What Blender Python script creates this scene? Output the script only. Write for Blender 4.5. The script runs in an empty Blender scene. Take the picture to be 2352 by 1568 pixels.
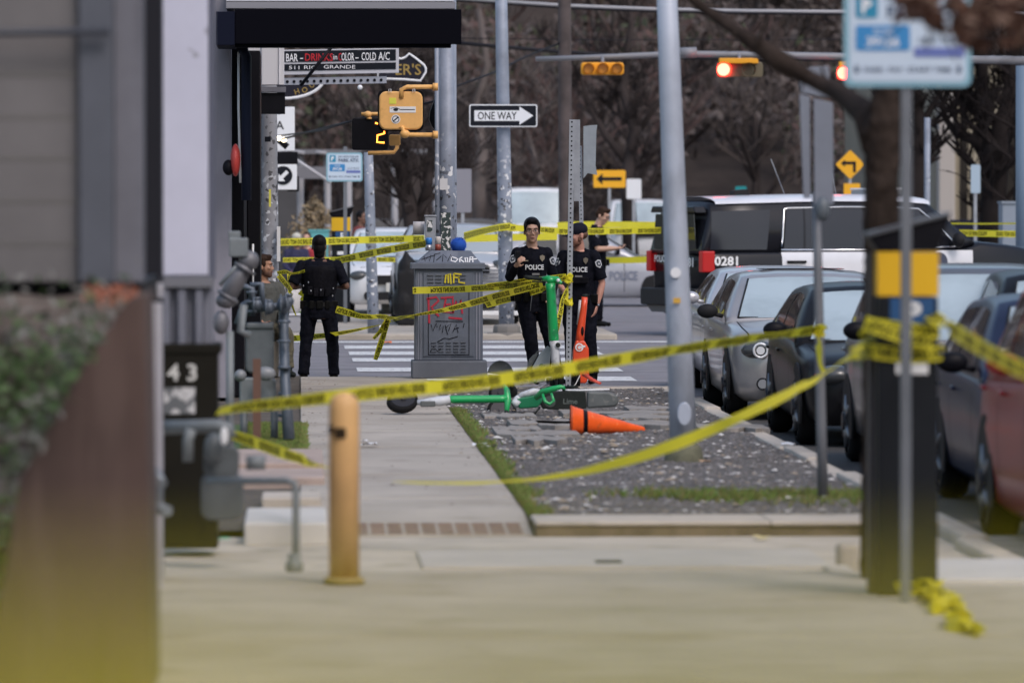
import bpy, bmesh, math, random
from mathutils import Vector, Matrix, noise
R = math.radians
sc = bpy.context.scene
col = sc.collection
random.seed(7)

# ------------------------------------------------------------------ camera, sky, sun, exposure
F = 13066.0            # focal length in pixels of a 2352 px wide frame (200 mm lens)
CAMH = 1.93
YAW = math.atan(486 / F)
PIT = math.atan(309 / F)
cd = bpy.data.cameras.new('camera')
cam = bpy.data.objects.new('camera', cd)
col.objects.link(cam)
sc.camera = cam
cd.sensor_width = 36.0
cd.lens = 36.0 * F / 2352
cd.clip_start = 0.1
cd.clip_end = 3000
cd.dof.use_dof = True
cd.dof.focus_distance = 63.0
cd.dof.aperture_fstop = 2.8
cam.location = (0, 0, CAMH)
FW = Vector((math.sin(YAW) * math.cos(PIT), math.cos(YAW) * math.cos(PIT), -math.sin(PIT)))
RT = Vector((math.cos(YAW), -math.sin(YAW), 0))
UP = RT.cross(FW)
cam.rotation_euler = Matrix((RT, UP, -FW)).transposed().to_euler()

w = bpy.data.worlds.new('World')
sc.world = w
w.use_nodes = True
wn = w.node_tree
bg = wn.nodes['Background']
sky = wn.nodes.new('ShaderNodeTexSky')
sky.sky_type = 'NISHITA'
sky.sun_disc = False
sky.sun_elevation = R(48)
sky.sun_rotation = R(150)
sky.dust_density = 3.0
sky.air_density = 1.3
wn.links.new(sky.outputs[0], bg.inputs[0])
bg.inputs[1].default_value = 0.15
sd = bpy.data.lights.new('sun', 'SUN')
sd.energy = 0.75
sd.angle = R(16)
sd.color = (1.0, 0.92, 0.95)
sun = bpy.data.objects.new('sun', sd)
col.objects.link(sun)
# direction towards the sun: behind the camera and to the right, fairly high
sdv = Vector((math.sin(R(150)) * math.cos(R(48)), math.cos(R(150)) * math.cos(R(48)), math.sin(R(48))))
sun.rotation_euler = sdv.to_track_quat('Z', 'Y').to_euler()
sc.view_settings.view_transform = 'Standard'
sc.view_settings.look = 'None'
sc.view_settings.gamma = 1
sc.view_settings.exposure = 0.32
sc.cycles.max_bounces = 6


def P(x, y, Y):
    d = FW + RT * ((x - 1176) / F) - UP * ((y - 784) / F)
    return Vector((0, 0, CAMH)) + d * (Y / d.y)


def XX(x, Y):
    return P(x, 475, Y).x


def ZZ(y, Y, x=1176):
    return P(x, y, Y).z


# ------------------------------------------------------------------ materials
MATS = {}


def mat(name, c, rough=0.7, metal=0.0, var=0.0, scale=4.0, bump=0.0, bscale=None, c2=None, emit=None, es=1.0, spec=None, coat=0.0, det=4.0):
    if name in MATS:
        return MATS[name]
    m = bpy.data.materials.new(name)
    m.use_nodes = True
    nt = m.node_tree
    b = nt.nodes['Principled BSDF']
    b.inputs['Base Color'].default_value = (*c, 1)
    b.inputs['Roughness'].default_value = rough
    b.inputs['Metallic'].default_value = metal
    if spec is None and max(c) < .05 and metal < .5 and not emit:
        spec = .1
    if spec is not None:
        b.inputs['Specular IOR Level'].default_value = spec
    b.inputs['Coat Weight'].default_value = coat
    b.inputs['Coat Roughness'].default_value = 0.08
    if emit:
        b.inputs['Emission Color'].default_value = (*emit, 1)
        b.inputs['Emission Strength'].default_value = es
    if var or c2:
        tc = nt.nodes.new('ShaderNodeTexCoord')
        n = nt.nodes.new('ShaderNodeTexNoise')
        n.inputs['Scale'].default_value = scale
        n.inputs['Detail'].default_value = det
        n.inputs['Roughness'].default_value = 0.65
        nt.links.new(tc.outputs['Object'], n.inputs['Vector'])
        r = nt.nodes.new('ShaderNodeValToRGB')
        r.color_ramp.elements[0].position = 0.32
        r.color_ramp.elements[1].position = 0.68
        if c2:
            r.color_ramp.elements[0].color = (*c, 1)
            r.color_ramp.elements[1].color = (*c2, 1)
        else:
            r.color_ramp.elements[0].color = (*[v * (1 - var) for v in c], 1)
            r.color_ramp.elements[1].color = (*[min(1, v * (1 + var)) for v in c], 1)
        nt.links.new(n.outputs[0], r.inputs[0])
        nt.links.new(r.outputs[0], b.inputs['Base Color'])
        m['ramp'] = r.name
    if bump:
        tc = nt.nodes.new('ShaderNodeTexCoord')
        n = nt.nodes.new('ShaderNodeTexNoise')
        n.inputs['Scale'].default_value = bscale or scale * 4
        n.inputs['Detail'].default_value = 3
        nt.links.new(tc.outputs['Object'], n.inputs['Vector'])
        bp = nt.nodes.new('ShaderNodeBump')
        bp.inputs['Strength'].default_value = bump
        bp.inputs['Distance'].default_value = 0.02
        nt.links.new(n.outputs[0], bp.inputs['Height'])
        nt.links.new(bp.outputs[0], b.inputs['Normal'])
    MATS[name] = m
    return m


def layer(m, c, scale, lo, hi, kind='noise', amount=1.0, zmax=None, stretch=None):
    """a second colour laid over the first where a texture passes a threshold (stains, stickers, scuffs)"""
    nt = m.node_tree
    b = nt.nodes['Principled BSDF']
    tc = nt.nodes.new('ShaderNodeTexCoord')
    src = tc.outputs['Object']
    if stretch:
        mp = nt.nodes.new('ShaderNodeMapping')
        mp.inputs['Scale'].default_value = stretch
        nt.links.new(src, mp.inputs[0])
        src = mp.outputs[0]
    if kind == 'noise':
        t = nt.nodes.new('ShaderNodeTexNoise')
        t.inputs['Detail'].default_value = 5
        t.inputs['Scale'].default_value = scale
        nt.links.new(src, t.inputs['Vector'])
        out = t.outputs[0]
    else:
        t = nt.nodes.new('ShaderNodeTexVoronoi')
        t.inputs['Scale'].default_value = scale
        nt.links.new(src, t.inputs['Vector'])
        sp = nt.nodes.new('ShaderNodeSeparateColor')
        nt.links.new(t.outputs['Color'], sp.inputs[0])
        out = sp.outputs[0]
    r = nt.nodes.new('ShaderNodeMapRange')
    r.inputs['From Min'].default_value = lo
    r.inputs['From Max'].default_value = hi
    r.inputs['To Max'].default_value = amount
    nt.links.new(out, r.inputs['Value'])
    fac = r.outputs[0]
    if zmax is not None:
        sx = nt.nodes.new('ShaderNodeSeparateXYZ')
        nt.links.new(tc.outputs['Object'], sx.inputs[0])
        r2 = nt.nodes.new('ShaderNodeMapRange')
        r2.inputs['From Min'].default_value = zmax + 0.3
        r2.inputs['From Max'].default_value = zmax - 0.3
        nt.links.new(sx.outputs['Z'], r2.inputs['Value'])
        mm = nt.nodes.new('ShaderNodeMath')
        mm.operation = 'MULTIPLY'
        nt.links.new(fac, mm.inputs[0])
        nt.links.new(r2.outputs[0], mm.inputs[1])
        fac = mm.outputs[0]
    mx = nt.nodes.new('ShaderNodeMix')
    mx.data_type = 'RGBA'
    bc = b.inputs['Base Color']
    if bc.links:
        nt.links.new(bc.links[0].from_socket, mx.inputs['A'])
    else:
        mx.inputs['A'].default_value = bc.default_value
    mx.inputs['B'].default_value = (*c, 1)
    nt.links.new(fac, mx.inputs['Factor'])
    nt.links.new(mx.outputs['Result'], bc)
    return m


# ------------------------------------------------------------------ mesh building
class MB:
    def __init__(s):
        s.v = []
        s.f = []
        s.m = []
        s.s = []

    def add(s, vs, fs, m=0, smooth=False):
        o = len(s.v)
        s.v += [Vector(v) for v in vs]
        for f in fs:
            s.f.append([i + o for i in f])
            s.m.append(m)
            s.s.append(smooth)
        return s

    def box(s, x0, x1, y0, y1, z0, z1, m=0, M=None):
        vs = [Vector((x, y, z)) for z in (z0, z1) for y in (y0, y1) for x in (x0, x1)]
        if M:
            vs = [M @ v for v in vs]
        return s.add(vs, [(0, 2, 3, 1), (4, 5, 7, 6), (0, 1, 5, 4), (2, 6, 7, 3), (0, 4, 6, 2), (1, 3, 7, 5)], m)

    def tube(s, pts, rad, n=12, m=0, cap=True, flat=1.0):
        pts = [Vector(p) for p in pts]
        if not hasattr(rad, '__len__'):
            rad = [rad] * len(pts)
        rings = []
        ref = None
        for i, p in enumerate(pts):
            a = pts[max(0, i - 1)]
            b = pts[min(len(pts) - 1, i + 1)]
            t = (b - a).normalized()
            if ref is None:
                ref = Vector((0, 0, 1)) if abs(t.z) < 0.9 else Vector((1, 0, 0))
            u = (ref - t * ref.dot(t))
            if u.length < 1e-4:
                u = t.orthogonal()
            u.normalize()
            ref = u
            v = t.cross(u)
            rings.append([p + u * math.cos(2 * math.pi * k / n) * rad[i] * flat + v * math.sin(2 * math.pi * k / n) * rad[i] for k in range(n)])
        vs = [q for r in rings for q in r]
        fs = []
        for i in range(len(pts) - 1):
            for k in range(n):
                k2 = (k + 1) % n
                fs.append((i * n + k, i * n + k2, (i + 1) * n + k2, (i + 1) * n + k))
        s.add(vs, fs, m, True)
        if cap:
            o = len(s.v) - len(vs)
            s.f.append([o + k for k in range(n)][::-1])
            s.m.append(m)
            s.s.append(False)
            o2 = o + (len(pts) - 1) * n
            s.f.append([o2 + k for k in range(n)])
            s.m.append(m)
            s.s.append(False)
        return s

    def loft(s, rings, m=0, smooth=True, cap=True, closed=True):
        n = len(rings[0])
        vs = [q for r in rings for q in r]
        fs = []
        for i in range(len(rings) - 1):
            for k in range(n if closed else n - 1):
                k2 = (k + 1) % n
                fs.append((i * n + k, i * n + k2, (i + 1) * n + k2, (i + 1) * n + k))
        if cap:
            fs.append(list(range(n))[::-1])
            fs.append([(len(rings) - 1) * n + k for k in range(n)])
        return s.add(vs, fs, m, smooth)

    def ell(s, c, r, n=12, k=8, m=0, M=None):
        c = Vector(c)
        rr = Vector(r) if hasattr(r, '__len__') else Vector((r, r, r))
        vs = [Vector((0, 0, -rr.z))]
        for i in range(1, k):
            a = -math.pi / 2 + math.pi * i / k
            for j in range(n):
                t = 2 * math.pi * j / n
                vs.append(Vector((rr.x * math.cos(a) * math.cos(t), rr.y * math.cos(a) * math.sin(t), rr.z * math.sin(a))))
        vs.append(Vector((0, 0, rr.z)))
        if M:
            vs = [M @ v for v in vs]
        vs = [v + c for v in vs]
        fs = []
        for j in range(n):
            fs.append((0, 1 + (j + 1) % n, 1 + j))
            for i in range(k - 2):
                a = 1 + i * n
                fs.append((a + j, a + (j + 1) % n, a + n + (j + 1) % n, a + n + j))
            a = 1 + (k - 2) * n
            fs.append((a + j, a + (j + 1) % n, len(vs) - 1))
        return s.add(vs, fs, m, True)

    def prism(s, poly, d, m=0, org=(0, 0, 0), ax=((1, 0, 0), (0, 0, 1)), M=None):
        """polygon in a plane (ax), extruded by vector d"""
        org = Vector(org)
        a, b = Vector(ax[0]), Vector(ax[1])
        d = Vector(d)
        p0 = [org + a * p[0] + b * p[1] for p in poly]
        vs = p0 + [p + d for p in p0]
        if M:
            vs = [M @ v for v in vs]
        n = len(poly)
        fs = [list(range(n)), [n + k for k in range(n)][::-1]]
        for k in range(n):
            fs.append((k, n + k, n + (k + 1) % n, (k + 1) % n))
        return s.add(vs, fs, m)

    def text(s, txt, org, h, m=1, ax=((1, 0, 0), (0, 0, 1)), center=True, width=None, bold=0.0, fn=None, squash=1.0):
        vs, fs = glyphs(txt, bold)
        x0 = min(v[0] for v in vs); x1 = max(v[0] for v in vs)
        y0 = min(v[1] for v in vs); y1 = max(v[1] for v in vs)
        k = h / 0.7
        kx = k * squash if width is None else width / (x1 - x0)
        cx = (x0 + x1) / 2 if center else x0
        org = Vector(org); a = Vector(ax[0]); b = Vector(ax[1])
        out = []
        for v in vs:
            p = ((v[0] - cx) * kx, (v[1]) * k - (h / 2 if center else 0))
            out.append(fn(*p) if fn else org + a * p[0] + b * p[1])
        return s.add(out, fs, m)

    def build(s, name, mats, parent=None, bev=0.0, seg=2, weld=False):
        me = bpy.data.meshes.new(name)
        me.from_pydata([tuple(v) for v in s.v], [], s.f)
        if not isinstance(mats, (list, tuple)):
            mats = [mats]
        for q in mats:
            me.materials.append(q)
        for i, p in enumerate(me.polygons):
            p.material_index = min(s.m[i], len(mats) - 1)
            p.use_smooth = s.s[i]
        me.update()
        o = bpy.data.objects.new(name, me)
        col.objects.link(o)
        if parent:
            o.parent = parent
        if bev:
            b = o.modifiers.new('bevel', 'BEVEL')
            b.width = bev
            b.segments = seg
            b.limit_method = 'ANGLE'
            b.angle_limit = R(35)
        return o


GL = {}


def glyphs(txt, bold=0.0):
    key = (txt, bold)
    if key in GL:
        return GL[key]
    c = bpy.data.curves.new('t', 'FONT')
    c.body = txt
    c.resolution_u = 2
    c.offset = bold
    o = bpy.data.objects.new('t', c)
    me = bpy.data.meshes.new_from_object(o)
    vs = [(v.co.x, v.co.y) for v in me.vertices]
    fs = [list(p.vertices) for p in me.polygons]
    bpy.data.objects.remove(o)
    bpy.data.meshes.remove(me)
    bpy.data.curves.remove(c)
    GL[key] = (vs, fs)
    return GL[key]


def tag(o, label=None, cat=None, group=None, kind=None):
    if label: o['label'] = label
    if cat: o['category'] = cat
    if group: o['group'] = group
    if kind: o['kind'] = kind
    return o


def thing(name, label, cat, loc=(0, 0, 0), rz=0.0, group=None, scale=1.0):
    o = bpy.data.objects.new(name, None)
    col.objects.link(o)
    o.location = loc
    o.rotation_euler = (0, 0, rz)
    o.scale = (scale, scale, scale)
    return tag(o, label, cat, group)


def rrect(w, h, r, n=5):
    pts = []
    for cx, cy, a0 in ((w / 2 - r, h / 2 - r, 0), (-w / 2 + r, h / 2 - r, 90), (-w / 2 + r, -h / 2 + r, 180), (w / 2 - r, -h / 2 + r, 270)):
        for i in range(n + 1):
            a = R(a0 + 90 * i / n)
            pts.append((cx + r * math.cos(a), cy + r * math.sin(a)))
    return pts


def circ(r, n=24, cx=0, cy=0, a0=0, a1=360):
    full = (a1 - a0) >= 360
    k = n if full else n + 1
    return [(cx + r * math.cos(R(a0 + (a1 - a0) * i / n)), cy + r * math.sin(R(a0 + (a1 - a0) * i / n))) for i in range(k)]


def stroke(mb, pts, wd, y, m=0, th=0.003, fn=None):
    """a painted stroke: flat ribbon along a 2D polyline on a plane facing the camera"""
    n = len(pts)
    L = []
    for i in range(n):
        a = Vector(pts[max(0, i - 1)]); b = Vector(pts[min(n - 1, i + 1)])
        t = (b - a).normalized() if (b - a).length > 1e-6 else Vector((1, 0))
        nn = Vector((-t.y, t.x)) * wd / 2
        p = Vector(pts[i])
        L.append((p + nn, p - nn))
    vs = []
    for a, b in L:
        for q in (a, b):
            vs.append(fn(q.x, q.y) if fn else (q.x, y, q.y))
    mb.add(vs, [(2 * i, 2 * i + 1, 2 * i + 3, 2 * i + 2) for i in range(n - 1)], m)


# shared materials
asphalt = mat('asphalt', (0.19, 0.18, 0.195), 0.9, var=0.18, scale=1.5, bump=0.4, bscale=60)
layer(asphalt, (0.27, 0.26, 0.28), 90, 0.55, 0.7, amount=0.5)
layer(asphalt, (0.11, 0.105, 0.115), 0.35, 0.56, 0.62, amount=0.5, stretch=(0.3, 2.0, 1))
concrete = mat('concrete', (0.39, 0.35, 0.302), 0.9, var=0.16, scale=0.9, bump=0.2, bscale=30, det=8)
layer(concrete, (0.2, 0.17, 0.145), 2.2, 0.56, 0.72, amount=0.5)
layer(concrete, (0.24, 0.20, 0.155), 0.7, 0.5, 0.62, amount=0.32, stretch=(1, 1.2, 1))
concrete_light = mat('concrete_light', (0.46, 0.41, 0.35), 0.9, var=0.14, scale=1.4, bump=0.2, bscale=20, det=8)
layer(concrete_light, (0.2, 0.18, 0.15), 3.0, 0.56, 0.7, amount=0.5)
soil = mat('soil', (0.09, 0.075, 0.06), 0.95, var=0.4, scale=3, bump=0.6, bscale=25)
gravelm = mat('gravel_bed', (0.10, 0.095, 0.09), 0.95, var=0.35, scale=12, bump=0.8, bscale=60)
layer(gravelm, (0.3, 0.28, 0.26), 45, 0.6, 0.7, amount=0.6)
white_paint = mat('white_paint', (0.62, 0.62, 0.62), 0.75, var=0.12, scale=3)
layer(white_paint, (0.16, 0.16, 0.17), 14, 0.55, 0.68, amount=0.8)
black = mat('black_metal', (0.007, 0.007, 0.010), 0.45, var=0.2, scale=3)
navy = mat('navy_paint', (0.015, 0.02, 0.04), 0.5)
galv = mat('galvanised_steel', (0.33, 0.35, 0.39), 0.5, 0.35, var=0.15, scale=6)
silverpole = mat('painted_silver_pole', (0.40, 0.44, 0.52), 0.55, 0.1, var=0.1, scale=2.5, det=8)
layer(silverpole, (0.22, 0.24, 0.28), 3.0, 0.56, 0.68, amount=0.6, stretch=(1, 1, 0.4))
yellowm = mat('police_yellow', (0.88, 0.80, 0.05), 0.5, var=0.06, scale=3)
# thin plastic lets part of the light through
_nt = yellowm.node_tree
_b = _nt.nodes['Principled BSDF']
_tr = _nt.nodes.new('ShaderNodeBsdfTranslucent')
_tr.inputs['Color'].default_value = (0.85, 0.76, 0.05, 1)
_mx = _nt.nodes.new('ShaderNodeMixShader')
_mx.inputs[0].default_value = 0.42
_nt.links.new(_b.outputs[0], _mx.inputs[1])
_nt.links.new(_tr.outputs[0], _mx.inputs[2])
_nt.links.new(_mx.outputs[0], _nt.nodes['Material Output'].inputs[0])
tapeink = mat('tape_ink', (0.02, 0.018, 0.01), 0.6)
white = mat('white_plastic', (0.75, 0.76, 0.78), 0.5)
rubber = mat('rubber', (0.012, 0.012, 0.013), 0.8)
sig_yellow = mat('signal_yellow', (0.78, 0.43, 0.14), 0.5, var=0.1, scale=5)
layer(sig_yellow, (0.5, 0.25, 0.06), 8, 0.6, 0.72, amount=0.5)
sign_white = mat('sign_white', (0.72, 0.74, 0.78), 0.45)
sign_black = mat('sign_black', (0.012, 0.014, 0.02), 0.5)
grass_m = mat('grass_blades', (0.09, 0.15, 0.025), 0.8, c2=(0.17, 0.21, 0.045), scale=8)
# ------------------------------------------------------------------ the ground
def sheet(name, x0, x1, y0, y1, z0, z1, m, nx=1, ny=1, rough=0.0):
    mb = MB()
    vs = []
    for j in range(ny + 1):
        for i in range(nx + 1):
            x = x0 + (x1 - x0) * i / nx
            y = y0 + (y1 - y0) * j / ny
            z = z0 + (z1 - z0) * j / ny + (noise.noise(Vector((x * 1.3, y * 1.3, 0))) * rough if 0 < i < nx and 0 < j < ny else 0)
            vs.append((x, y, z))
    mb.add(vs, [(j * (nx + 1) + i, j * (nx + 1) + i + 1, (j + 1) * (nx + 1) + i + 1, (j + 1) * (nx + 1) + i) for j in range(ny) for i in range(nx)])
    o = mb.build(name, m)
    o['kind'] = 'structure'
    return o


sheet('ground', -300, 300, -10, 600, -0.6, -0.6, soil)
# near pavement, driveway crossing, far pavement
mb = MB()
jx = [-8, -2.6, 4.6, 60]
jy = [-8, 0, 10, 18, 22.8, 25.6, 28.4, 30.2]
rj = random.Random(2)
for a, b in zip(jy[:-1], jy[1:]):
    for c_, d_ in zip(jx[:-1], jx[1:]):
        mb.box(c_ + .004, d_ - .004, a + .005, b - .005, -.6, rj.uniform(-.006, 0))
pv = mb.build('near_pavement', concrete, bev=0.012); pv['kind'] = 'structure'
mb = MB(); mb.box(-8, 60, 30.22, 34.5, -0.6, -0.07); dv = mb.build('driveway', concrete_light, bev=0.01); dv['kind'] = 'structure'
# pavement strip going away
mb = MB()
y = 34.55
ymax = 64.7
joints = [34.55, 36.2]
while y < ymax:
    y1 = min(ymax, y + 1.62)
    za = -0.06 + 0.06 * min(1, (y - 34.5) / 1.6)
    zb = -0.06 + 0.06 * min(1, (y1 - 34.5) / 1.6)
    dz = random.uniform(-0.004, 0.004)
    yy0, yy1 = y + 0.006, y1 - 0.006
    mb.add([(0.0, yy0, -0.6), (1.42, yy0, -0.6), (1.42, yy1, -0.6), (0.0, yy1, -0.6), (0.0, yy0, za + dz), (1.42, yy0, za + dz), (1.42, yy1, zb + dz), (0.0, yy1, zb + dz)],
           [(4, 5, 6, 7), (0, 1, 5, 4), (1, 2, 6, 5), (2, 3, 7, 6), (3, 0, 4, 7)])
    y = y1
wk = mb.build('pavement', concrete, bev=0.01); wk['kind'] = 'structure'
# brick warning strip at the foot of the ramp
warn = mat('brick_red_pavers', (0.2, 0.13, 0.1), 0.9, var=0.3, scale=9)
mb = MB()
for i in range(11):
    for j in range(3):
        x0 = 0.22 + i * 0.105
        mb.box(x0, x0 + 0.085, 34.6 + j * 0.25, 34.6 + j * 0.25 + 0.2, -0.07, -0.05 + j * 0.01)
mb.build('warning_pavers', warn)['kind'] = 'structure'
# verge and its kerb
mb = MB()
xk = 1.425
rk = random.Random(6)
while xk < 3.9:
    xe = min(3.95, xk + rk.uniform(.8, 1.6))
    mb.box(xk + .001, xe - .001, 34.5 + rk.uniform(-.006, .006), 35.3, -0.008, 0.02 + rk.uniform(-.003, .003))
    xk = xe
mb.build('verge_edging', concrete_light, bev=0.012)['kind'] = 'structure'
dirty = mat('dirty_kerb_face', (0.16, 0.125, 0.085), 0.95, var=.35, scale=5)
mb = MB(); mb.box(1.43, 3.94, 34.52, 35.2, -0.6, -0.010); mb.build('kerb_face', dirty)['kind'] = 'structure'
sheet('gravel_verge', 1.42, 3.86, 35.3, 61.3, -0.02, -0.02, gravelm, 24, 160, 0.035)
mb = MB()
yy = 30.3
kn = random.Random(4)
while yy < 61.2:
    ln = kn.uniform(1.2, 2.6)
    dx = kn.uniform(-0.03, 0.03)
    mb.box(3.86 + dx, 4.03 + dx, yy, min(61.3, yy + ln - 0.03), -0.6, kn.uniform(-0.02, 0.02))
    yy += ln
kb = mb.build('kerb', concrete_light, bev=0.03); kb['kind'] = 'structure'
sheet('verge_soil', -6, 0.0, 34.5, 66, -0.03, -0.03, soil, 12, 60, 0.03)
# street beside the verge and the cross street
sheet('street', 4.0, 16, 30.0, 65, -0.13, -0.13, asphalt)
shade_asphalt = mat('car_shade_asphalt', (.055, .052, .05), .85, var=.3, scale=2, bump=.4, bscale=60)
sheet('car_shade_strip', 4.03, 6.25, 30.0, 61.1, -0.126, -0.126, shade_asphalt)  # darker strip painting in the shade under the row of parked cars
sheet('cross_street', -60, 60, 61.2, 84.3, -0.135, -0.04, asphalt, 1, 6)
sheet('far_street', 4.7, 80, 84.3, 190, -0.04, 0.1, asphalt)
mb = MB(); mb.box(-60, 4.7, 84.3, 200, -0.6, 0.05); mb.build('far_pavement', concrete, bev=0.03)['kind'] = 'structure'
# corner slab at the end of the verge
mb = MB(); mb.box(1.42, 4.2, 60.9, 61.35, -0.6, -0.005); mb.build('corner_kerb', concrete, bev=0.02)['kind'] = 'structure'


def zroad(Y):
    return -0.135 + 0.095 * (Y - 61.2) / 23.1


# crosswalk bars, stop line
mb = MB()
for Yc, x0, x1 in ((67.3, 0.75, 3.95), (70.7, 0.7, 3.98), (74.6, 0.68, 4.05), (77.5, 0.66, 4.1), (80.4, 0.62, 4.2), (83.0, -0.3, 8.0)):
    h = 0.75 if Yc < 82 else 0.35
    nx = 14
    for i in range(nx):
        xa = x0 + (x1 - x0) * i / nx
        xb = x0 + (x1 - x0) * (i + 1) / nx
        mb.add([(xa, Yc - h, zroad(Yc - h) + 0.006), (xb, Yc - h, zroad(Yc - h) + 0.006), (xb, Yc + h, zroad(Yc + h) + 0.006), (xa, Yc + h, zroad(Yc + h) + 0.006)], [(0, 1, 2, 3)])
mb.build('crosswalk', white_paint)['kind'] = 'structure'
# parking bay line of the street
mb = MB()
for i in range(6):
    mb.box(6.3, 6.42, 30 + i * 6, 33 + i * 6, -0.14, -0.124)
mb.build('lane_marking', white_paint)['kind'] = 'structure'

# broken concrete slabs lying in the gravel
rn = random.Random(12)
slab_c = mat('broken_slab', (0.26, 0.24, 0.22), 0.9, var=0.25, scale=5, bump=0.4, bscale=20)
for k, (xa, xb, y, lab) in enumerate(((1110, 1230, 958, 'small mud covered slab by the wheels of the fallen scooters'), (1180, 1300, 1012, 'low flat slab just nearer than the cone mouth'), (1440, 1540, 942, 'narrow slab strip next to the dark scooter deck end'), (1130, 1240, 988, 'chipped slab between the pavement grass and the cone'), (1290, 1545, 952, 'thin broken concrete slab beside the wheel of the fallen scooter'), (1170, 1320, 975, 'weathered concrete slab in the gravel before the fallen cone mouth'),
                                      (1235, 1545, 978, 'long cracked concrete slab running under the orange cone'), (1140, 1330, 1000, 'muddy concrete slab nearest the grass edge of the pavement'),
                                      (1400, 1540, 962, 'short concrete slab between the cone tip and the silver pole'), (1600, 1760, 985, 'pale slab fragment by the kerb under the silver car'))):
    Y = 25217 / (y - 475)
    X0, X1 = XX(xa, Y), XX(xb, Y)
    n = 9
    poly = [(X0 + (X1 - X0) * i / n, -0.25 + rn.uniform(-0.3, 0.1)) for i in range(n + 1)] + [(X1 - (X1 - X0) * i / n, 0.35 + rn.uniform(-0.15, 0.5)) for i in range(n + 1)]
    mb = MB()
    mb.prism(poly, (0, 0, -0.06), 0, (0, Y, 0.022), ((1, 0, 0), (0, 1, 0)))
    tag(mb.build('concrete_slab', slab_c, bev=0.006), lab, 'slab', 'broken slabs in the gravel')

# gravel stones, pale litter flecks, leaves (nobody could count them)
def scatter(name, n, region, size, mats, seed, flat=0.5, lift=0.0, dens=None):
    r = random.Random(seed)
    mb = MB()
    c = 0
    while c < n:
        x = r.uniform(region[0], region[1])
        y = r.uniform(region[2], region[3])
        if dens and r.random() > dens(x, y):
            continue
        c += 1
        s = r.uniform(*size) * (1 if r.random() < 0.85 else 1.8)
        z = noise.noise(Vector((x * 1.3, y * 1.3, 0))) * 0.035 - 0.02 + lift
        a = r.uniform(0, 6.28)
        pts = []
        for k in range(5):
            q = a + k * 1.2566 + r.uniform(-.3, .3)
            rr = s * r.uniform(0.6, 1.1)
            pts.append((x + rr * math.cos(q), y + rr * math.sin(q) * 1.2, z + r.uniform(-.2, .2) * s * flat))
        top = (x, y, z + s * flat)
        m = r.randrange(len(mats))
        mb.add(pts + [top], [(k, (k + 1) % 5, 5) for k in range(5)], m)
    o = mb.build(name, mats)
    o['kind'] = 'stuff'
    return tag(o)


st = [mat('stone_dark', (0.085, 0.08, 0.08), 0.9), mat('stone_mid', (0.12, 0.115, 0.112), 0.9), mat('stone_grey', (0.16, 0.15, 0.15), 0.9), mat('stone_brown', (0.115, 0.10, 0.09), 0.9)]
tag(scatter('gravel', 42000, (1.45, 3.86, 35.3, 61.2), (0.008, 0.022), st, 3), 'grey gravel filling the verge between pavement and kerb', 'gravel')
fl = [mat('litter_white', (0.62, 0.6, 0.57), 0.8), mat('litter_tan', (0.3, 0.24, 0.17), 0.8), mat('litter_grey', (0.32, 0.31, 0.3), 0.8)]
tag(scatter('litter', 1300, (1.45, 3.86, 35.5, 60), (0.011, 0.027), fl, 5, 0.35, 0.015, lambda x, y: 0.2 + .8 * (44 < y < 52 and x < 2.6) + 0.5 * (noise.noise(Vector((x * 2, y * .5, 3))) > 0.05) * (1.3 - (x - 1.4) / 2.4)), 'pale leaf and paper litter scattered over the gravel verge', 'litter')


dirt = [mat('dirt_dark', (0.07, 0.055, 0.045), .95), mat('dirt_mid', (0.13, 0.10, 0.08), .95), MATS['litter_tan']]
scatter('pavement_debris', 500, (0.02, 1.42, 36.5, 64.5), (0.004, 0.014), dirt, 15, .3, .03, lambda x, y: .15 + .85 * (abs(x - .72) > .5)); tag(bpy.data.objects['pavement_debris'], 'small dead leaves and grit along the pavement edges', 'debris')
scatter('base_dirt', 900, (1.0, 3.2, 62.2, 64.6), (0.006, 0.02), dirt, 16, .3, -.05 + .03); tag(bpy.data.objects['base_dirt'], 'dark dirt gathered around the graffiti cabinet base', 'dirt')


def tufts(name, pts, h, label, mats, seed, blades=5):
    r = random.Random(seed)
    mb = MB()
    for x, y, z in pts:
        for k in range(blades):
            a = r.uniform(0, 6.28)
            hh = h * r.uniform(0.5, 1.3)
            l = r.uniform(0.2, 0.9) * hh
            wd = 0.006
            dx, dy = math.cos(a), math.sin(a)
            mb.add([(x - dy * wd, y + dx * wd, z), (x + dy * wd, y - dx * wd, z), (x + dx * l * .5, y + dy * l * .5, z + hh * .7), (x + dx * l, y + dy * l, z + hh)], [(0, 1, 2), (1, 3, 2)], r.randrange(len(mats)))
    o = mb.build(name, mats)
    return tag(o, label, 'grass', None, 'stuff')


gm = [grass_m, mat('grass_dry', (0.2, 0.17, 0.06), 0.85), mat('grass_bright', (0.13, 0.22, 0.04), 0.8)]
r_ = random.Random(9)
pts = []
for i in range(2600):
    y = r_.uniform(35.4, 54)
    wdt = 0.055 + 0.05 * noise.noise(Vector((y * 0.9, 0, 0)))
    pts.append((1.43 + abs(r_.gauss(0, wdt)), y, -0.01))
tufts('verge_grass', pts, 0.045, 'thin green grass line along the edge of the pavement', gm, 1)
pts = []
for i in range(650):
    x = r_.gauss(3.3, 0.35); y = r_.gauss(37.7, 0.35)
    if 1.5 < x < 3.84: pts.append((x, y, -0.02))
for i in range(160):
    pts.append((r_.gauss(2.55, 0.25), r_.gauss(38.1, 0.2), -0.02))
tufts('grass_patch', pts, 0.06, 'sparse green grass patch in the gravel near the thin grey post', gm, 2)
pts = []
for i in range(6000):
    y = r_.uniform(43.5, 50.5); pts.append((r_.uniform(-0.45, 0.04), y, -0.03))
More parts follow.
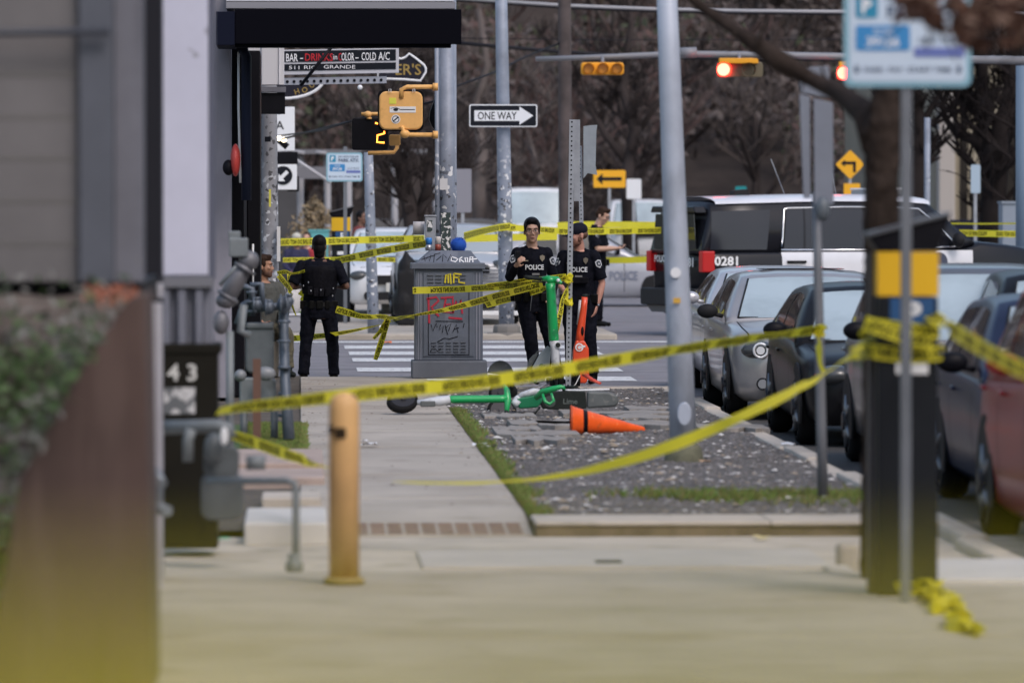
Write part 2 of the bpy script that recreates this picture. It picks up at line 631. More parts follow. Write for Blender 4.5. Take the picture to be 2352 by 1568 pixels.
tufts('grass_bed', pts, 0.055, 'bright grass bed below the grey gas meters', gm, 3)
pts = []
for i in range(900):
    pts.append((r_.uniform(-0.3, 0.12), r_.uniform(86, 93), 0.05))
tufts('far_grass', pts, 0.16, 'green weeds beside the far parking kiosk across the street', [gm[2]], 4)
mb = MB(); mb.box(-3, -0.02, 43.2, 50.8, -0.1, -0.01); mb.build('grass_ground', mat('turf', (0.05, 0.09, 0.02), 0.95, var=0.4, scale=6))['kind'] = 'structure'
# planting strip of the left side: slabs and steps
beige = mat('pink_limestone', (0.38, 0.30, 0.26), 0.9, var=0.12, scale=3)


def gbox(name, label, cat, xa, xb, yt, yb, z, m, ht=0.1, bev=0.015, ztop=None):
    Y0 = (CAMH - z) * F / (yb - 475)
    Y1 = (CAMH - z) * F / (yt - 475)
    mb = MB()
    mb.box(XX(xa, Y0), XX(xb, Y0), Y0, Y1, z - ht, z)
    return tag(mb.build(name, m, bev=bev), label, cat)


gbox('landing_slab', 'white landing slab beside the yellow bollard', 'slab', 560, 752, 1165, 1200, 0.06, mat('white_slab', (0.55, 0.53, 0.5), 0.85, var=0.08, scale=2), 0.14)
gbox('stone_step', 'pinkish stone step below the fallen yellow tape', 'step', 500, 742, 1030, 1062, 0.09, beige, 0.12)
gbox('stone_step', 'lower beige stone step with a dark front edge', 'step', 520, 745, 1072, 1095, 0.05, beige, 0.1)
gbox('stone_block', 'grimy stone block between the steps and the white landing slab', 'block', 600, 735, 1128, 1142, 0.05, concrete_light, 0.1)
gbox('utility_cover', 'flat grey utility cover set in the driveway', 'cover', 970, 1915, 1262, 1300, -0.05, mat('cover_concrete', (0.44, 0.41, 0.38), 0.9, var=0.1, scale=1.5), 0.04, 0.006)
gbox('drain_slot', 'short dark drain slot in the driveway', 'drain', 1370, 1430, 1286, 1291, -0.045, black, 0.01, 0)
gbox('plaza_kerb', 'long pale kerb block behind the near kiosk base', 'kerb', 2140, 2600, 1285, 1330, 0.03, mat('pale_kerb', (0.55, 0.53, 0.52), 0.85, var=0.08, scale=2), 0.2)
gbox('marker_block', 'small rounded concrete stub beside the near tree trunk', 'stub', 1915, 1975, 1298, 1316, 0.0, concrete_light, 0.05)
mb = MB()
p = P(1945, 1300, 31.0)
mb.box(p.x - .06, p.x + .06, 30.9, 31.05, -0.07, 0.1)
tag(mb.build('water_valve', concrete, bev=0.03), 'squat grey valve box standing in the driveway by the tree', 'valve')
# white crumpled papers
pm = mat('paper', (0.8, 0.8, 0.82), 0.7)


def paper(x, y, s, label, m=pm, cat='litter', z=0.0):
    Y = (CAMH - z) * F / (y - 475)
    r = random.Random(int(x))
    mb = MB()
    c = P(x, y, Y)
    vs = []
    for j in range(4):
        for i in range(4):
            vs.append((c.x + (i - 1.5) * s * .4 + r.uniform(-.1, .1) * s, c.y + (j - 1.5) * s * .5, z + 0.01 + r.uniform(0, .3) * s))
    mb.add(vs, [(j * 4 + i, j * 4 + i + 1, j * 4 + i + 5, j * 4 + i + 4) for j in range(3) for i in range(3)], 0, True)
    return tag(mb.build('crumpled_paper', m), label, cat)


paper(1102, 1027, .10, 'small white paper scrap on the grass line')
paper(1122, 1032, .11, 'larger white paper scrap lying against the gravel')
paper(848, 1026, .10, 'white crumpled tissue on the pavement near the bollard top')
paper(838, 1015, .05, 'tiny white scrap on the pavement behind the tissue')
paper(1812, 1026, .09, 'white crumpled cup at the kerb below the dark car')
paper(1620, 1066, .07, 'orange tan leaf beside the base of the silver pole', mat('leaf_tan', (0.5, 0.33, 0.2), 0.8), 'leaf')
paper(1748, 1242, .07, 'pale yellow leaf lying on the driveway near its kerb', mat('leaf_yellow', (0.6, 0.5, 0.25), 0.8), 'leaf', -0.07)
paper(512, 1242, .06, 'bright green plastic scrap at the foot of the black cabinet', mat('green_scrap', (0.15, 0.5, 0.3), 0.6), 'litter')
paper(868, 752, .12, 'white rag lying on the far pavement edge', pm, 'rag', 0.05)
paper(886, 790, .14, 'orange rag at the far kerb under the dangling tape', mat('orange_rag', (0.8, 0.18, 0.03), 0.7), 'rag', -0.05)

# ------------------------------------------------------------------ the wooded hillside
leaf_litter = mat('leaf_litter', (0.035, 0.029, 0.028), 0.95, c2=(0.075, 0.061, 0.054), scale=0.35, det=10)
mb = MB()
nx, ny = 60, 40
vs = []
for j in range(ny + 1):
    for i in range(nx + 1):
        x = -60 + 160 * i / nx
        t = j / ny
        y = 185 + 160 * t
        z = 0.05 + 55 * t ** 1.1 + 2.2 * noise.noise(Vector((x * .06, y * .06, 0))) * min(1, t * 6)
        vs.append((x, y, z))
mb.add(vs, [(j * (nx + 1) + i, j * (nx + 1) + i + 1, (j + 1) * (nx + 1) + i + 1, (j + 1) * (nx + 1) + i) for j in range(ny) for i in range(nx)], 0, True)
mb.build('hillside', leaf_litter)['kind'] = 'structure'


def bare_tree(mb, base, h, r0, rnd, levels=4, m=0, n=6, spread=0.6, twigm=None, lean=(0, 0)):
    def br(p, d, L, r, lv):
        k = 4 if lv > 1 else 2
        pts = [p]
        rad = [r]
        dd = d.copy()
        for i in range(k):
            dd = (dd + Vector((rnd.gauss(0, .13), rnd.gauss(0, .13), rnd.gauss(0.03, .08)))).normalized()
            pts.append(pts[-1] + dd * L / k)
            rad.append(r * (1 - 0.5 * (i + 1) / k))
        mb.tube(pts, rad, n if lv >= levels - 1 else 4 if lv > 1 else 3, m if (lv > 1 or twigm is None) else twigm, cap=False)
        if lv <= 0:
            return
        nb = rnd.randint(3, 5) if lv < levels else rnd.randint(4, 6)
        for i in range(nb):
            t = rnd.uniform(0.35, 1.0)
            q = min(k, max(1, int(t * k)))
            a = rnd.uniform(0, 6.28)
            up = Vector((math.cos(a), math.sin(a), rnd.uniform(0.2, 1.0)))
            nd = (dd * (1 - spread) + up.normalized() * spread).normalized()
            br(pts[q], nd, L * rnd.uniform(0.5, 0.72), max(rad[q] * rnd.uniform(0.5, 0.7), 0.012 if base.y < 120 else 0.03), lv - 1)
    br(base, Vector((lean[0], lean[1], 1)).normalized(), h, r0, levels)


bark_g = mat('bark_far', (0.045, 0.037, 0.037), 0.95, var=0.3, scale=1)
bark_p = mat('bark_pale', (0.10, 0.083, 0.08), 0.95, var=0.3, scale=1)
twig = mat('twig_brown', (0.066, 0.051, 0.046), 0.95, var=0.3, scale=0.5)
twig2 = mat('twig_red', (0.082, 0.05, 0.046), 0.95, var=0.3, scale=0.5)
rnd = random.Random(21)
mb = MB()
for k in range(170):
    y = rnd.uniform(175, 260)
    xs = rnd.uniform(-260, 2620)
    x = XX(xs, y)
    t = max(0, (y - 185) / 160)
    z = 55 * t ** 1.1
    bare_tree(mb, Vector((x, y, z - 0.5)), rnd.uniform(3.0, 5.5), rnd.uniform(.1, .3), rnd, 3, rnd.choice((0, 0, 1)), 5, 0.6, rnd.choice((2, 2, 3)))
tag(mb.build('woodland', [bark_g, bark_p, twig, twig2]), 'bare brown winter woodland covering the hillside', 'woodland', None, 'stuff')
# leafy brown undergrowth clumps on the hillside
mb = MB()
for k in range(120000):
    y = rnd.uniform(188, 262)
    x = XX(rnd.uniform(-260, 2620), y)
    t = (y - 185) / 160
    z = 55 * t ** 1.1 + rnd.uniform(0, 7.5) * (0.6 + 0.4 * noise.noise(Vector((x * .2, y * .2, 5))))
    if noise.noise(Vector((x * .25, y * .1, z * .25))) < -0.12:
        continue
    s = rnd.uniform(.08, .26)
    a = Vector((rnd.gauss(0, 1), rnd.gauss(0, 1), rnd.gauss(0, 1))).normalized()
    b = a.orthogonal().normalized()
    c = Vector((x, y, z))
    mb.add([c + a * s, c + b * s * .6, c - a * s, c - b * s * .6], [(0, 1, 2, 3)], rnd.choice((0, 0, 1, 2, 3)) if noise.noise(Vector((x * .1, 2, z * .15))) > 0 else rnd.choice((0, 1, 4)))
tag(mb.build('undergrowth', [twig, bark_p, twig2, mat('dull_green', (0.05, 0.06, 0.035), 0.95), bark_g]), 'brown and dull green brush growing through the hillside woods', 'undergrowth', None, 'stuff')
# ------------------------------------------------------------------ buildings on the shop side
siding = mat('siding', (0.152, 0.146, 0.150), 0.8, var=0.10, scale=1.5)
layer(siding, (.10, .10, .105), 1.6, .5, .7, amount=.5, stretch=(1.5, 1, .35))
greytrim = mat('grey_trim', (0.14, 0.143, 0.17), 0.75, var=0.15, scale=2)
layer(greytrim, (.07, .07, .085), 3, .52, .66, amount=.55, stretch=(2, 1, .3))
# raised house closest to the camera
Y = 25.0
hb = thing('raised_house', 'grey sided raised house corner above the brown wall', 'house', (0, 0, 0))
mb = MB()
zb = ZZ(648, Y)
x1 = XX(182, Y)
nb = 7
k = 0
ys = [648, 560, 462, 365, 270, 172, 80, -15, -110]
for a, b in zip(ys[:-1], ys[1:]):
    z0, z1 = ZZ(a, Y), ZZ(b, Y)
    mb.box(-6, x1, Y - 0.008, Y, z0 + .006, z1 - .006)
    mb.box(-6, x1 + .0, Y - 0.012, Y - .002, z1 - .004, z1 + .004, 1)
mb.box(-6, x1 - 0.01, Y + 0.004, Y + 3, zb, 6)
mb.build('siding', [siding, mat('seam_light', (.20, .195, .185), .8)], hb)
mb = MB(); xa, xm, xb = XX(182, Y), XX(262, Y), XX(328, Y)
mb.box(xa + 0.002, xm, Y - 0.06, Y + 0.3, zb, 6)
mb.box(xm + 0.001, xb, Y - 0.02, Y + 0.3, zb, 6, 1)
mb.build('corner_board', [mat('trim_dark', (0.09, 0.10, 0.125), 0.75, var=0.12, scale=2), greytrim], hb, bev=0.006)
mb = MB(); mb.tube([(-2, Y - 0.12, ZZ(82, Y)), (XX(255, Y), Y - 0.12, ZZ(76, Y))], 0.018, 10)
mb.build('handrail', mat('rail_dark', (0.04, 0.045, 0.06), 0.5), hb)
mb = MB(); mb.box(-6, xb - 0.01, Y + 0.1, Y + 3, zb - 0.12, zb - 0.004); mb.build('floor_beam', black, hb)
# brown wall, planted bank
brown = mat('brown_boards', (0.075, 0.047, 0.040), 0.85, var=0.2, scale=1.8)
layer(brown, (.11, .075, .065), 3, .5, .62, amount=.5, stretch=(3, 1, .4))
layer(brown, (.03, .02, .015), 2, .56, .66, amount=.6, stretch=(4, 1, .3))
Y = 22.6
mb = MB()
pl = [(-30, 1560), (45, 1100), (140, 930), (235, 770), (290, 690), (335, 672), (345, 1200), (352, 1700), (-30, 1700)]
mb.prism([(P(x, y, Y).x, P(x, y, Y).z) for x, y in pl], (0, 1.2, 0), 0, (0, Y, 0))
tag(mb.build('retaining_wall', brown, bev=0.01), 'dark brown timber retaining wall with a sloping top below the house', 'wall')
mb = MB()
for i in range(14):
    z = 0.2 + 0
rows = []
for j in range(13):
    y = 23.9 + j * 0.08
    rows.append(y)
vs = []
nx, ny = 26, 14
for j in range(ny + 1):
    for i in range(nx + 1):
        x = -2.6 + (2.6 - 0.66) * i / nx
        z = -0.3 + 1.85 * (j / ny)
        vs.append((x, 23.95 + 1.0 * (j / ny) + noise.noise(Vector((x * 3, z * 3, 1))) * .08, z + noise.noise(Vector((x * 4, z * 4, 7))) * .05))
mb.add(vs, [(j * (nx + 1) + i, j * (nx + 1) + i + 1, (j + 1) * (nx + 1) + i + 1, (j + 1) * (nx + 1) + i) for j in range(ny) for i in range(nx)], 0, True)
bank = mb.build('planted_bank', mat('bank_soil', (0.09, 0.07, 0.06), 0.95, c2=(0.15, 0.13, 0.12), scale=3)); bank['kind'] = 'structure'
mb = MB()
rn = random.Random(5)
lm = [mat('leaf_green', (0.06, 0.11, 0.035), 0.7), mat('leaf_grey', (0.16, 0.16, 0.15), 0.8), mat('leaf_dark', (0.04, 0.055, 0.035), 0.8), mat('leaf_orange', (0.5, 0.15, 0.06), 0.7)]


def leafcard(mb, c, s, rn, m):
    a = Vector((rn.gauss(0, 1), rn.gauss(0, 1), rn.gauss(0, 1))).normalized()
    b = a.orthogonal().normalized()
    mb.add([c + a * s, c + b * s * .5, c - a * s, c - b * s * .5], [(0, 1, 2, 3)], m)


for i in range(7000):
    j = rn.random()
    x = rn.uniform(-2.2, -0.68)
    z = -0.3 + 1.85 * j
    g = noise.noise(Vector((x * 2.2, 0, z * 2.2)))
    if g < -0.15 and rn.random() < .8: continue
    leafcard(mb, Vector((x, 23.9 + 1.0 * j - rn.uniform(0, .25), z + rn.uniform(0, .15))), rn.uniform(.015, .04), rn, 0 if g > 0.1 else rn.choice((1, 1, 2, 0)))
for i in range(170):
    j = rn.random()
    xx_ = -75 + 295 * j ** .8 + rn.gauss(0, 22); yy_ = 1180 - 470 * j + rn.gauss(0, 30)
    leafcard(mb, P(xx_, yy_, 22.5 - rn.uniform(0, .2)), rn.uniform(.015, .035), rn, rn.choice((0, 1, 2, 2)))
tag(mb.build('ground_cover', lm), 'green and grey ground cover on the bank beside the brown wall', 'ground cover', None, 'stuff')
mb = MB()
for i in range(75):
    c = P(rn.uniform(190, 312), rn.gauss(676, 11), 24.0)
    leafcard(mb, c, rn.uniform(.015, .03), rn, 0)
tag(mb.build('flower_patch', [mat('petal_orange', (0.42, 0.17, 0.11), 0.7)]), 'orange flowers along the top of the planted bank', 'flowers', None, 'stuff')

# dark downpipe and white cupboard wall
dark = mat('dark_slate', (0.022, 0.023, 0.03), 0.6)
Y = 29.5
mb = MB(); mb.box(XX(326, Y), XX(372, Y), Y, Y + 0.3, 0, 5); tag(mb.build('dark_column', dark, bev=0.01), 'dark slate column between the grey house corner and the white board', 'column')
Y = 29.0
pp = thing('white_post', 'white square post with grey pipe fittings beside the black cabinet', 'post', (0, 0, 0))
mb = MB(); mb.box(XX(332, Y), XX(372, Y), Y, Y + 0.08, -0.02, ZZ(695, Y)); mb.box(XX(348, Y), XX(374, Y), Y - .005, Y + 0.05, ZZ(684, Y), ZZ(650, Y))
mb.build('shaft', mat('post_white', (0.42, 0.42, 0.47), 0.6, var=0.08, scale=3), pp, bev=0.008)
mb = MB()
mb.tube([P(325, 1075, 28.9), P(358, 1085, 28.8), P(372, 1110, 28.7)], 0.028, 10)
mb.ell(P(352, 1135, 28.8), (.05, .05, .07))
mb.tube([P(330, 1160, 28.9), P(385, 1172, 28.7)], 0.03, 10)
mb.build('pipe_fitting', mat('fitting_grey', (0.22, 0.25, 0.28), 0.5, .3), pp)
# rough stone foot
Y = 32.6
ec = thing('meter_cupboard', 'tall meter cupboard with white board, ribbed grey middle and black numbered base', 'cupboard', (0, 0, 0))
xa, xb = XX(361, Y), XX(478, Y)
mb = MB(); mb.box(xa, xb, Y, Y + .5, ZZ(633, Y), 5); lav = mat('lavender_white', (0.54, 0.55, 0.67), 0.6, var=0.05, scale=2); layer(lav, (.42, .43, .52), 2.2, .52, .7, amount=.5, stretch=(3, 1, .35)); layer(lav, (.25, .25, .3), 6, .69, .71, amount=.7)
mb.build('white_board', lav, ec, bev=0.01)
mb = MB(); mb.box(xb + .002, XX(492, Y), Y + .1, Y + .5, ZZ(640, Y), 5); mb.build('edge_strip', mat('edge_slate', (0.09, 0.10, 0.14), 0.5), ec)
mb = MB(); mb.box(xa, XX(488, Y), Y - .02, Y + .5, ZZ(660, Y), ZZ(635, Y))
mb.build('ledge', mat('ledge_grey', (0.16, 0.165, 0.19), 0.7), ec, bev=0.005)
mb = MB()
xs = [373, 390, 408, 428, 448, 466, 490]
rib = [0, -0.03, .012, -0.03, .012, -0.035, 0]
for i in range(6):
    xl, xr = XX(xs[i], Y), XX(xs[i + 1], Y)
    dy = 0.0 if i % 2 == 0 else 0.06
    mb.box(xl, xr - .002, Y + dy, Y + .45, ZZ(795, Y), ZZ(662, Y))
mb.build('ribbed_panel', mat('rib_grey', (0.17, 0.18, 0.225), 0.6, var=.1, scale=6), ec, bev=0.006)
mb = MB(); mb.box(XX(373, Y), XX(500, Y), Y - .06, Y + .45, -0.02, ZZ(800, Y)); mb.box(XX(373, Y), XX(508, Y), Y - .07, Y + .45, ZZ(812, Y), ZZ(788, Y))
mb.build('black_base', mat('cab_black', (0.014, 0.013, 0.010), 0.55, var=.2, scale=3), ec, bev=0.01)
mb = MB()
mb.text('4 3', (XX(418, Y), Y - .065, ZZ(853, Y)), 0.092, 0, bold=0.02, width=0.17)
mb.build('house_number', mat('number_white', (0.6, 0.6, 0.58), 0.6), ec)
mb = MB(); mb.box(XX(377, Y), XX(448, Y), Y - .066, Y - .062, ZZ(948, Y), ZZ(888, Y))
stk = mat('sticker_mix', (0.55, 0.55, 0.56), 0.6); layer(stk, (0.12, 0.13, 0.14), 14, .48, .52)
mb.build('sticker', stk, ec)
# grey pipe and the near gas meter
gm_ = mat('gas_grey', (0.17, 0.19, 0.20), 0.55, .1, var=.15, scale=6)
gm2 = mat('gas_grey_dark', (0.095, 0.108, 0.115), 0.55, .1, var=.15, scale=6)


def L3(*pp):
    return [P(*q) for q in pp]


g = thing('gas_meter', 'near gas meter with thick pipe crossing the black cupboard base', 'gas meter')
mb = MB()
mb.tube(L3((352, 982, 31.6), (500, 978, 31.4), (524, 984, 31.4), (528, 1005, 31.4)), 0.038, 12)
mb.tube(L3((440, 985, 31.4), (432, 1010, 31.4), (432, 1060, 31.4)), 0.03, 12)
mb.build('inlet_pipe', gm_, g)
mb = MB()
c = P(510, 1140, 31.4)
mb.prism(rrect(.235, .26, .06), (0, .16, 0), 0, (c.x, c.y, c.z))
c = P(508, 1060, 31.4)
mb.prism(rrect(.2, .17, .05), (0, .14, 0), 0, (c.x, c.y, c.z))
mb.ell(P(492, 1030, 31.3), (.06, .05, .09))
mb.build('meter_body', gm2, g, bev=0.01)
mb = MB(); mb.ell(P(515, 1002, 31.2), (.022, .01, .05)); mb.build('glass_dial', white, g)
mb = MB()
mb.tube(L3((480, 1104, 31.3), (660, 1103, 30.8), (675, 1108, 30.8), (680, 1125, 30.8), (680, 1325, 30.6)), 0.021, 12)
mb.tube(L3((565, 1062, 31.4), (610, 1062, 31.4)), 0.04, 12)
mb.ell(P(676, 1300, 30.6), (.05, .05, .05)); mb.tube([(P(676, 1340, 30.6).x, 30.6, -0.07), P(676, 1270, 30.6)], [.03, .035], 10)
mb.build('outlet_pipe', gm_, g)

def V_(*a): return Vector(a)
# far gas meters (about 47 m)
Yg = 47.0
g = thing('gas_meter', 'big grey gas meter with round valves in the grass bed', 'gas meter')
mb = MB()
mb.tube(L3((664, 1012, 46.6), (655, 880, 46.8), (652, 760, 47), (652, 690, 47)), [.05, .042, .04, .04], 12)
mb.tube(L3((590, 708, 47), (664, 702, 47)), .032, 12)
for x_, y_, r_q in ((652, 700, .062), (618, 706, .05), (590, 700, .045), (664, 692, .04)):
    mb.ell(P(x_, y_, 46.9), (r_q, r_q, r_q * 1.15))
    mb.tube([P(x_ - 9, y_, 46.85), P(x_ - 5, y_, 46.85)], .07 * r_q / .05, 12)
    mb.tube([P(x_, y_ - 18, 46.9), P(x_, y_ - 12, 46.9)], .03, 8)
mb.tube(L3((575, 655, 47), (600, 652, 47), (603, 700, 47)), .026, 10)
for y_ in (735, 780, 840, 900, 950): mb.tube([P(653, y_, 46.8), P(653, y_ + 7, 46.8)], .052, 12)
mb.tube(L3((578, 725, 47), (578, 662, 47), (548, 655, 47)), .03, 12)
for y_ in (668, 690, 712): mb.tube([P(578, y_, 46.9), P(578, y_ + 6, 46.9)], .045, 10)
mb.tube(L3((545, 745, 47), (560, 700, 47), (580, 690, 47)), .03, 10)
mb.build('pipework', mat('pipe_blue_grey', (0.10, 0.12, 0.15), 0.5, .25, var=.15, scale=8), g)
mb = MB()
c = P(597, 800, 47)
mb.prism(rrect(.235, .38, .05), (0, .2, 0), 0, (c.x, c.y - .1, c.z - .01))
c = P(597, 742, 47); mb.box(c.x - .115, c.x + .115, c.y - .12, c.y + .12, c.z - .045, c.z + .005)
mb.build('meter_body', gm2, g, bev=0.015)
mb = MB()
c = P(592, 905, 47); mb.prism(rrect(.3, .28, .05), (0, .22, 0), 0, (c.x, c.y - .1, c.z))
mb.build('lower_housing', gm_, g, bev=0.015)
mb = MB(); mb.ell(P(610, 858, 46.75), (.085, .05, .06)); mb.ell(P(552, 862, 46.75), (.05, .05, .05)); mb.build('dial_cover', mat('dial_grey', (0.2, .21, .225), .4), g)
mb = MB()
for x in (560, 630): mb.tube([P(x, 945, 46.9), (P(x, 945, 46.9).x, 46.9, -0.03)], .03, 10)
mb.build('stand', gm2, g)
g = thing('gas_regulator', 'grey slanting gas regulator mounted against the dark wall', 'regulator')
mb = MB()
mb.tube(L3((512, 700, 42), (545, 640, 42), (572, 600, 42)), [.06, .07, .05], 14)
for t_ in (.15, .8):
    a_ = P(512 + 60 * t_, 700 - 100 * t_, 42); mb.tube([a_, a_ + V_(.014, 0, .022)], .088, 14)
mb.ell(P(572, 598, 42), (.075, .075, .075)); mb.ell(P(520, 690, 42), (.08, .08, .06)); mb.ell(P(508, 740, 42), (.06, .06, .09))
mb.build('body', mat('reg_grey', (0.15, .15, .165), .5, .2, var=.15, scale=8), g)
mb = MB(); c = P(548, 565, 42); mb.box(c.x - .07, c.x + .07, c.y - .08, c.y + .08, c.z - .08, c.z + .06); c = P(540, 540, 42); mb.box(c.x - .05, c.x + .04, c.y - .06, c.y + .06, c.z - .03, c.z + .03)
mb.build('junction_box', gm_, g, bev=.01)
mb = MB(); mb.tube(L3((505, 655, 41.8), (530, 625, 41.8), (542, 612, 41.8)), .014, 8); mb.tube(L3((560, 700, 42), (552, 760, 42), (575, 770, 42)), .03, 10)
mb.tube([P(528, 760, 42), (P(528, 760, 42).x, 42, 0)], .03, 10)
mb.build('lever', gm_, g)
mb = MB(); p = P(590, 860, 43.5); mb.box(p.x - .03, p.x + .03, 43.5, 43.56, -.02, p.z + .12); tag(mb.build('wooden_stake', mat('rust_brown', (.13, .07, .05), .85)), 'rusty brown stake standing between the gas regulators', 'stake')

# grey pier, black shop front, red bell, awning
Y = 57.5
mb = MB(); mb.box(-3, XX(531, Y), Y, Y + .6, 0, 6.5); tag(mb.build('grey_pier', layer(mat('pier_grey', (0.26, .25, .29), .8, var=.1, scale=2), (.16, .155, .18), 3, .5, .65, amount=.6, stretch=(3, 1, .25)), bev=.01), 'plain grey pier at the corner of the black shop front', 'pier')
sf = thing('shop_building', 'black shop front beyond the grey pier', 'building')
mb = MB(); mb.box(-6, XX(568, 62), 58.2, 63.4, 0, 7); mb.build('wall', mat('shop_black', (.008, .008, .012), .6), sf)
mb = MB(); mb.box(XX(568, 62) + .003, XX(600, 63), 61.5, 63.4, 0, ZZ(120, 62)); mb.build('door', black, sf, bev=.01)
mb = MB(); mb.tube(L3((556, 112, 57), (566, 130, 57), (566, 460, 57)), .05, 10); mb.build('navy_hose', navy, sf)
mb = MB(); mb.tube(L3((548, 120, 57.4), (548, 250, 57.4), (552, 420, 57.4)), .012, 6); mb.build('white_conduit', white, sf)
mb = MB(); mb.tube(L3((581, 560, 61.4), (581, 690, 61.4)), .012, 6); mb.build('white_conduit', white, sf)
g = thing('fire_bell', 'red round fire bell seen edge on at the black shop front', 'bell')
mb = MB(); c = P(541, 368, 57); mb.ell(c, (.05, .12, .165), 16, 10); mb.build('gong', mat('bell_red', (.55, .06, .05), .4), g)
mb = MB(); c = P(525, 385, 57); mb.ell(c, (.06, .06, .08)); mb.build('bracket', black, g)
aw = thing('awning', 'black steel awning beam above the pavement', 'awning')
Y = 56.0
xa, xb = XX(497, Y), XX(1060, Y)
mb = MB(); mb.box(XX(540, Y), xb, Y, Y + .12, ZZ(102, Y), ZZ(22, Y)); mb.box(XX(540, Y), xb - .1, Y + .05, Y + .2, ZZ(110, Y), ZZ(100, Y))
mb.build('front_beam', mat('awning_black', (.003, .003, .006), .6, spec=.04), aw, bev=.006)
mb = MB(); mb.box(xa, XX(540, Y) - .002, Y - .02, Y + 1.4, ZZ(105, Y), ZZ(28, Y)); mb.build('side_beam', mat('awning_navy', (.008, .010, .022), .6, spec=.05), aw, bev=.006)
mb = MB(); mb.box(XX(520, Y), XX(1046, Y), Y + .02, Y + 2, ZZ(20, Y), ZZ(5, Y)); mb.build('roof_deck', mat('deck_grey', (.22, .22, .25), .7), aw)
mb = MB(); mb.box(XX(520, Y), XX(1043, Y), Y + .06, Y + 1.9, ZZ(3, Y), ZZ(-45, Y)); mb.build('white_fascia', mat('fascia_white', (.55, .55, .6), .6), aw)
# white signboards and black box beneath
g = thing('cupboard_sign', 'white double panel box above the black doorway', 'panel')
Y = 66.0
mb = MB()
for a, b in ((570, 600), (601, 655)):
    mb.box(XX(a, Y), XX(b, Y) - .01, Y, Y + .3, ZZ(196, Y), ZZ(100, Y))
mb.box(XX(640, Y), XX(643, Y), Y - .02, Y, ZZ(196, Y), ZZ(100, Y))
mb.build('white_panel', mat('panel_white', (.6, .6, .64), .6), g, bev=.008)
mb = MB(); mb.box(XX(572, Y), XX(657, Y), Y - .02, Y + .32, ZZ(212, Y), ZZ(200, Y)); mb.build('shelf', greytrim, g)
mb = MB(); mb.box(XX(575, Y), XX(655, Y), Y + .02, Y + .3, ZZ(262, Y), ZZ(214, Y)); mb.build('black_box', black, g)
# vertical white signboard with arrow
g = thing('arrow_signboard', 'tall white signboard with black letters and a round arrow mark', 'sign')
Y = 88
mb = MB(); mb.box(XX(628, Y), XX(677, Y), Y, Y + .15, ZZ(347, Y), ZZ(246, Y)); mb.box(XX(636, Y), XX(682, Y), Y, Y + .15, ZZ(436, Y), ZZ(378, Y)); mb.build('panel', sign_white, g, bev=.01)
mb = MB(); mb.box(XX(636, Y), XX(684, Y), Y + .02, Y + .4, ZZ(376, Y), ZZ(349, Y)); mb.build('black_band', black, g); mb = MB(); mb.box(XX(660, Y), XX(687, Y), Y + .16, Y + .4, ZZ(440, Y), ZZ(405, Y)); mb.build('black_band', black, g)
mb = MB(); c = P(650, 403, Y)
mb.prism(circ(.145, 28), (0, -.01, 0), 0, (c.x, Y - .003, c.z))
mb.build('disc', sign_black, g)
mb = MB(); ap = [(-.07, -.09), (.03, -.09), (.0, -.05), (.09, .04), (.05, .08), (-.04, -.01), (-.07, .03)]
mb.prism(ap, (0, -.006, 0), 0, (c.x, Y - .016, c.z)); mb.build('arrow', sign_white, g)
mb = MB(); mb.text('A', (XX(643, Y), Y - .004, ZZ(288, Y)), .13, 0, bold=.01); mb.text('S', (XX(643, Y), Y - .004, ZZ(253, Y)), .13, 0, bold=.01); mb.build('lettering', sign_black, g)
g = thing('spotlight', 'pair of lit spotlights in front of the tall white signboard', 'lamp')
mb = MB(); mb.tube(L3((637, 318, 86), (660, 338, 86)), .05, 8); mb.build('housing', black, g)
for x, y in ((641, 318), (652, 321)):
    mb = MB(); mb.ell(P(x, y, 85.8), (.035, .03, .035)); mb.build('bulb', mat('lamp_lit', (1, .9, .7), .5, emit=(1, .82, .55), es=9), g)

# the venue sign: BAR - ... IN COLOR - COLD A/C
g = thing('bar_sign', 'long black bar sign with white and red lettering hung over the pavement', 'sign')
Y = 72.0
def q(x, y, d=0):
    return (XX(x, Y), Y - d, ZZ(y, Y))
sl = 5 / 260.
def slant(mb, xa, xb, yt, yb, d0, d1, m=0):
    # slightly tilted as in perspective: top rises towards the right end
    vs = []
    for x, dd in ((xa, 0), (xb, 0)):
        for yv in (yt, yb):
            yv2 = yv - (x - 657) * 0.018
            for d in (d0, d1):
                vs.append((XX(x, Y), Y - d, ZZ(yv2, Y)))
    mb.add(vs, [(0, 4, 6, 2), (1, 3, 7, 5), (0, 1, 5, 4), (2, 6, 7, 3), (0, 2, 3, 1), (4, 5, 7, 6)], m)
mb = MB(); slant(mb, 650, 916, 116, 173, 0, .1); mb.build('frame', mat('sign_frame', (.5, .5, .55), .5), g, bev=.004)
mb = MB(); slant(mb, 652, 909, 119, 144, .103, .11); slant(mb, 652, 909, 149, 164, .103, .11); mb.build('black_face', sign_black, g)
mb = MB()
def tx(s, x, y, h, wpx, m, bold=.0):
    mb.text(s, (XX(x, Y), Y - .113, ZZ(y - (x - 657) * .018, Y)), h, m, bold=bold, width=wpx * Y / F)
tx('BAR', 671, 134, .10, 27, 0, .01); tx('-', 693, 133, .10, 7, 0); tx('DRINKS', 733, 134, .095, 64, 1, .015); tx('in', 770, 134, .07, 9, 0)
tx('C', 781, 134, .1, 7, 1, .01); tx('OLOR', 799, 134, .10, 29, 0, .01); tx('-', 820, 134, .10, 7, 0); tx('COLD', 847, 134, .10, 33, 0, .01); tx('A/C', 882, 134, .10, 26, 0, .01)
tx('511', 676, 157, .045, 24, 0); tx('RIO', 714, 157, .045, 30, 0); tx('GRANDE', 780, 157, .045, 72, 0)
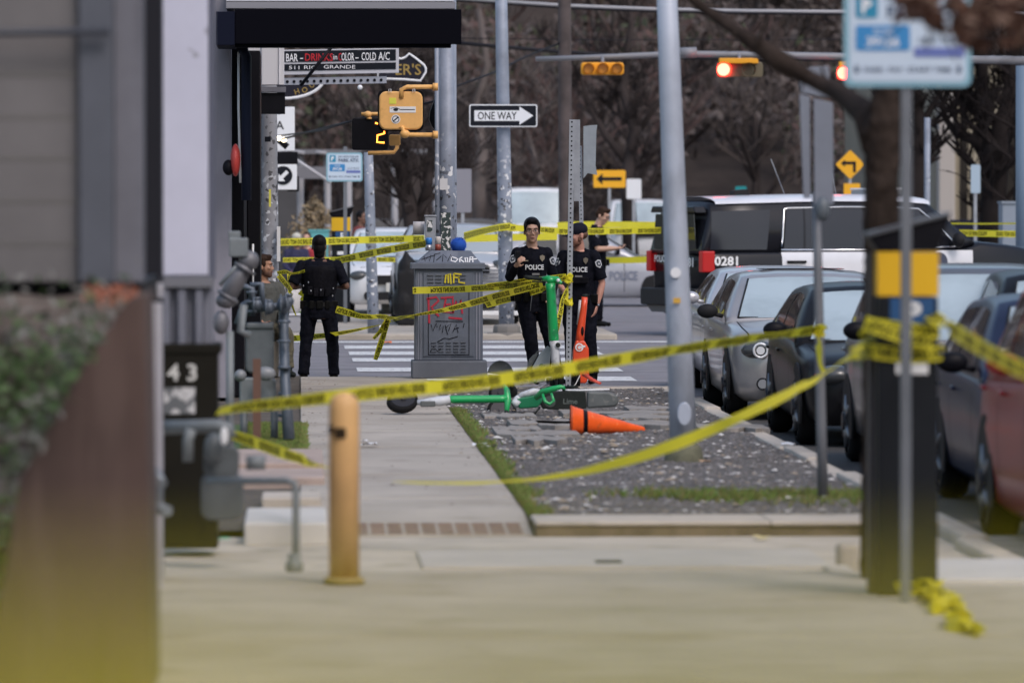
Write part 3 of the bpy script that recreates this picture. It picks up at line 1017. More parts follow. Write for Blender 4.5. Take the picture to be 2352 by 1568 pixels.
mb.build('lettering', [mat('letter_white', (.75, .75, .78), .5), mat('letter_red', (.45, .01, .02), .5)], g)
mb = MB(); slant(mb, 652, 888, 180, 196, -.02, .06); mb.build('lower_channel', mat('channel', (.32, .34, .4), .5), g)
mb = MB()
for i in range(15):
    x = 660 + i * 15.4
    c = P(x, 188 - (x - 657) * .018, Y - .07)
    mb.tube([c, c + Vector((0, .02, 0))], .02, 8)
mb.build('fixing_bolt', black, g)
mb = MB(); mb.tube([P(690, 198, 71.6), P(762, 108, 71.6)], .022, 8); mb.build('stay_rod', black, g)
mb = MB(); mb.tube([P(750, 110, 72.1), P(752, 95, 72.1)], .03, 8); mb.tube([P(640, 140, 72.1), P(655, 140, 72.1)], .03, 8); mb.build('hanger', black, g)
# neighbour signs
g = thing('shield_sign', 'dark shield shaped sign with white edge and gold letters', 'sign')
Y = 80.0
def ppoly(pts, Y):
    return [(XX(a, Y), ZZ(b, Y)) for a, b in pts]
sh = [(868, 160), (880, 118), (895, 124), (908, 133), (922, 136), (932, 132), (940, 124), (950, 131), (962, 140), (974, 150), (978, 158), (978, 166), (966, 186), (930, 183), (868, 181)]
mb = MB(); mb.prism(ppoly(sh, Y), (0, .1, 0), 0, (0, Y, 0)); mb.build('face', mat('sign_dark', (.02, .02, .03), .5), g)
mb = MB(); mb.tube([(a, Y - .01, b) for a, b in ppoly(sh + [sh[0]], Y)], .017, 6, cap=False); mb.build('neon_edge', mat('edge_white', (.75, .75, .77), .5), g)
mb = MB(); mb.text("ER'S", (XX(938, Y), Y - .004, ZZ(160, Y)), .15, 0, bold=.01, width=.36); mb.build('lettering', mat('gold', (.30, .20, .05), .5), g)
g = thing('oval_sign', 'dark oval sign with white rim and gold letters below the bar sign', 'sign')
Y = 80.0
ov = [(735 + 0 * i - 92 + 105 * math.cos(R(a)), 176 + 50 * math.sin(R(a))) for i, a in enumerate(range(-30, 211, 12))]
ov = [(652 + 92 * math.cos(R(a)), 180 + 47 * math.sin(R(a))) for a in range(0, 181, 10)]
mb = MB(); mb.prism(ppoly(ov, Y), (0, .1, 0), 0, (0, Y, 0)); mb.build('face', MATS['sign_dark'], g)
mb = MB(); mb.tube([(a, Y - .01, b) for a, b in ppoly(ov, Y)], .022, 6, cap=False); mb.build('rim', MATS['edge_white'], g)
mb = MB()
for ch, x, y, a in (('H', 682, 211, 20), ('O', 700, 207, 25), ('U', 716, 196, 38)):
    ca, sa = math.cos(R(a)), math.sin(R(a))
    mb.text(ch, (XX(x, Y), Y - .004, ZZ(y, Y)), .075, 0, ((ca, 0, sa), (-sa, 0, ca)), bold=.01)
mb.build('lettering', MATS['gold'], g)
mb = MB(); mb.ell(P(827, 201, 79), (.035, .035, .035)); tag(mb.build('globe_bulb', white), 'small white globe lamp hanging under the bar sign', 'lamp')

# low buildings beyond
g = thing('corner_bar', 'low grey bar building with a pale awning line and string lamps', 'building')
Y = 135.0
mb = MB(); mb.box(XX(560, Y), XX(690, Y), Y, Y + 20, 0, ZZ(395, Y)); mb.build('wall', mat('bar_wall', (.05, .05, .055), .8, var=.3, scale=.5), g)
mb = MB(); mb.box(XX(560, Y), XX(760, Y), Y - 3, Y - 2.7, ZZ(412, Y), ZZ(385, Y)); mb.box(XX(560, Y), XX(1000, Y), Y - 2.5, Y - 2, ZZ(356, Y), ZZ(346, Y)); mb.build('roof_edge', mat('roof_grey', (.14, .14, .16), .7), g)
mb = MB()
for i in range(4): mb.tube(L3((560 + i * 55, 340 + i * 3, Y - 3), (600 + i * 50, 352, Y - 3)), .04, 6)
for x in (690, 752, 800, 905, 1000): mb.tube([P(x, 350, Y - 2.2), (P(x, 350, Y).x, Y - 2.2, 0)], .08, 6)
mb.build('canopy_post', mat('post_pale', (.3, .3, .33), .6), g)
mb = MB(); mb.tube(L3((655, 350, 100), (760, 420, 100)), .03, 6); mb.build('stay_cable', mat('cable_pale', (.4, .4, .43), .5), g)
mb = MB(); mb.box(XX(860, 138), XX(1140, 138), 138, 150, 0, ZZ(505, 138)); tag(mb.build('garden_wall', mat('gw', (.10, .10, .105), .8, var=.2, scale=.5)), 'grey garden wall beyond the white pickup', 'wall')
# building across, right
g = thing('beige_building', 'beige building with tall pilasters behind dark trees', 'building')
Y = 150
mb = MB(); mb.box(XX(2148, Y), XX(2700, Y), Y, Y + 25, 0, ZZ(150, Y)); mb.build('wall', mat('beige_wall', (.26, .23, .175), .85, var=.08, scale=.4), g)
mb = MB()
for a, b, yt, yb in ((2205, 2222, 150, 540), (2232, 2262, 390, 600), (2310, 2345, 250, 540), (2350, 2380, 150, 540)):
    mb.box(XX(a, Y), XX(b, Y), Y - .05, Y + 1, ZZ(yb, Y), ZZ(yt, Y))
mb.build('window', mat('window_dark', (.025, .022, .02), .3), g)
mb = MB(); mb.box(XX(2150, Y), XX(2188, Y), Y - .6, Y - .01, 0, ZZ(215, Y)); mb.build('pilaster', mat('pilaster', (.36, .33, .31), .85), g, bev=.05)
mb = MB(); mb.box(XX(2196, 145), XX(2262, 145), 145, 146.5, 0, ZZ(505, 145)); tag(mb.build('dark_hoarding', mat('hoarding', (.012, .014, .03), .6)), 'dark navy hoarding at the foot of the beige building', 'hoarding')
g = thing('relay_cabinet', 'pale blue grey relay cabinet behind the far tape', 'cabinet')
mb = MB(); mb.box(XX(2302, 108), XX(2354, 108), 108, 108.6, 0.0, ZZ(468, 108)); mb.build('body', mat('relay_blue', (.22, .26, .32), .6), g, bev=.02)
mb = MB(); mb.box(XX(2300, 108), XX(2356, 108), 107.97, 108.63, ZZ(468, 108) + .003, ZZ(462, 108)); mb.build('lid', mat('relay_blue', (.2, .25, .3)), g)

# ------------------------------------------------------------------ poles
stickers = mat('stickered_pole', (0.235, 0.265, 0.33), 0.55, 0.1, var=.18, scale=4)
layer(stickers, (.7, .7, .72), 24, .90, .915, 'voronoi', zmax=2.6)
layer(stickers, (.06, .06, .07), 30, .93, .95, 'voronoi', zmax=2.4)
layer(stickers, (.62, .64, .7), 11, .68, .72, amount=.7, zmax=2.4)
def tpole(name, label, xt, yt, xb, yb, Y, wt, wb, m, z0=0.0, cat='pole', n=20):
    g = thing(name, label, cat)
    a = P(xb, yb, Y); a.z = z0
    b = P(xt, yt, Y)
    mb = MB(); pts = [a.lerp(b, t) for t in (0, .25, .5, .75, 1)]
    k = Y / F / 2
    mb.tube(pts, [k * (wb + (wt - wb) * t) for t in (0, .25, .5, .75, 1)], n)
    mb.build('shaft', m, g)
    return g
# big silver pole
g = tpole('street_light_pole', 'large tapered silver pole in the gravel beside the parked silver car', 1528, -120, 1571, 1058, 43.3, 46, 63, silverpole, -0.02)
mb = MB(); c = P(1571, 1040, 43.3); mb.tube([(c.x, c.y, -.03), (c.x, c.y, .09), (c.x, c.y, .13)], [.16, .135, .10], 16); mb.build('base', mat('base_olive', (.12, .12, .08), .9, var=.3, scale=8), g, bev=.01)
mb = MB(); c = P(1571, 950, 43.1); mb.prism([(a * .6, b) for a, b in circ(.09, 20)], (0, .05, 0), 0, (c.x, c.y - .05, c.z)); mb.build('handhole_cover', silverpole, g, bev=.01)
mb = MB(); c = P(1552, 626, 43.19); mb.prism(circ(.04, 14), (0, -.002, 0), 0, (c.x, c.y, c.z)); mb.build('white_sticker', white, g)
mb = MB(); c = P(1554, 690, 43.18); mb.box(c.x - .025, c.x + .03, c.y - .003, c.y, c.z - .02, c.z + .02); mb.build('orange_sticker', mat('sticker_orange', (.6, .35, .05), .6), g)
# one way pole
g = tpole('sign_pole', 'stickered grey pole carrying the one way sign', 1150, -80, 1164, 752, 84.6, 27, 36, stickers, .05)
mb = MB(); c = P(1164, 740, 84.6); mb.tube([(c.x, c.y, .05), (c.x, c.y, .16), (c.x, c.y, .19)], [.21, .20, .13], 8); mb.tube([(c.x, c.y, -.12), (c.x, c.y, .06)], .3, 24); mb.build('base', mat('base_concrete', (.18, .17, .16), .9), g, bev=.01)
mb = MB(); c = P(1152, 150, 84.45)
mb.build('band', silverpole, g) if False else None
g2 = thing('one_way_sign', 'black and white one way sign with a white arrow', 'sign')
c = P(1156, 266, 84.4)
mb = MB(); mb.prism(rrect(1.01, .335, .03), (0, .012, 0), 0, (c.x, c.y, c.z)); mb.build('white_border', sign_white, g2)
mb = MB(); mb.prism(rrect(.975, .30, .02), (0, -.003, 0), 0, (c.x, c.y - .002, c.z)); mb.build('black_face', sign_black, g2)
mb = MB(); ar = [(-.43, -.078), (.24, -.078), (.24, -.135), (.445, 0), (.24, .135), (.24, .078), (-.43, .078)]
mb.prism(ar, (0, -.003, 0), 0, (c.x, c.y - .006, c.z)); mb.build('arrow', sign_white, g2)
mb = MB(); mb.text('ONE WAY', (c.x - .09, c.y - .011, c.z), .112, 0, width=.58, bold=.012); mb.build('lettering', sign_black, g2)
# brown utility pole
woodp = mat('pole_wood', (.075, .06, .06), .9, var=.3, scale=3)
g = tpole('utility_pole', 'weathered brown wooden utility pole behind the perforated posts', 1296, -150, 1300, 690, 100, 29, 33, woodp, .05)
# corner signal pole cluster behind the cabinet
g = thing('signal_pole', 'silver traffic signal pole rising behind the graffiti cabinet', 'pole')
Y = 66.0
mb = MB()
for x, wpx, dy in ((1028, 36, 0), (1005, 10, -.05), (1044, 12, .1)):
    a = P(x, 620, Y + dy); a.z = 0; b = P(x - 2, -30, Y + dy)
    mb.tube([a, b], wpx / 2 * Y / F, 16)
mb.build('shaft', stickers, g)
mb = MB(); c = P(1024, 530, 65.75)
mb.box(c.x - .055, c.x + .055, c.y - .02, c.y, ZZ(585, Y), ZZ(488, Y)); pmx = mat('poster', (.03, .05, .05), .5); layer(pmx, (.7, .7, .7), 22, .55, .57); mb.build('sticker', pmx, g)
mb = MB(); c = P(1018, 430, 65.75); mb.box(c.x - .04, c.x + .05, c.y - .016, c.y, c.z - .03, c.z + .1); mb.build('paper_label', mat('paper_label', (.6, .6, .62), .7), g)
# grey pole with white and sticker flecks by the shop
sg = mat('shop_pole', (.27, .275, .30), .6, var=.1, scale=3)
layer(sg, (.68, .7, .75), 24, .88, .9, 'voronoi', zmax=2.3)
layer(sg, (.08, .08, .09), 26, .86, .88, 'voronoi', zmax=3.0)
layer(sg, (.5, .55, .65), 7, .56, .66, amount=.7, zmax=1.5)
g = tpole('utility_pole', 'grey sticker covered pole behind the seated man', 616, 90, 622, 800, 67, 37, 42, sg, 0)
mb = MB(); c = P(620, 430, 66.8); mb.box(c.x - .012, c.x + .012, c.y - .02, c.y, ZZ(475, 67), ZZ(435, 67)); mb.build('yellow_sticker', mat('sticker_yellow', (.7, .65, .1), .6), g)
mb = MB(); c = P(614, 320, 66.8); mb.box(c.x - .03, c.x + .04, c.y - .02, c.y, c.z - .03, c.z + .03); mb.build('label_plate', sign_black, g)
mb = MB(); c = P(640, 560, 66.9); mb.box(c.x - .02, c.x + .02, c.y - .1, c.y - .02, ZZ(600, 67), ZZ(520, 67)); mb.build('white_strip', white, g)
g = tpole('lamp_pole', 'slim sticker covered pole on the far pavement beside the far kiosk', 846, 350, 858, 774, 84.8, 21, 27, stickers, .05)
g = tpole('thin_post', 'thin grey post holding a narrow grey board beside parked cars', 1875, 440, 1890, 1150, 37.4, 20, 25, mat('post_grey', (.17, .18, .2), .6, .2, var=.1, scale=3), 0)
mb = MB(); Y = 37.3
mb.prism(ppoly([(1836, 215), (1860, 222), (1862, 455), (1846, 455)], Y), (0, .03, 0), 0, (0, Y, 0))
mb.prism(ppoly([(1868, 226), (1912, 236), (1914, 470), (1870, 470)], Y), (0, .03, 0), 0, (0, Y - .03, 0))
mb.prism(ppoly([(1838, 155), (1905, 150), (1910, 225), (1838, 212)], Y), (0, .02, 0), 0, (0, Y + .05, 0))
mb.build('board', mat('board_grey', (.18, .2, .245), .6, var=.1, scale=2), g, bev=.004)
mb = MB(); c = P(1890, 480, 37.2); mb.ell(c, (.05, .04, .08)); mb.build('clamp', mat('clamp', (.1, .12, .14), .5), g)
# perforated posts
def perf(name, label, xt, yt, xb, Y, wpx, z0):
    g = thing(name, label, 'post')
    a = P(xb, 900, Y); a.z = z0; b = P(xt, yt, Y)
    h = wpx / 2 * Y / F
    mb = MB()
    d = b - a
    vs = []
    for p in (a, b):
        for sx, sy in ((-h, -h), (h, -h), (h, h), (-h, h)):
            vs.append(p + Vector((sx, sy, 0)))
    mb.add(vs, [(0, 1, 5, 4), (1, 2, 6, 5), (2, 3, 7, 6), (3, 0, 4, 7), (4, 5, 6, 7)])
    mb.build('shaft', galv, g)
    mb = MB()
    L = d.length
    n = int(L / .0508)
    for i in range(n):
        p = a + d * ((i + .5) / n)
        mb.prism(circ(h * .36, 6), (0, .002, 0), 0, (p.x - h * .1, p.y - h - .003, p.z))
    mb.build('punched_holes', black, g)['kind'] = 'stuff'
    return g
perf('sign_post', 'perforated steel post wrapped in tape between the scooters', 1314, 275, 1305, 61.0, 12, -.01)
mb = MB(); c = P(1326, 420, 61.2); mb.box(c.x - .035, c.x + .03, c.y, c.y + .02, ZZ(462, 61.2), ZZ(275, 61.2)); tag(mb.build('edge_on_sign', galv), 'grey sign seen from its edge beside the perforated post', 'sign')
perf('sign_post', 'second perforated post standing behind the capped officer', 1332, 335, 1342, 70.5, 9, -.1)
mb = MB(); Y = 70.4
mb.prism(ppoly([(1340, 290), (1356, 288), (1372, 287), (1370, 300), (1368, 380), (1372, 402), (1350, 398), (1340, 410)], Y), (0, .01, 0), 0, (0, Y, 0))
bs = mat('sign_back', (.27, .3, .33), .5, .3, var=.12, scale=5)
tag(mb.build('bent_sign', bs, bev=.002), 'bent grey sign back on the second perforated post', 'sign')

# ------------------------------------------------------------------ pedestrian signals
g = thing('pedestrian_signal', 'yellow backed pedestrian signal with stickers on the silver pole', 'signal')
Y = 65.4
c = P(921, 254, Y)
mb = MB(); mb.prism(rrect(.50, .44, .085, 8), (0, .16, 0), 0, (c.x, c.y, c.z)); mb.build('housing', sig_yellow, g, bev=.02, seg=3)
mb = MB(); mb.prism(rrect(.53, .47, .06), (0, .02, 0), 0, (c.x, c.y + .163, c.z)); mb.build('visor_rim', black, g)
mb = MB(); mb.tube(L3((1000, 200, Y), (935, 200, Y), (922, 206, Y), (922, 225, Y)), .027, 10); mb.tube(L3((922, 290, Y), (930, 310, Y), (1000, 310, Y)), .027, 10); mb.ell(P(930, 308, Y), (.06, .05, .05))
mb.tube(L3((994, 200, Y), (1006, 200, Y)), .045, 10); mb.tube(L3((994, 310, Y), (1006, 310, Y)), .045, 10)
mb.build('bracket_arm', sig_yellow, g)
mb = MB()
for x in (893, 948): mb.tube([P(x, 213, Y - .02), P(x, 205, Y - .02), P(x + 5, 205, Y - .02), P(x + 5, 213, Y - .02)], .004, 5)
mb.build('latch', white, g)
mb = MB(); d = P(902, 232, Y); mb.box(d.x - .04, d.x + .04, c.y - .004, c.y - .001, d.z - .035, d.z + .035); mb.build('yellow_sticker', mat('sticker_lime', (.7, .68, .08), .5), g)
mb = MB(); d = P(925, 252, Y); mb.box(d.x - .15, d.x + .15, c.y - .004, c.y - .001, d.z - .035, d.z + .035); mb.build('white_sticker', white, g)
mb = MB(); d = P(925, 252, Y)
e = P(909, 252, Y); mb.prism([(a * 1.6, b) for a, b in circ(.018, 12)], (0, -.002, 0), 0, (e.x, c.y - .005, e.z)); stroke(mb, [(e.x - .06, e.z + .012), (e.x, e.z + .028), (e.x + .05, e.z)], .006, c.y - .006); mb.box(e.x + .05, d.x + .14, c.y - .007, c.y - .005, e.z - .004, e.z + .004)
mb.build('eye_print', sign_black, g)
mb = MB(); d = P(909, 274, Y); ring = [(a, b) for a, b in circ(.04, 20)]
mb.prism(circ(.052, 20), (0, -.002, 0), 0, (d.x, c.y - .002, d.z), ); mb.build('round_sticker', white, g)
mb = MB(); stroke(mb, [(d.x + a, d.z + b) for a, b in circ(.037, 20)] + [(d.x + .037, d.z)], .008, c.y - .006); stroke(mb, [(d.x - .025, d.z - .02), (d.x, d.z), (d.x + .03, d.z + .025)], .014, c.y - .006); mb.build('wing_print', sign_black, g)
g = thing('countdown_signal', 'black countdown signal face showing a lit orange number two', 'signal')
Y = 66.6
c = P(850, 308, Y)
mb = MB(); mb.prism(rrect(.425, .375, .03), (0, .2, 0), 0, (c.x, c.y, c.z)); mb.build('housing', black, g, bev=.01)
mb = MB(); 
for pl_ in ([(862, 286), (874, 286), (879, 291), (879, 298), (876, 302), (868, 306), (866, 309), (866, 322), (878, 322)],):
    stroke(mb, [(XX(a, Y), ZZ(b, Y)) for a, b in [(862, 283), (881, 287), (883, 307), (867, 311), (866, 327), (883, 328)]], .02, c.y - .006)
mb.build('lit_digit', mat('led_orange', (1, .3, .03), .5, emit=(1, .28, .03), es=5), g)
mb = MB(); mb.tube(L3((830, 262, Y), (872, 262, Y), (880, 270, Y)), .022, 10); c2 = P(845, 263, Y); mb.ell(c2, (.05, .05, .04)); mb.tube([P(848, 270, Y), P(848, 274, Y)], .03, 8)
mb.tube(L3((845, 352, Y), (905, 350, Y), (912, 340, Y), (912, 320, Y)), .024, 10)
mb.build('bracket_arm', sig_yellow, g)
mb = MB(); c2 = P(907, 322, 65.9); mb.prism(rrect(.13, .13, .02), (0, .1, 0), 0, (c2.x, c2.y, c2.z)); mb.build('side_housing', sig_yellow, g, bev=.01)
mb = MB(); Y = 66.3; mb.prism(ppoly([(1000, 222), (994, 240), (988, 255), (986, 275), (992, 290), (1001, 302)], Y), (0, .2, 0), 0, (0, Y, 0)); tag(mb.build('dark_visor', black, bev=.01), 'dark signal visor hidden behind the yellow signal on the silver pole', 'visor')

# ------------------------------------------------------------------ mast arm and hanging signals
g = thing('mast_arm', 'long pale mast arm crossing above the street', 'mast arm')
Y = 96
mb = MB(); mb.tube([P(1230, 136, Y), P(1400, 131, Y), P(1560, 124, Y), P(1760, 127, Y), P(2400, 140, Y)], [.04, .048, .052, .06, .07], 12)
mb.build('arm', mat('mast_pale', (.19, .195, .22), .5), g)
mb = MB(); a = P(2420, 140, Y); mb.tube([(a.x, a.y, -.04), (a.x, a.y, a.z + .4)], .14, 14); mb.build('mast', mat('mast_pale', (.4, .4, .4)), g)
mb = MB(); mb.tube(L3((1560, 122, Y), (1600, 121, Y)), .09, 12); mb.build('collar', MATS['mast_pale'], g)
g = thing('traffic_signal', 'yellow sideways traffic signal with no lamp lit', 'traffic light', group=None)
mb = MB(); c = P(1384, 158, Y - .3); mb.prism(rrect(.72, .21, .05), (0, .18, 0), 0, (c.x, c.y, c.z)); mb.build('housing', mat('tl_yellow', (.75, .33, .01), .5, var=.1, scale=4), g, bev=.015)
for dx in (-.24, 0, .24):
    mb = MB(); mb.tube([(c.x + dx, c.y - .003, c.z), (c.x + dx, c.y - .14, c.z)], [.09, .095], 14, cap=False); vz = mb.build('visor', MATS['tl_yellow'], g)
    mb = MB(); mb.tube([(c.x + dx, c.y - .002, c.z), (c.x + dx, c.y - .03, c.z)], .08, 14); mb.build('lens', mat('lens_amber', (.5, .25, .03), .3), vz)
mb = MB(); mb.tube([P(1384, 145, Y - .2), P(1384, 130, Y)], .03, 8); mb.build('hanger', MATS['mast_pale'], g)
for lab, x0, y0, xl in (('yellow traffic signal with its red lamp lit above the street', 1700, 160, 1662), ('second signal with red lamp lit beside the blue parking sign', 1975, 168, 1938)):
    g = thing('traffic_signal', lab, 'traffic light')
    c = P(x0, y0, Y - .3)
    mb = MB(); mb.prism(rrect(.78, .26, .05), (0, .2, 0), 0, (c.x, c.y + .05, c.z)); mb.build('housing', mat('tl_dark', (.12, .1, .06), .5), g, bev=.015)
    mb = MB(); mb.box(c.x - .36, c.x + .3, c.y - .1, c.y + .04, c.z + .1, c.z + .19); mb.build('top_plate', MATS['tl_yellow'], g, bev=.01)
    l = P(xl, y0, Y - .35)
    mb = MB(); mb.tube([(l.x, l.y, l.z), (l.x, l.y + .05, l.z)], .105, 20); mb.build('red_lamp', mat('lamp_red', (1, .05, .02), .5, emit=(1, .035, .02), es=28), g)
    mb = MB(); mb.tube([(l.x, l.y - .08, l.z), (l.x, l.y + .05, l.z)], [.125, .12], 20, cap=False); mb.tube([(l.x + .42, l.y - .1, l.z), (l.x + .42, l.y + .05, l.z)], [.12, .1], 16, cap=False); mb.build('visor', MATS['tl_dark'], g)
    mb = MB(); mb.tube([(c.x, c.y + .1, c.z + .15), (c.x, Y, c.z + .28)], .03, 8); mb.build('hanger', MATS['mast_pale'], g)

# overhead wires
cw = mat('wire_dark', (.02, .02, .025), .6)
cwl = mat('wire_pale', (.35, .35, .38), .5)
def wire(label, pts, r, m):
    mb = MB(); mb.tube(pts, r, 6); tag(mb.build('overhead_wire', m), label, 'wire')
wire('pale upper cable running between the poles at the top', L3((1040, -4, 110), (1300, 13, 110), (1500, 21, 110), (1700, 25, 110), (2400, 32, 110)), .03, cwl)
wire('black cable hung just under the pale upper cable', L3((1040, 0, 110.3), (1300, 18, 110.3), (1500, 26, 110.3), (1700, 30, 110.3), (2400, 37, 110.3)), .03, cw)
wire('thin cable at the height of the parking sign box', L3((1050, 88, 105), (1400, 92, 105), (2400, 90, 105)), .008, cw)
wire('dark thick cable sagging behind the mast arm', L3((1040, 98, 108), (1200, 112, 108), (1420, 129, 108), (1700, 136, 108), (2400, 140, 108)), .035, cw)
wire('black service line slanting from the awning to the brown pole', L3((1000, 216, 88), (1140, 165, 95), (1200, 134, 98), (1285, 100, 100)), .018, cw)
wire('upper black line slanting behind the pedestrian signals', L3((640, 322, 86), (760, 290, 82), (880, 262, 78), (1000, 232, 74)), .016, cw)
wire('lower black line slanting from the white signboard', L3((640, 312, 86), (740, 300, 82), (870, 258, 77)), .012, cw)

# ------------------------------------------------------------------ distant road signs
yel = mat('sign_yellow', (.8, .4, .01), .5)
def plate(name, label, x, y, wpx, hpx, Y, m, bm=None, rot=0, z0=.05, postw=.03):
    g = thing(name, label, 'sign')
    c = P(x, y, Y); k = Y / F
    mb = MB()
    poly = rrect(wpx * k, hpx * k, .03)
    if rot:
        ca, sa = math.cos(rot), math.sin(rot)
        poly = [(a * ca - b * sa, a * sa + b * ca) for a, b in poly]
    mb.prism(poly, (0, .015, 0), 0, (c.x, c.y, c.z)); mb.build('panel', m, g)
    mb = MB(); mb.box(c.x - postw, c.x + postw, c.y + .017, c.y + .017 + 2 * postw, z0, c.z); mb.build('post', galv, g)
    return g, c, k
g, c, k = plate('arrow_sign', 'orange yellow plate with a black arrow beyond the officers', 1400, 411, 74, 40, 120, yel)
mb = MB(); mb.prism([(a * k, -b * k) for a, b in ((-30, 0), (-16, -13), (-16, -4), (28, -4), (28, 4), (-16, 4), (-16, 13))], (0, -.003, 0), 0, (c.x, c.y - .003, c.z)); mb.build('arrow', sign_black, g)
plate('blank_sign', 'small white sign above the distant white pickup roof', 1456, 434, 34, 46, 125, sign_white)
plate('grey_sign', 'plain grey sign behind the silver pole beside the cabinet', 1063, 438, 40, 100, 105, mat('sign_grey', (.22, .22, .26), .6))
g, c, k = plate('turn_sign', 'yellow diamond sign with a black bent turn arrow', 1953, 378, 48, 48, 118, yel, rot=R(45))
mb = MB(); mb.prism([(a * k, -b * k) for a, b in ((-22, -3), (-12, -12), (-12, -7), (13, -7), (13, 18), (6, 18), (6, 0), (-12, 0), (-12, 5))], (0, -.003, 0), 0, (c.x, c.y - .003, c.z)); mb.build('arrow', sign_black, g)
mb = MB(); c2 = P(1957, 438, 118); mb.box(c2.x - .17, c2.x + .17, c2.y, c2.y + .015, c2.z - .15, c2.z + .15); mb.build('speed_plate', yel, g)
plate('street_sign', 'small teal banner beyond the police suv roof', 1702, 441, 26, 26, 130, mat('teal', (.0, .22, .24), .6))
plate('parking_sign', 'small pale blue sign on a post before the beige building', 2241, 411, 22, 66, 110, mat('pale_blue', (.35, .45, .55), .5))
g, c, k = plate('tall_pole_sign', 'slim pale pole with white stickers before the beige building', 2130, 390, 10, 30, 112, sign_white)
mb = MB(); c2 = P(2130, 300, 112); mb.tube([(c2.x, 112, .0), (c2.x, 112, ZZ(270, 112))], .06, 8); mb.build('shaft', stickers, g)
mb = MB(); mb.tube([(XX(2356, 95), 95, 0), (XX(2356, 95), 95, ZZ(150, 95))], .17, 12); tag(mb.build('street_lamp_column', mat('blue_col', (.16, .22, .3), .5)), 'blue grey column at the edge by the relay cabinet', 'column')

# ------------------------------------------------------------------ parking signs and kiosks
teal = mat('sign_teal', (.01, .22, .38), .5)
blue = mat('sign_blue', (.03, .22, .5), .5)
border = mat('sign_border', (.22, .42, .52), .5)
swhite = mat('parking_white', (.50, .60, .72), .5)
lilac = mat('sign_lilac', (.12, .16, .42), .5)
ink = mat('sign_ink', (.06, .09, .16), .5)
def parking_sign(label, cx, y0, Y, wpx, hpx, xpole, z0, pw):
    g = thing('parking_sign', label, 'sign')
    k = Y / F
    W, H = wpx * k, hpx * k
    c = P(cx, y0, Y)
    u = W / .61
    mb = MB(); mb.prism(rrect(W, H, .04 * u), (0, .008, 0), 0, (c.x, c.y, c.z)); mb.build('border', border, g)
    mb = MB(); mb.prism(rrect(W - .05 * u, H - .05 * u, .03 * u), (0, -.002, 0), 0, (c.x, c.y - .002, c.z)); mb.build('face', swhite, g)
    yf = c.y - .006
    def R_(x0, x1, z0_, z1, m, nm, r=.012):
        mb = MB(); mb.prism(rrect((x1 - x0) * u, (z1 - z0_) * u, r * u, 3), (0, -.002, 0), 0, (c.x + (x0 + x1) / 2 * u, yf, c.z + (z0_ + z1) / 2 * u)); mb.build(nm, m, g)
    R_(-.25, -.145, .085, .2, teal, 'logo_tile')
    R_(-.25, .01, -.07, .05, blue, 'zone_box')
    R_(.03, .27, -.10, -.055, lilac, 'card_strip', .004)
    mb = MB()
    mb.text('P', (c.x - .198 * u, yf - .004, c.z + .142 * u), .07 * u, 0, bold=.03)
    mb.text('ZONE', (c.x - .12 * u, yf - .004, c.z + .022 * u), .025 * u, 0)
    mb.text('39126', (c.x - .12 * u, yf - .004, c.z - .028 * u), .045 * u, 0, bold=.02)
    mb.build('white_lettering', white, g)
    mb = MB()
    mb.text('PAY WITH THE APP', (c.x + .07 * u, yf - .003, c.z + .175 * u), .03 * u, 0, width=.34 * u, bold=.015)
    mb.text('PARK ATX', (c.x + .07 * u, yf - .003, c.z + .115 * u), .055 * u, 0, width=.34 * u, bold=.03)
    mb.text('OR AT KIOSK', (c.x + .15 * u, yf - .003, c.z - .02 * u), .028 * u, 0, width=.2 * u)
    mb.text('PARK  PAY  START TIME', (c.x, yf - .003, c.z - .16 * u), .022 * u, 0, width=.42 * u, bold=.02)
    for sx in (-.245, .245): mb.prism([(a * .6, b) for a, b in circ(.02 * u, 10)], (0, -.002, 0), 0, (c.x + sx * u, yf, c.z - .16 * u))
    mb.build('dark_lettering', ink, g)
    mb = MB(); xp = XX(xpole, Y); mb.box(xp - pw / 2, xp + pw / 2, c.y + .012, c.y + .012 + pw, z0, c.z + H / 2 + .1); mb.build('post', mat('parking_post', (.15, .165, .19), .55, .2, var=.12, scale=4), g, bev=.004)
    return g
parking_sign('large parking sign on a thin grey post in front of the near kiosk', 2085, 83, 27.7, 294, 234, 2083, 0, .05)
parking_sign('small far parking sign hanging above the far kiosk', 791, 384, 92, 83, 66, 793, .05, .06)
kyel = mat('kiosk_yellow', (.72, .42, .005), .5)
kblue = mat('kiosk_blue', (.01, .07, .2), .5)
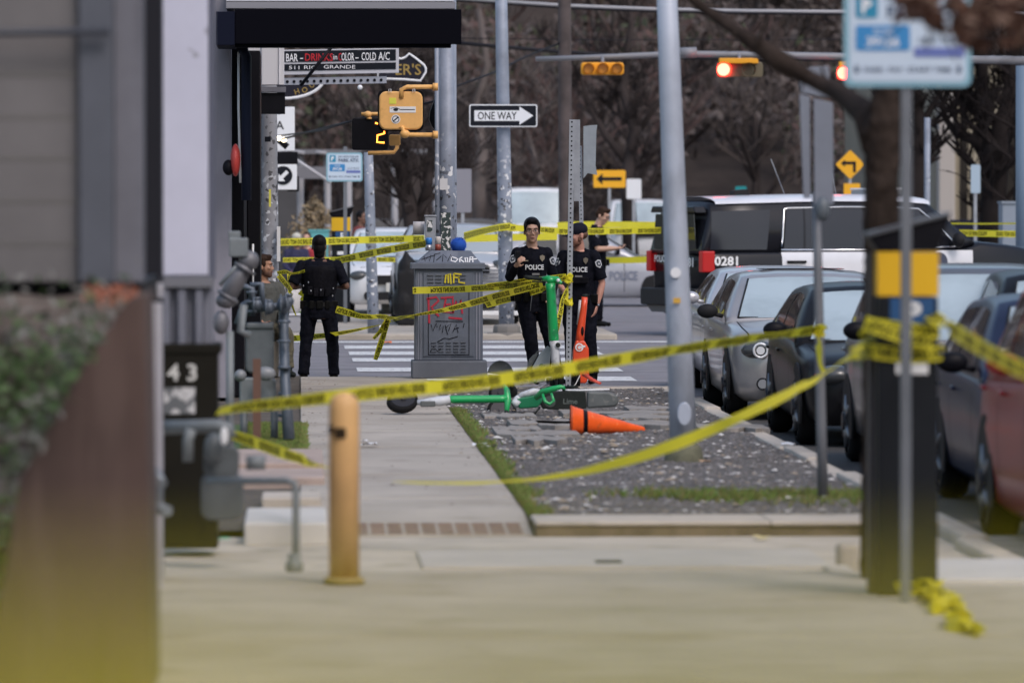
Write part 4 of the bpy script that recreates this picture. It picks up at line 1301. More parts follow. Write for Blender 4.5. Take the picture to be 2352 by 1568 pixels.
def kiosk(label, x, Y, z0, rz):
    g = thing('parking_kiosk', label, 'parking kiosk', (XX(x, Y), Y, z0), rz)
    w_, d = .15, .13
    mb = MB(); mb.box(-w_, w_, -d, d, 0, 1.484); mb.build('body', mat('kiosk_body', (.014, .016, .020), .45, var=.1, scale=3), g, bev=.012)
    mb = MB(); mb.prism([(-w_ + .002, 1.709), (w_ - .002, 1.709), (.21, 1.885), (-.2, 1.78)], (0, 2 * d, 0), 0, (0, -d, 0)); mb.build('slanted_head', black, g, bev=.006)
    mb = MB(); mb.prism([(-.2, 1.784), (.21, 1.889), (.215, 1.905), (-.2, 1.80)], (0, .3, 0), 0, (0, -.15, 0)); mb.build('solar_panel', mat('solar', (.12, .125, .14), .3), g)
    mb = MB(); mb.box(-w_ - .002, w_ + .002, -d - .002, d + .002, 1.488, 1.706); mb.build('yellow_band', kyel, g)
    mb = MB(); mb.box(-.09, w_ - .02, -d - .004, -d - .001, 1.335, 1.478); mb.build('blue_panel', kblue, g)
    mb = MB(); mb.text('P', (.03, -d - .007, 1.405), .1, 0, bold=.04); mb.build('letter', white, g)
    mb = MB(); mb.box(-.06, .1, -d - .004, -d - .001, 1.10, 1.155); mb.build('white_label', white, g)
    return g
k1 = kiosk('near black parking kiosk wrapped in yellow tape in front of the tree', 2080, 28.3, -.0, 0)
for ch in k1.children:
    pass
kiosk('far black parking kiosk across the street behind the standing officer', 783, 93, .05, 0)
mb = MB(); p = XX(2024, 28.2); 
# pale side conduit
mb.box(XX(1994, 28.4), XX(2010, 28.4), 28.35, 28.45, 0, ZZ(580, 28.4)); tag(mb.build('side_conduit', mat('conduit_dark', (.075, .07, .075), .6)), 'dull grey conduit running down the side of the near kiosk', 'conduit')

# ------------------------------------------------------------------ yellow bollard
g = thing('bollard', 'weathered yellow steel bollard in the pavement', 'bollard', (XX(790, 29.2), 29.2, 0))
by = mat('bollard_yellow', (.66, .40, .17), .55, var=.1, scale=3)
layer(by, (.05, .035, .02), 9, .72, .75, amount=.9)
layer(by, (.46, .24, .08), 3.5, .50, .62, amount=.8, stretch=(1, 1, .5))
mb = MB(); r = .078
mb.tube([(0, 0, -.02), (0, 0, .9), (0, 0, .93), (0, 0, .955), (0, 0, .972), (0, 0, .98)], [r, r, r * .95, r * .8, r * .5, r * .12], 24); mb.build('post', by, g)
mb = MB(); mb.tube([(0, 0, .0), (0, 0, .03), (0, 0, .035)], [.105, .10, .085], 24); mb.build('foot_ring', mat('foot_olive', (.28, .2, .08), .8), g)
mb = MB(); mb.box(-.082, -.05, -.06, -.02, .77, .81); mb.box(-.05, .01, -.09, -.07, .745, .8); mb.build('rust_patch', mat('rust_dark', (.03, .02, .012), .8), g, bev=.008)

# ------------------------------------------------------------------ graffiti cabinet
g = thing('signal_cabinet', 'grey steel signal cabinet covered in graffiti', 'cabinet')
cabm = mat('cabinet_grey', (.125, .145, .185), .5, .15, var=.14, scale=3)
layer(cabm, (.22, .24, .29), 5, .58, .7, amount=.5, stretch=(1, 1, .4))
layer(cabm, (.08, .085, .10), 3, .6, .7, amount=.4)
Y = 64.0; k = Y / F
def cx(x): return XX(x, Y)
def cz(y): return ZZ(y, Y)
mb = MB(); mb.box(cx(946), cx(1119), Y - .05, Y + .6, 0, cz(828)); mb.build('plinth', mat('plinth_grey', (.13, .145, .175), .7, var=.1, scale=3), g, bev=.015)
mb = MB(); mb.box(cx(953), cx(1109), Y, Y + .55, cz(828) + .002, cz(618)); mb.build('body', cabm, g, bev=.008)
mb = MB(); mb.box(cx(944), cx(1114), Y - .05, Y + .6, cz(618) + .002, cz(604)); mb.build('cap_rim', cabm, g, bev=.006)
mb = MB(); xs = (cx(957), cx(1104), cx(1082), cx(988)); z0, z1 = cz(604) + .002, cz(576)
mb.add([(xs[0], Y - .03, z0), (xs[1], Y - .03, z0), (xs[1], Y + .58, z0), (xs[0], Y + .58, z0), (xs[3], Y + .12, z1), (xs[2], Y + .12, z1), (xs[2], Y + .45, z1), (xs[3], Y + .45, z1)], [(0, 1, 5, 4), (1, 2, 6, 5), (2, 3, 7, 6), (3, 0, 4, 7), (4, 5, 6, 7)]); mb.build('hipped_top', cabm, g)
mb = MB(); mb.box(cx(972), cx(1088), Y - .012, Y - .001, cz(818), cz(626)); mb.build('door', cabm, g, bev=.004)
mb = MB()
xa, xb, za, zb_ = cx(983), cx(1078), cz(815), cz(657)
for a in ((xa, xb, za, za + .008), (xa, xb, zb_ - .008, zb_), (xa, xa + .008, za, zb_), (xb - .008, xb, za, zb_)): mb.box(a[0], a[1], Y - .017, Y - .0125, a[2], a[3])
mb.build('door_seam', black, g)
mb = MB()
for rowy, n in ((632, 5), (640, 5), (648, 5)):
    for i in range(n):
        x = 982 + i * 18.5
        mb.box(cx(x), cx(x + 14), Y - .026, Y - .0125, cz(rowy) - .006, cz(rowy) + .006)
for rowy in (786, 793, 800, 807):
    for i in range(5):
        x = 990 + i * 17
        mb.box(cx(x), cx(x + 12), Y - .026, Y - .0125, cz(rowy) - .005, cz(rowy) + .005)
mb.build('louvre', mat('louvre_grey', (.09, .10, .12), .5), g, bev=.002)
mb = MB()
for x in (960, 966): mb.box(cx(x), cx(x) + .006, Y - .008, Y - .001, cz(826), cz(626))
for x in (1094, 1101): mb.box(cx(x), cx(x) + .008, Y - .008, Y - .001, cz(826), cz(626))
mb.build('corner_rib', mat('rib_light', (.3, .31, .37), .5), g)
def graf(name, strokes, wd, m, yy, off=0.0, fn=None):
    mb = MB()
    for s in strokes:
        if fn: stroke(mb, s, wd, 0, fn=fn)
        else: stroke(mb, [(cx(a), cz(b)) for a, b in s], wd, yy)
    mb.build(name, m, g)
red = mat('graffiti_red', (.42, .02, .05), .6)
graf('graffiti', [[(986, 742), (984, 685)], [(980, 686), (1002, 682), (1008, 690), (990, 706)], [(992, 708), (1008, 726)], [(1012, 684), (1042, 682)], [(1024, 686), (1018, 716), (1040, 718), (1040, 686)], [(1022, 700), (1036, 698)], [(1040, 718), (1048, 690), (1052, 708), (1058, 688), (1062, 720)], [(1030, 729), (1062, 732)]], .022, red, Y - .021)
ygr = mat('graffiti_yellow', (.6, .5, .02), .6)
graf('graffiti', [[(1022, 650), (1024, 632), (1034, 628), (1036, 652)], [(1029, 630), (1030, 650)], [(1042, 628), (1060, 630)], [(1044, 636), (1056, 638)], [(1042, 628), (1042, 650)], [(1054, 634), (1054, 648), (1068, 650)]], .018, ygr, Y - .03)
bgr = mat('graffiti_black', (.015, .015, .02), .6)
graf('graffiti', [[(990, 745), (994, 760), (1002, 742), (1004, 752)], [(1012, 745), (1008, 758), (1018, 748), (1016, 764)], [(1022, 746), (1028, 768)], [(1024, 752), (1036, 742), (1030, 760)], [(1040, 762), (1048, 744), (1052, 764)], [(1042, 756), (1054, 752)], [(1066, 742), (1064, 752)], [(1000, 737), (1064, 738)], [(1004, 785), (1020, 776), (1032, 778), (1052, 772)], [(988, 808), (996, 796), (1004, 806), (1014, 800)]], .009, bgr, Y - .021)
def topf(a, b):
    # slanted front of the hipped top
    t = (b - z0) / (z1 - z0)
    return (a, Y - .034 + .15 * t, b)
graf('graffiti', [[(968, 596), (986, 590), (1000, 586)], [(972, 588), (974, 602), (980, 590), (984, 600), (988, 586)], [(994, 602), (996, 584), (1012, 582)], [(1002, 600), (1014, 588)], [(1016, 602), (1018, 584), (1026, 594)], [(1028, 600), (1040, 584), (1044, 598)]], .010, bgr, 0, fn=None) if False else None
mb = MB()
for s in [[(968, 596), (986, 590), (1000, 586)], [(974, 588), (976, 600), (982, 590), (986, 600), (990, 586)], [(996, 602), (998, 584), (1012, 581)], [(1002, 598), (1014, 588)], [(1016, 601), (1018, 584), (1026, 592)], [(1028, 600), (1036, 584), (1040, 598)]]:
    stroke(mb, [(cx(a), cz(b)) for a, b in s], .009, 0, fn=topf)
mb.build('graffiti', bgr, g)
mb = MB()
for s in [[(1046, 592), (1038, 590), (1036, 598), (1046, 601), (1052, 595), (1046, 592)], [(1056, 602), (1056, 594), (1062, 590)], [(1058, 596), (1066, 602)], [(1070, 602), (1068, 592), (1074, 592), (1074, 602)], [(1078, 602), (1080, 590), (1086, 590), (1086, 602)], [(1078, 596), (1096, 594)]]:
    stroke(mb, [(cx(a), cz(b)) for a, b in s], .012, 0, fn=topf)
mb.build('graffiti', white, g)
# things on the cabinet
z1w = cz(576)
g = thing('button_box', 'small grey box with stickers fixed above the graffiti cabinet', 'box')
Yb = 64.35
mb = MB(); mb.box(XX(977, Yb), XX(1001, Yb), Yb, Yb + .12, z1w, ZZ(498, Yb)); mb.build('body', galv, g, bev=.008)
mb = MB(); mb.box(XX(981, Yb), XX(993, Yb), Yb - .004, Yb - .001, ZZ(532, Yb), ZZ(506, Yb)); mb.build('sticker', pmx, g)
mb = MB(); mb.box(XX(975, Yb), XX(1003, Yb), Yb - .01, Yb + .13, ZZ(498, Yb) + .002, ZZ(494, Yb)); mb.build('lid', galv, g, bev=.004)
mb = MB(); c = P(963, 524, 64.6); mb.tube([c + Vector((-.07, 0, 0)), c + Vector((.06, 0, 0))], .075, 16); tag(mb.build('white_speaker', mat('lamp_white', (.5, .48, .48), .5)), 'white drum shaped speaker beside the stickered box', 'speaker')
def can(label, x, yt, yb, rpx, mats, Y=64.22):
    g = thing('drink_can', label, 'can')
    k = Y / F; r = rpx * k
    zt, zb = ZZ(yt, Y), z1w + .002
    xx = XX(x, Y); h = zt - zb
    mb = MB(); mb.tube([(xx, Y, zb), (xx, Y, zb + h * .45)], r, 14, 0); mb.tube([(xx, Y, zb + h * .4501), (xx, Y, zb + h * .93), (xx, Y, zt)], [r, r, r * .8], 14, 1); mb.build('body', mats, g)
can('tall blue and silver can on top of the cabinet', 985, 546, 576, 7.5, [mat('can_silver', (.45, .46, .5), .3, .6), mat('can_blue', (.03, .2, .6), .35)])
can('white can with a red and black base on the cabinet', 1006, 543, 576, 7, [mat('can_red', (.25, .05, .03), .35), mat('can_white', (.55, .52, .5), .35)])
mb = MB(); rn = random.Random(3)
c = P(1053, 563, 64.2)
mb.ell(c, (.088, .088, .082), 16, 10)
for i in range(700):
    d = Vector((rn.gauss(0, 1), rn.gauss(0, 1), rn.gauss(0, 1))).normalized()
    s = d.orthogonal().normalized() * .003
    mb.add([c + d * .08 + s, c + d * .08 - s, c + d * rn.uniform(.09, .108)], [(0, 1, 2)])
tag(mb.build('pompom', mat('pompom_blue', (.01, .08, .42), .9)), 'fluffy bright blue ball sitting on the cabinet', 'ball')
# white planter and boxes across the street
g = thing('relay_box', 'pale grey relay box between the slim pole and the white pickup', 'box')
Y = 102; mb = MB(); mb.box(XX(876, Y), XX(912, Y), Y, Y + .4, .05, ZZ(612, Y)); mb.build('body', mat('relay_pale', (.38, .38, .4), .6), g, bev=.03)
mb = MB(); mb.box(XX(880, Y), XX(908, Y), Y - .01, Y - .001, .15, ZZ(622, Y)); mb.build('door', mat('relay_pale2', (.33, .33, .36), .6), g)
g = thing('planter_box', 'low grey planter box with pale rim beside the standing officer', 'planter')
Y = 85.6; xa, xb = XX(652, Y), XX(691, Y)
mb = MB(); mb.box(xa, xb, Y, Y + .5, .05, .29); mb.build('body', mat('bin_white', (.3, .3, .33), .6, var=.08, scale=3), g, bev=.01)
mb = MB(); mb.box(xa - .01, xb + .015, Y - .02, Y + .52, .293, .325); mb.build('rim', mat('bin_rim', (.6, .6, .64), .5), g, bev=.01)
mb = MB(); c = P(674, 680, 86); mb.ell((c.x, c.y, .5), (.14, .15, .2), 14, 9); mb.ell((c.x + .03, c.y, .62), (.09, .1, .12), 12, 8); tag(mb.build('white_sack', mat('sack', (.5, .48, .47), .8, var=.1, scale=4)), 'pale tied sack resting on the low planter box', 'sack')
# ------------------------------------------------------------------ police tape
def catmull(pts, step):
    out = []
    n = len(pts)
    for i in range(n - 1):
        p0 = pts[max(0, i - 1)]; p1 = pts[i]; p2 = pts[i + 1]; p3 = pts[min(n - 1, i + 2)]
        L = (Vector(p2[:3]) - Vector(p1[:3])).length
        k = max(2, int(L / step))
        for j in range(k):
            t = j / k
            out.append([0.5 * ((2 * p1[c]) + (-p0[c] + p2[c]) * t + (2 * p0[c] - 5 * p1[c] + 4 * p2[c] - p3[c]) * t * t + (-p0[c] + 3 * p1[c] - 3 * p2[c] + p3[c]) * t ** 3) for c in range(len(p1))])
    out.append(list(pts[-1]))
    return out


PHRASE = 'POLICE LINE DO NOT CROSS'


def tape(label, pts, width=.076, text=None, name='police_tape', group=None, step=.05, m=None, phase=0.0, wave=0.0, world=False, period=.72):
    """pts: (x, y, Y, roll in degrees); text: None, 'n' readable, 'v' flipped upside down as seen from behind, 'h' mirrored"""
    P3 = []
    for p in pts:
        v = Vector(p[:3]) if world else P(*p[:3])
        P3.append((v.x, v.y, v.z, p[3] if len(p) > 3 else 0))
    C = catmull(P3, step)
    cen = [Vector(c[:3]) for c in C]
    roll = [R(c[3]) for c in C]
    arc = [0]
    for a, b in zip(cen[:-1], cen[1:]):
        arc.append(arc[-1] + (b - a).length)
    fr = []
    seed = sum(ord(c) for c in label) % 97
    for i in range(len(cen)):
        t = (cen[min(i + 1, len(cen) - 1)] - cen[max(i - 1, 0)]).normalized()
        view = Vector((0, 1, 0))
        u = view.cross(t)
        if u.length < .05:
            u = Vector((0, 0, 1)) - t * t.z
        u.normalize()
        if u.z < 0: u = -u
        nrm = t.cross(u).normalized()
        if nrm.y > 0: nrm = -nrm
        rr = roll[i] + wave * noise.noise(Vector((arc[i] * 1.7, seed, 0)))
        wd = u * math.cos(rr) + nrm * math.sin(rr)
        nn = nrm * math.cos(rr) - u * math.sin(rr)
        fr.append((wd, nn))
    mb = MB()
    vs = []
    rows = 4
    for i in range(len(cen)):
        wd, nn = fr[i]
        for k in range(rows + 1):
            q = (k / rows - .5)
            cr = wave * .012 * noise.noise(Vector((arc[i] * 5, q * 4, seed)))
            vs.append(cen[i] + wd * q * width + nn * cr)
    W = rows + 1
    mb.add(vs, [(i * W + k, i * W + k + 1, (i + 1) * W + k + 1, (i + 1) * W + k) for i in range(len(cen) - 1) for k in range(rows)], 0, True)
    if text:
        gv, gf = glyphs(PHRASE, .03)
        x1 = max(v[0] for v in gv)
        plen = .56 * period / .72
        n = int(arc[-1] / period) + 2
        leftward = cen[-1].x < cen[0].x
        import bisect

        def at(s_):
            i = min(max(bisect.bisect(arc, s_) - 1, 0), len(arc) - 2)
            t = (s_ - arc[i]) / max(1e-6, arc[i + 1] - arc[i])
            return cen[i].lerp(cen[i + 1], t), fr[i][0].lerp(fr[i + 1][0], t), fr[i][1].lerp(fr[i + 1][1], t)
        for k in range(n):
            s0 = (k - 1) * period + phase
            pv = []
            ok = True
            S = []
            for gx, gy in gv:
                s_ = gx / x1 * plen
                yy = (gy / .7 - .5) * width * .6
                if text == 'v': yy = -yy
                if text == 'h': s_ = plen - s_
                if leftward: s_ = plen - s_
                s_ += s0
                S.append(s_)
                pv.append((s_, yy))
            keep = []
            for f in gf:
                if all(0.002 < S[i] < arc[-1] - .002 for i in f):
                    keep.append(f)
            if not keep: continue
            for side in (1, -1):
                vv = []
                for s_, yy in pv:
                    s_ = min(max(s_, 0), arc[-1])
                    c, wd, nn = at(s_)
                    vv.append(c + wd * yy + nn * (.0025 + wave * .006) * side)
                mb.add(vv, keep, 1)
    o = mb.build(name, [m or yellowm, tapeink])
    return tag(o, label, 'police tape', group)


# near tape from the cupboard to the thin post
tape('long sagging near tape from the black cupboard to the thin grey post', [(500, 944, 31.8, 60), (560, 934, 31.9, 50), (640, 926, 32, 35), (760, 912, 32, 20), (900, 897, 32.2, 0), (1100, 878, 32.8, 0), (1300, 847, 33.6, 0), (1500, 812, 34.6, 25), (1700, 781, 36, 45), (1884, 756, 37.2, 45)], .078, 'v', wave=.35, phase=.1)
tape('tape end wrapped round the thin grey post and hanging down it', [(1874, 752, 37.2, 20), (1880, 764, 37.1, 40), (1893, 760, 37.2, 20), (1884, 756, 37.3, 40), (1879, 775, 37.15, 70), (1881, 800, 37.1, 60), (1884, 835, 37.1, 70), (1892, 852, 37.1, 60)], .07, None, wave=.4, step=.02)
tape('lower near tape rising from the pavement to the near kiosk', [(900, 1106, 33, 86), (960, 1108, 33, 84), (1100, 1108, 33, 80), (1250, 1097, 33, 62), (1400, 1068, 33, 45), (1550, 1020, 33, 30), (1700, 957, 33, 30), (1850, 882, 32, 40), (1960, 812, 30, 50), (1990, 790, 28.5, 60)], .078, None, wave=.5)
tape('wide near tape running from the kiosk out past the red car', [(2138, 722, 28.2, 20), (2180, 752, 27.4, 10), (2240, 790, 26.2, 5), (2300, 825, 24.8, 0), (2352, 850, 23.6, 0), (2500, 915, 20, 0)], .078, 'v', wave=.3)
tape('fallen tape running down from the near gas meter to the bollard', [(528, 996, 36, 30), (580, 1014, 35.5, 20), (640, 1036, 34.8, 10), (700, 1056, 34, 40), (752, 1073, 33, 75)], .078, 'v', wave=.5)
# kiosk wraps
def wrapk(label, z0, z1, turns, ph):
    g = []
    n = turns * 8
    cxk, cyk = XX(2077, 28.3), 28.3
    for i in range(n + 1):
        a = 2 * math.pi * (i / 8) + ph
        rr = .185
        x = max(-.158, min(.158, rr * 1.45 * math.cos(a))); y = max(-.14, min(.14, rr * 1.45 * math.sin(a)))
        g.append((cxk + x - (.02 if x < 0 else 0), cyk + y, z0 + (z1 - z0) * i / n + .012 * math.sin(i * 2.1), 8 * math.sin(i)))
    tape(label, g, .074, 'v', world=True, wave=.3, step=.03)
wrapk('upper band of tape wound round the near kiosk and tree', ZZ(748, 28.2), ZZ(782, 28.2), 1, 3.4)
wrapk('lower band of tape wound round the near kiosk', ZZ(812, 28.2), ZZ(812, 28.2), 1, 3.2)
tape('tape strip slanting between the two bands on the near kiosk', [(1986, 742, 28.12, 0), (2030, 756, 28.1, 0), (2080, 774, 28.1, 0), (2142, 786, 28.12, 0)], .074, 'v', wave=.3)
# tangled tape at the kiosk foot
rn = random.Random(8)
g = []
pth = [(2062, 1352), (2085, 1340), (2110, 1355), (2125, 1338), (2140, 1372), (2160, 1345), (2155, 1385), (2185, 1372), (2200, 1405), (2180, 1425), (2215, 1440), (2190, 1395), (2225, 1425), (2250, 1452)]
pts = []
for i, (x, y) in enumerate(pth):
    Y = 25217 / (max(y, 1350) + 10 - 475)
    pts.append((x, y, min(Y, 28.0) - .1, rn.uniform(-80, 80)))
tape('tangled heap of yellow tape on the ground at the kiosk foot', pts, .076, 'v', wave=1.5, step=.015)
pts = [(x + rn.uniform(-15, 15), y + rn.uniform(-12, 8), 27.2 - i * .08, rn.uniform(-90, 90)) for i, (x, y) in enumerate(pth[::-1])]
pts = [(x, min(y, 1440), 25217 / (min(y, 1440) + 22 - 475), r) for (x, y, Y, r) in pts]
tape('second loose loop of tape in the heap at the kiosk foot', pts, .07, None, wave=1.5, step=.015)

# middle distance tapes
tape('taut tape with flipped lettering across the graffiti cabinet', [(948, 667, 63.6, 0), (1030, 665, 63.5, 0), (1110, 661, 62.8, 5), (1180, 656, 62, 5), (1242, 647, 61, 10)], .076, 'v', wave=.12, phase=.2)
tape('narrow upper tape strand behind the flipped lettering tape', [(1120, 657, 62.6, 40), (1180, 648, 62, 45), (1240, 640, 61.4, 50), (1300, 634, 61, 40)], .076, 'v', wave=.3)
tape('slanting tape crossing the cabinet down towards the standing officer', [(1246, 652, 60.9, 0), (1200, 664, 61.2, 0), (1140, 680, 62, 5), (1080, 697, 62.8, 20), (1020, 712, 63.6, 50), (950, 725, 64, 70), (880, 744, 65, 80), (780, 765, 66, 50), (700, 775, 66.6, 30), (655, 777, 67, 20)], .08, 'v', wave=.15, phase=.05)
tape('second strand with faint lettering behind the slanting tape', [(1240, 664, 61.5, 0), (1180, 683, 62.2, 0), (1115, 700, 63, 20)], .078, 'v', wave=.3)
tape('twisted tape drooping from the officer to the cabinet', [(772, 710, 66, 10), (800, 718, 66, 30), (830, 726, 66, 55), (870, 727, 65.6, 50), (910, 729, 65, 60), (955, 727, 64.2, 62)], .085, 'v', wave=.5, step=.03)
tape('knotted tape tail hanging forked between pole and cabinet', [(893, 733, 65, 0), (884, 745, 65, 20), (872, 762, 65, 40), (858, 778, 65, 55)], .07, 'v', wave=.8, step=.02)
tape('second forked tail of tape hanging beside the knotted tail', [(890, 734, 65, 10), (884, 760, 65, 40), (874, 790, 65, 30), (862, 826, 65, 50)], .075, 'v', wave=.8, step=.02)
tape('tape rising from the officer shoulder to the box on the cabinet', [(762, 601, 67.5, 10), (810, 591, 67, 5), (870, 578, 66, 0), (930, 567, 65, 0), (978, 559, 64.2, 0)], .085, 'h', wave=.1, phase=.1)
tape('long blurred tape level with the officer head', [(645, 556, 84, 0), (740, 554, 84, 0), (840, 551, 84.4, 0), (975, 548, 84, 0)], .105, 'h', wave=.1)
tape('thinner blurred tape below the head high tape', [(650, 597, 86, 0), (740, 596, 86, 0), (820, 595, 86, 10), (908, 597, 86, 10)], .07, 'h', wave=.1)
tape('tape slanting up from the cabinet to the one way sign pole', [(1066, 543, 70, 0), (1100, 533, 76, 0), (1140, 524, 83, 0), (1172, 519, 84.2, 0)], .1, 'h', wave=.15)
tape('tape strip running level from cabinet to sign pole', [(1066, 548, 88, 0), (1110, 547, 88, 0), (1180, 545, 88, 0), (1280, 543, 88, 0)], .11, None, wave=.1)
tape('mirrored lettering tape stretched from the sign pole to the police suv', [(1170, 523, 84.3, 0), (1250, 528, 84.5, 0), (1300, 531, 85, 0), (1400, 531, 86, 0), (1518, 529, 87, 0)], .095, 'h', wave=.08, phase=.25)
tape('upper faded tape strip stretched behind the mirrored lettering tape', [(1280, 518, 96, 0), (1340, 516, 97, 0), (1420, 516, 98, 0), (1518, 517, 99, 0)], .11, None, wave=.1)
tape('tape wrapped around the sticker covered one way pole', [(1144, 523, 84.5, 0), (1164, 521, 84.35, 0), (1184, 524, 84.5, 0)], .11, 'h', wave=.1)
tape('level tape with mirrored lettering in front of the beige building', [(2150, 534, 96, 0), (2250, 536, 96, 0), (2352, 538, 96, 0), (2500, 540, 96, 0)], .11, 'h', phase=.3, wave=.05)
tape('thin edge on strand of tape above the far lettering tape', [(2160, 513, 97, 70), (2260, 514, 97, 72), (2352, 513, 97, 70), (2450, 513, 97, 70)], .09, None)
tape('pale tape strip lying across the bonnet of the grey police car', [(1380, 598, 100, 30), (1450, 597, 100, 20), (1530, 594, 100, 20)], .12, None, wave=.1)
# knots on the perforated post
rn = random.Random(5)
def knot(label, x, y, Y, n=10, s=9, w_=.05):
    pts = []
    for i in range(n):
        a = i * 1.9
        pts.append((x + s * math.cos(a), y + s * .9 * math.sin(a * 1.3), Y + .05 * math.sin(a), rn.uniform(-60, 60)))
    tape(label, pts, w_, None, wave=1.2, step=.012)
knot('upper knot of tape around the perforated post', 1304, 640, 60.93, 9, 9, .055)
knot('lower knot of tape around the perforated post', 1305, 692, 60.93, 8, 9, .04)
tape('tape length on the perforated post between its two knots', [(1303, 636, 60.92, 0), (1304, 660, 60.91, 60), (1301, 690, 60.91, 20), (1305, 700, 60.9, 60)], .05, None, wave=.8, step=.015)
tape('twisted tape tail hanging from the perforated post to the scooter', [(1302, 665, 60.9, 50), (1292, 690, 60.8, 40), (1288, 715, 60.75, 30), (1281, 745, 60.7, 20), (1277, 770, 60.7, 50), (1275, 792, 60.7, 70)], .06, 'n', wave=.5, step=.02)
tape('short tape strand from the green handlebar to the perforated post', [(1240, 668, 60.7, 30), (1268, 652, 60.75, 50), (1300, 636, 60.9, 20)], .06, 'n', wave=.5, step=.02)
# tape near the seated man and the officer
tape('tape loop tied behind the chin of the seated man', [(638, 628, 66.3, 20), (655, 624, 66.2, 30), (675, 628, 66, 60), (700, 622, 66, 50)], .055, 'n', wave=.5, step=.02)
tape('tape strip hanging down past the shoulder of the seated man', [(640, 632, 66.2, 0), (655, 650, 66.1, 20), (668, 668, 66, 40), (664, 690, 66, 60)], .06, 'n', wave=.7, step=.02)
tape('vertical tape strip beside the officer elbow', [(664, 628, 66.3, 0), (666, 655, 66.2, 20), (664, 680, 66.1, 60), (672, 705, 66, 60), (680, 725, 66, 75)], .05, 'n', wave=.5, step=.02)
tape('small crumpled tape piece under the officer elbow', [(688, 670, 66.3, 0), (698, 680, 66.3, 40), (694, 692, 66.3, -40), (704, 700, 66.2, 30)], .06, None, wave=1, step=.015)
# tape stretched in front of the photographer, just under the line of sight
tape('out of focus tape stretched right in front of the photographer', [(-2.6, .86, 1.868, 0), (-1, .82, 1.860, 0), (0, .8, 1.857, 0), (1, .8, 1.860, 0), (2.6, .82, 1.872, 0)], .076, 'v', world=True)
for o_ in col.objects:
    if o_.get('label', '').startswith('out of focus tape'):
        for v in o_.data.vertices: v.co.z -= .038

# ------------------------------------------------------------------ fallen cone
orange = mat('cone_orange', (.9, .115, .012), .45, var=.12, scale=6)
layer(orange, (.35, .08, .03), 7, .64, .75, amount=.6)
g = thing('traffic_cone', 'orange traffic cone lying on its side in the gravel', 'cone', tuple(Vector((P(1312, 960, 48.6).x, 48.6, -.02))))
Rb, Rt, Lc = .118, .022, .66
def cring(t, r, n=28):
    # axis towards +X, resting on the ground: axis height = r at each end
    cz_ = Rb + (Rt - Rb) * t + .008
    return [Vector((Lc * t * math.cos(R(8)) + math.cos(2 * math.pi * k / n) * r * .0, Lc * t * .55 + math.cos(2 * math.pi * k / n) * r, cz_ + math.sin(2 * math.pi * k / n) * r)) for k in range(n)]
mb = MB()
prof = [(0, Rb + .004), (.02, Rb + .006), (.045, Rb), (.5, (Rb + Rt) / 2), (.74, .049), (.75, .045), (.95, Rt + .006), (.985, Rt), (1, Rt * .5)]
mb.loft([cring(t, r) for t, r in prof], 0, True, cap=False)
mb.loft([cring(t, r * .93 - .004) for t, r in prof[:-1]], 0, True, cap=False)
mb.build('body', orange, g)
mb = MB()
r0 = [cring(t, Rb * (1 - .82 * t) + .004) for t in (.16, .22)]
r1 = [cring(t, Rb * (1 - .82 * t) - .004) for t in (.16, .22)]
mb.loft(r0, 0, True, cap=False)
mb.build('black_band', black, g)
mb = MB()
mb.loft([cring(t, r) for t, r in ((-.012, Rb + .005), (.0, Rb + .014), (.015, Rb + .005))], 0, True, cap=False); mb.build('rim', mat('cone_dirty', (.45, .07, .015), .6), g)

# ------------------------------------------------------------------ scooters
sgreen = mat('scooter_green', (.012, .36, .10), .35, var=.06, scale=5, coat=.3)
layer(sgreen, (.03, .16, .07), 9, .60, .66, amount=.6)
layer(sgreen, (.3, .5, .35), 30, .68, .7, amount=.6)
sgreen2 = mat('scooter_green_dark', (.006, .17, .07), .4)
swht = mat('scooter_white', (.55, .57, .6), .4, var=.06, scale=6)
sgrey = mat('scooter_grey', (.10, .11, .11), .55, var=.12, scale=8)
sdark = mat('scooter_dark', (.022, .026, .024), .55, var=.2, scale=8)
layer(sgrey, (.22, .22, .21), 14, .6, .68, amount=.5)
layer(swht, (.3, .3, .31), 10, .58, .66, amount=.6)
layer(orange, (.95, .35, .12), 20, .66, .69, amount=.5)


def wheel_part(parent, M, r, wd, nm='wheel'):
    mb = MB()
    n = 28
    rings = []
    for yy, rr in ((-wd / 2, r * .78), (-wd / 2, r * .9), (-wd * .3, r * .985), (0, r), (wd * .3, r * .985), (wd / 2, r * .9), (wd / 2, r * .78)):
        rings.append([M @ Vector((rr * math.cos(2 * math.pi * k / n), yy, rr * math.sin(2 * math.pi * k / n))) for k in range(n)])
    mb.loft(rings, 0, True, cap=False)
    w_ = mb.build(nm, rubber, parent)
    mb = MB()
    for sgn in (-1, 1):
        mb.add([M @ Vector((r * .78 * math.cos(2 * math.pi * k / n), sgn * wd * .42, r * .78 * math.sin(2 * math.pi * k / n))) for k in range(n)], [list(range(n))])
    mb.tube([M @ Vector((0, -wd * .7, 0)), M @ Vector((0, wd * .7, 0))], r * .22, 12)
    mb.build('rim', mat('scooter_rim', (.04, .04, .045), .4, .3), w_)
    return w_


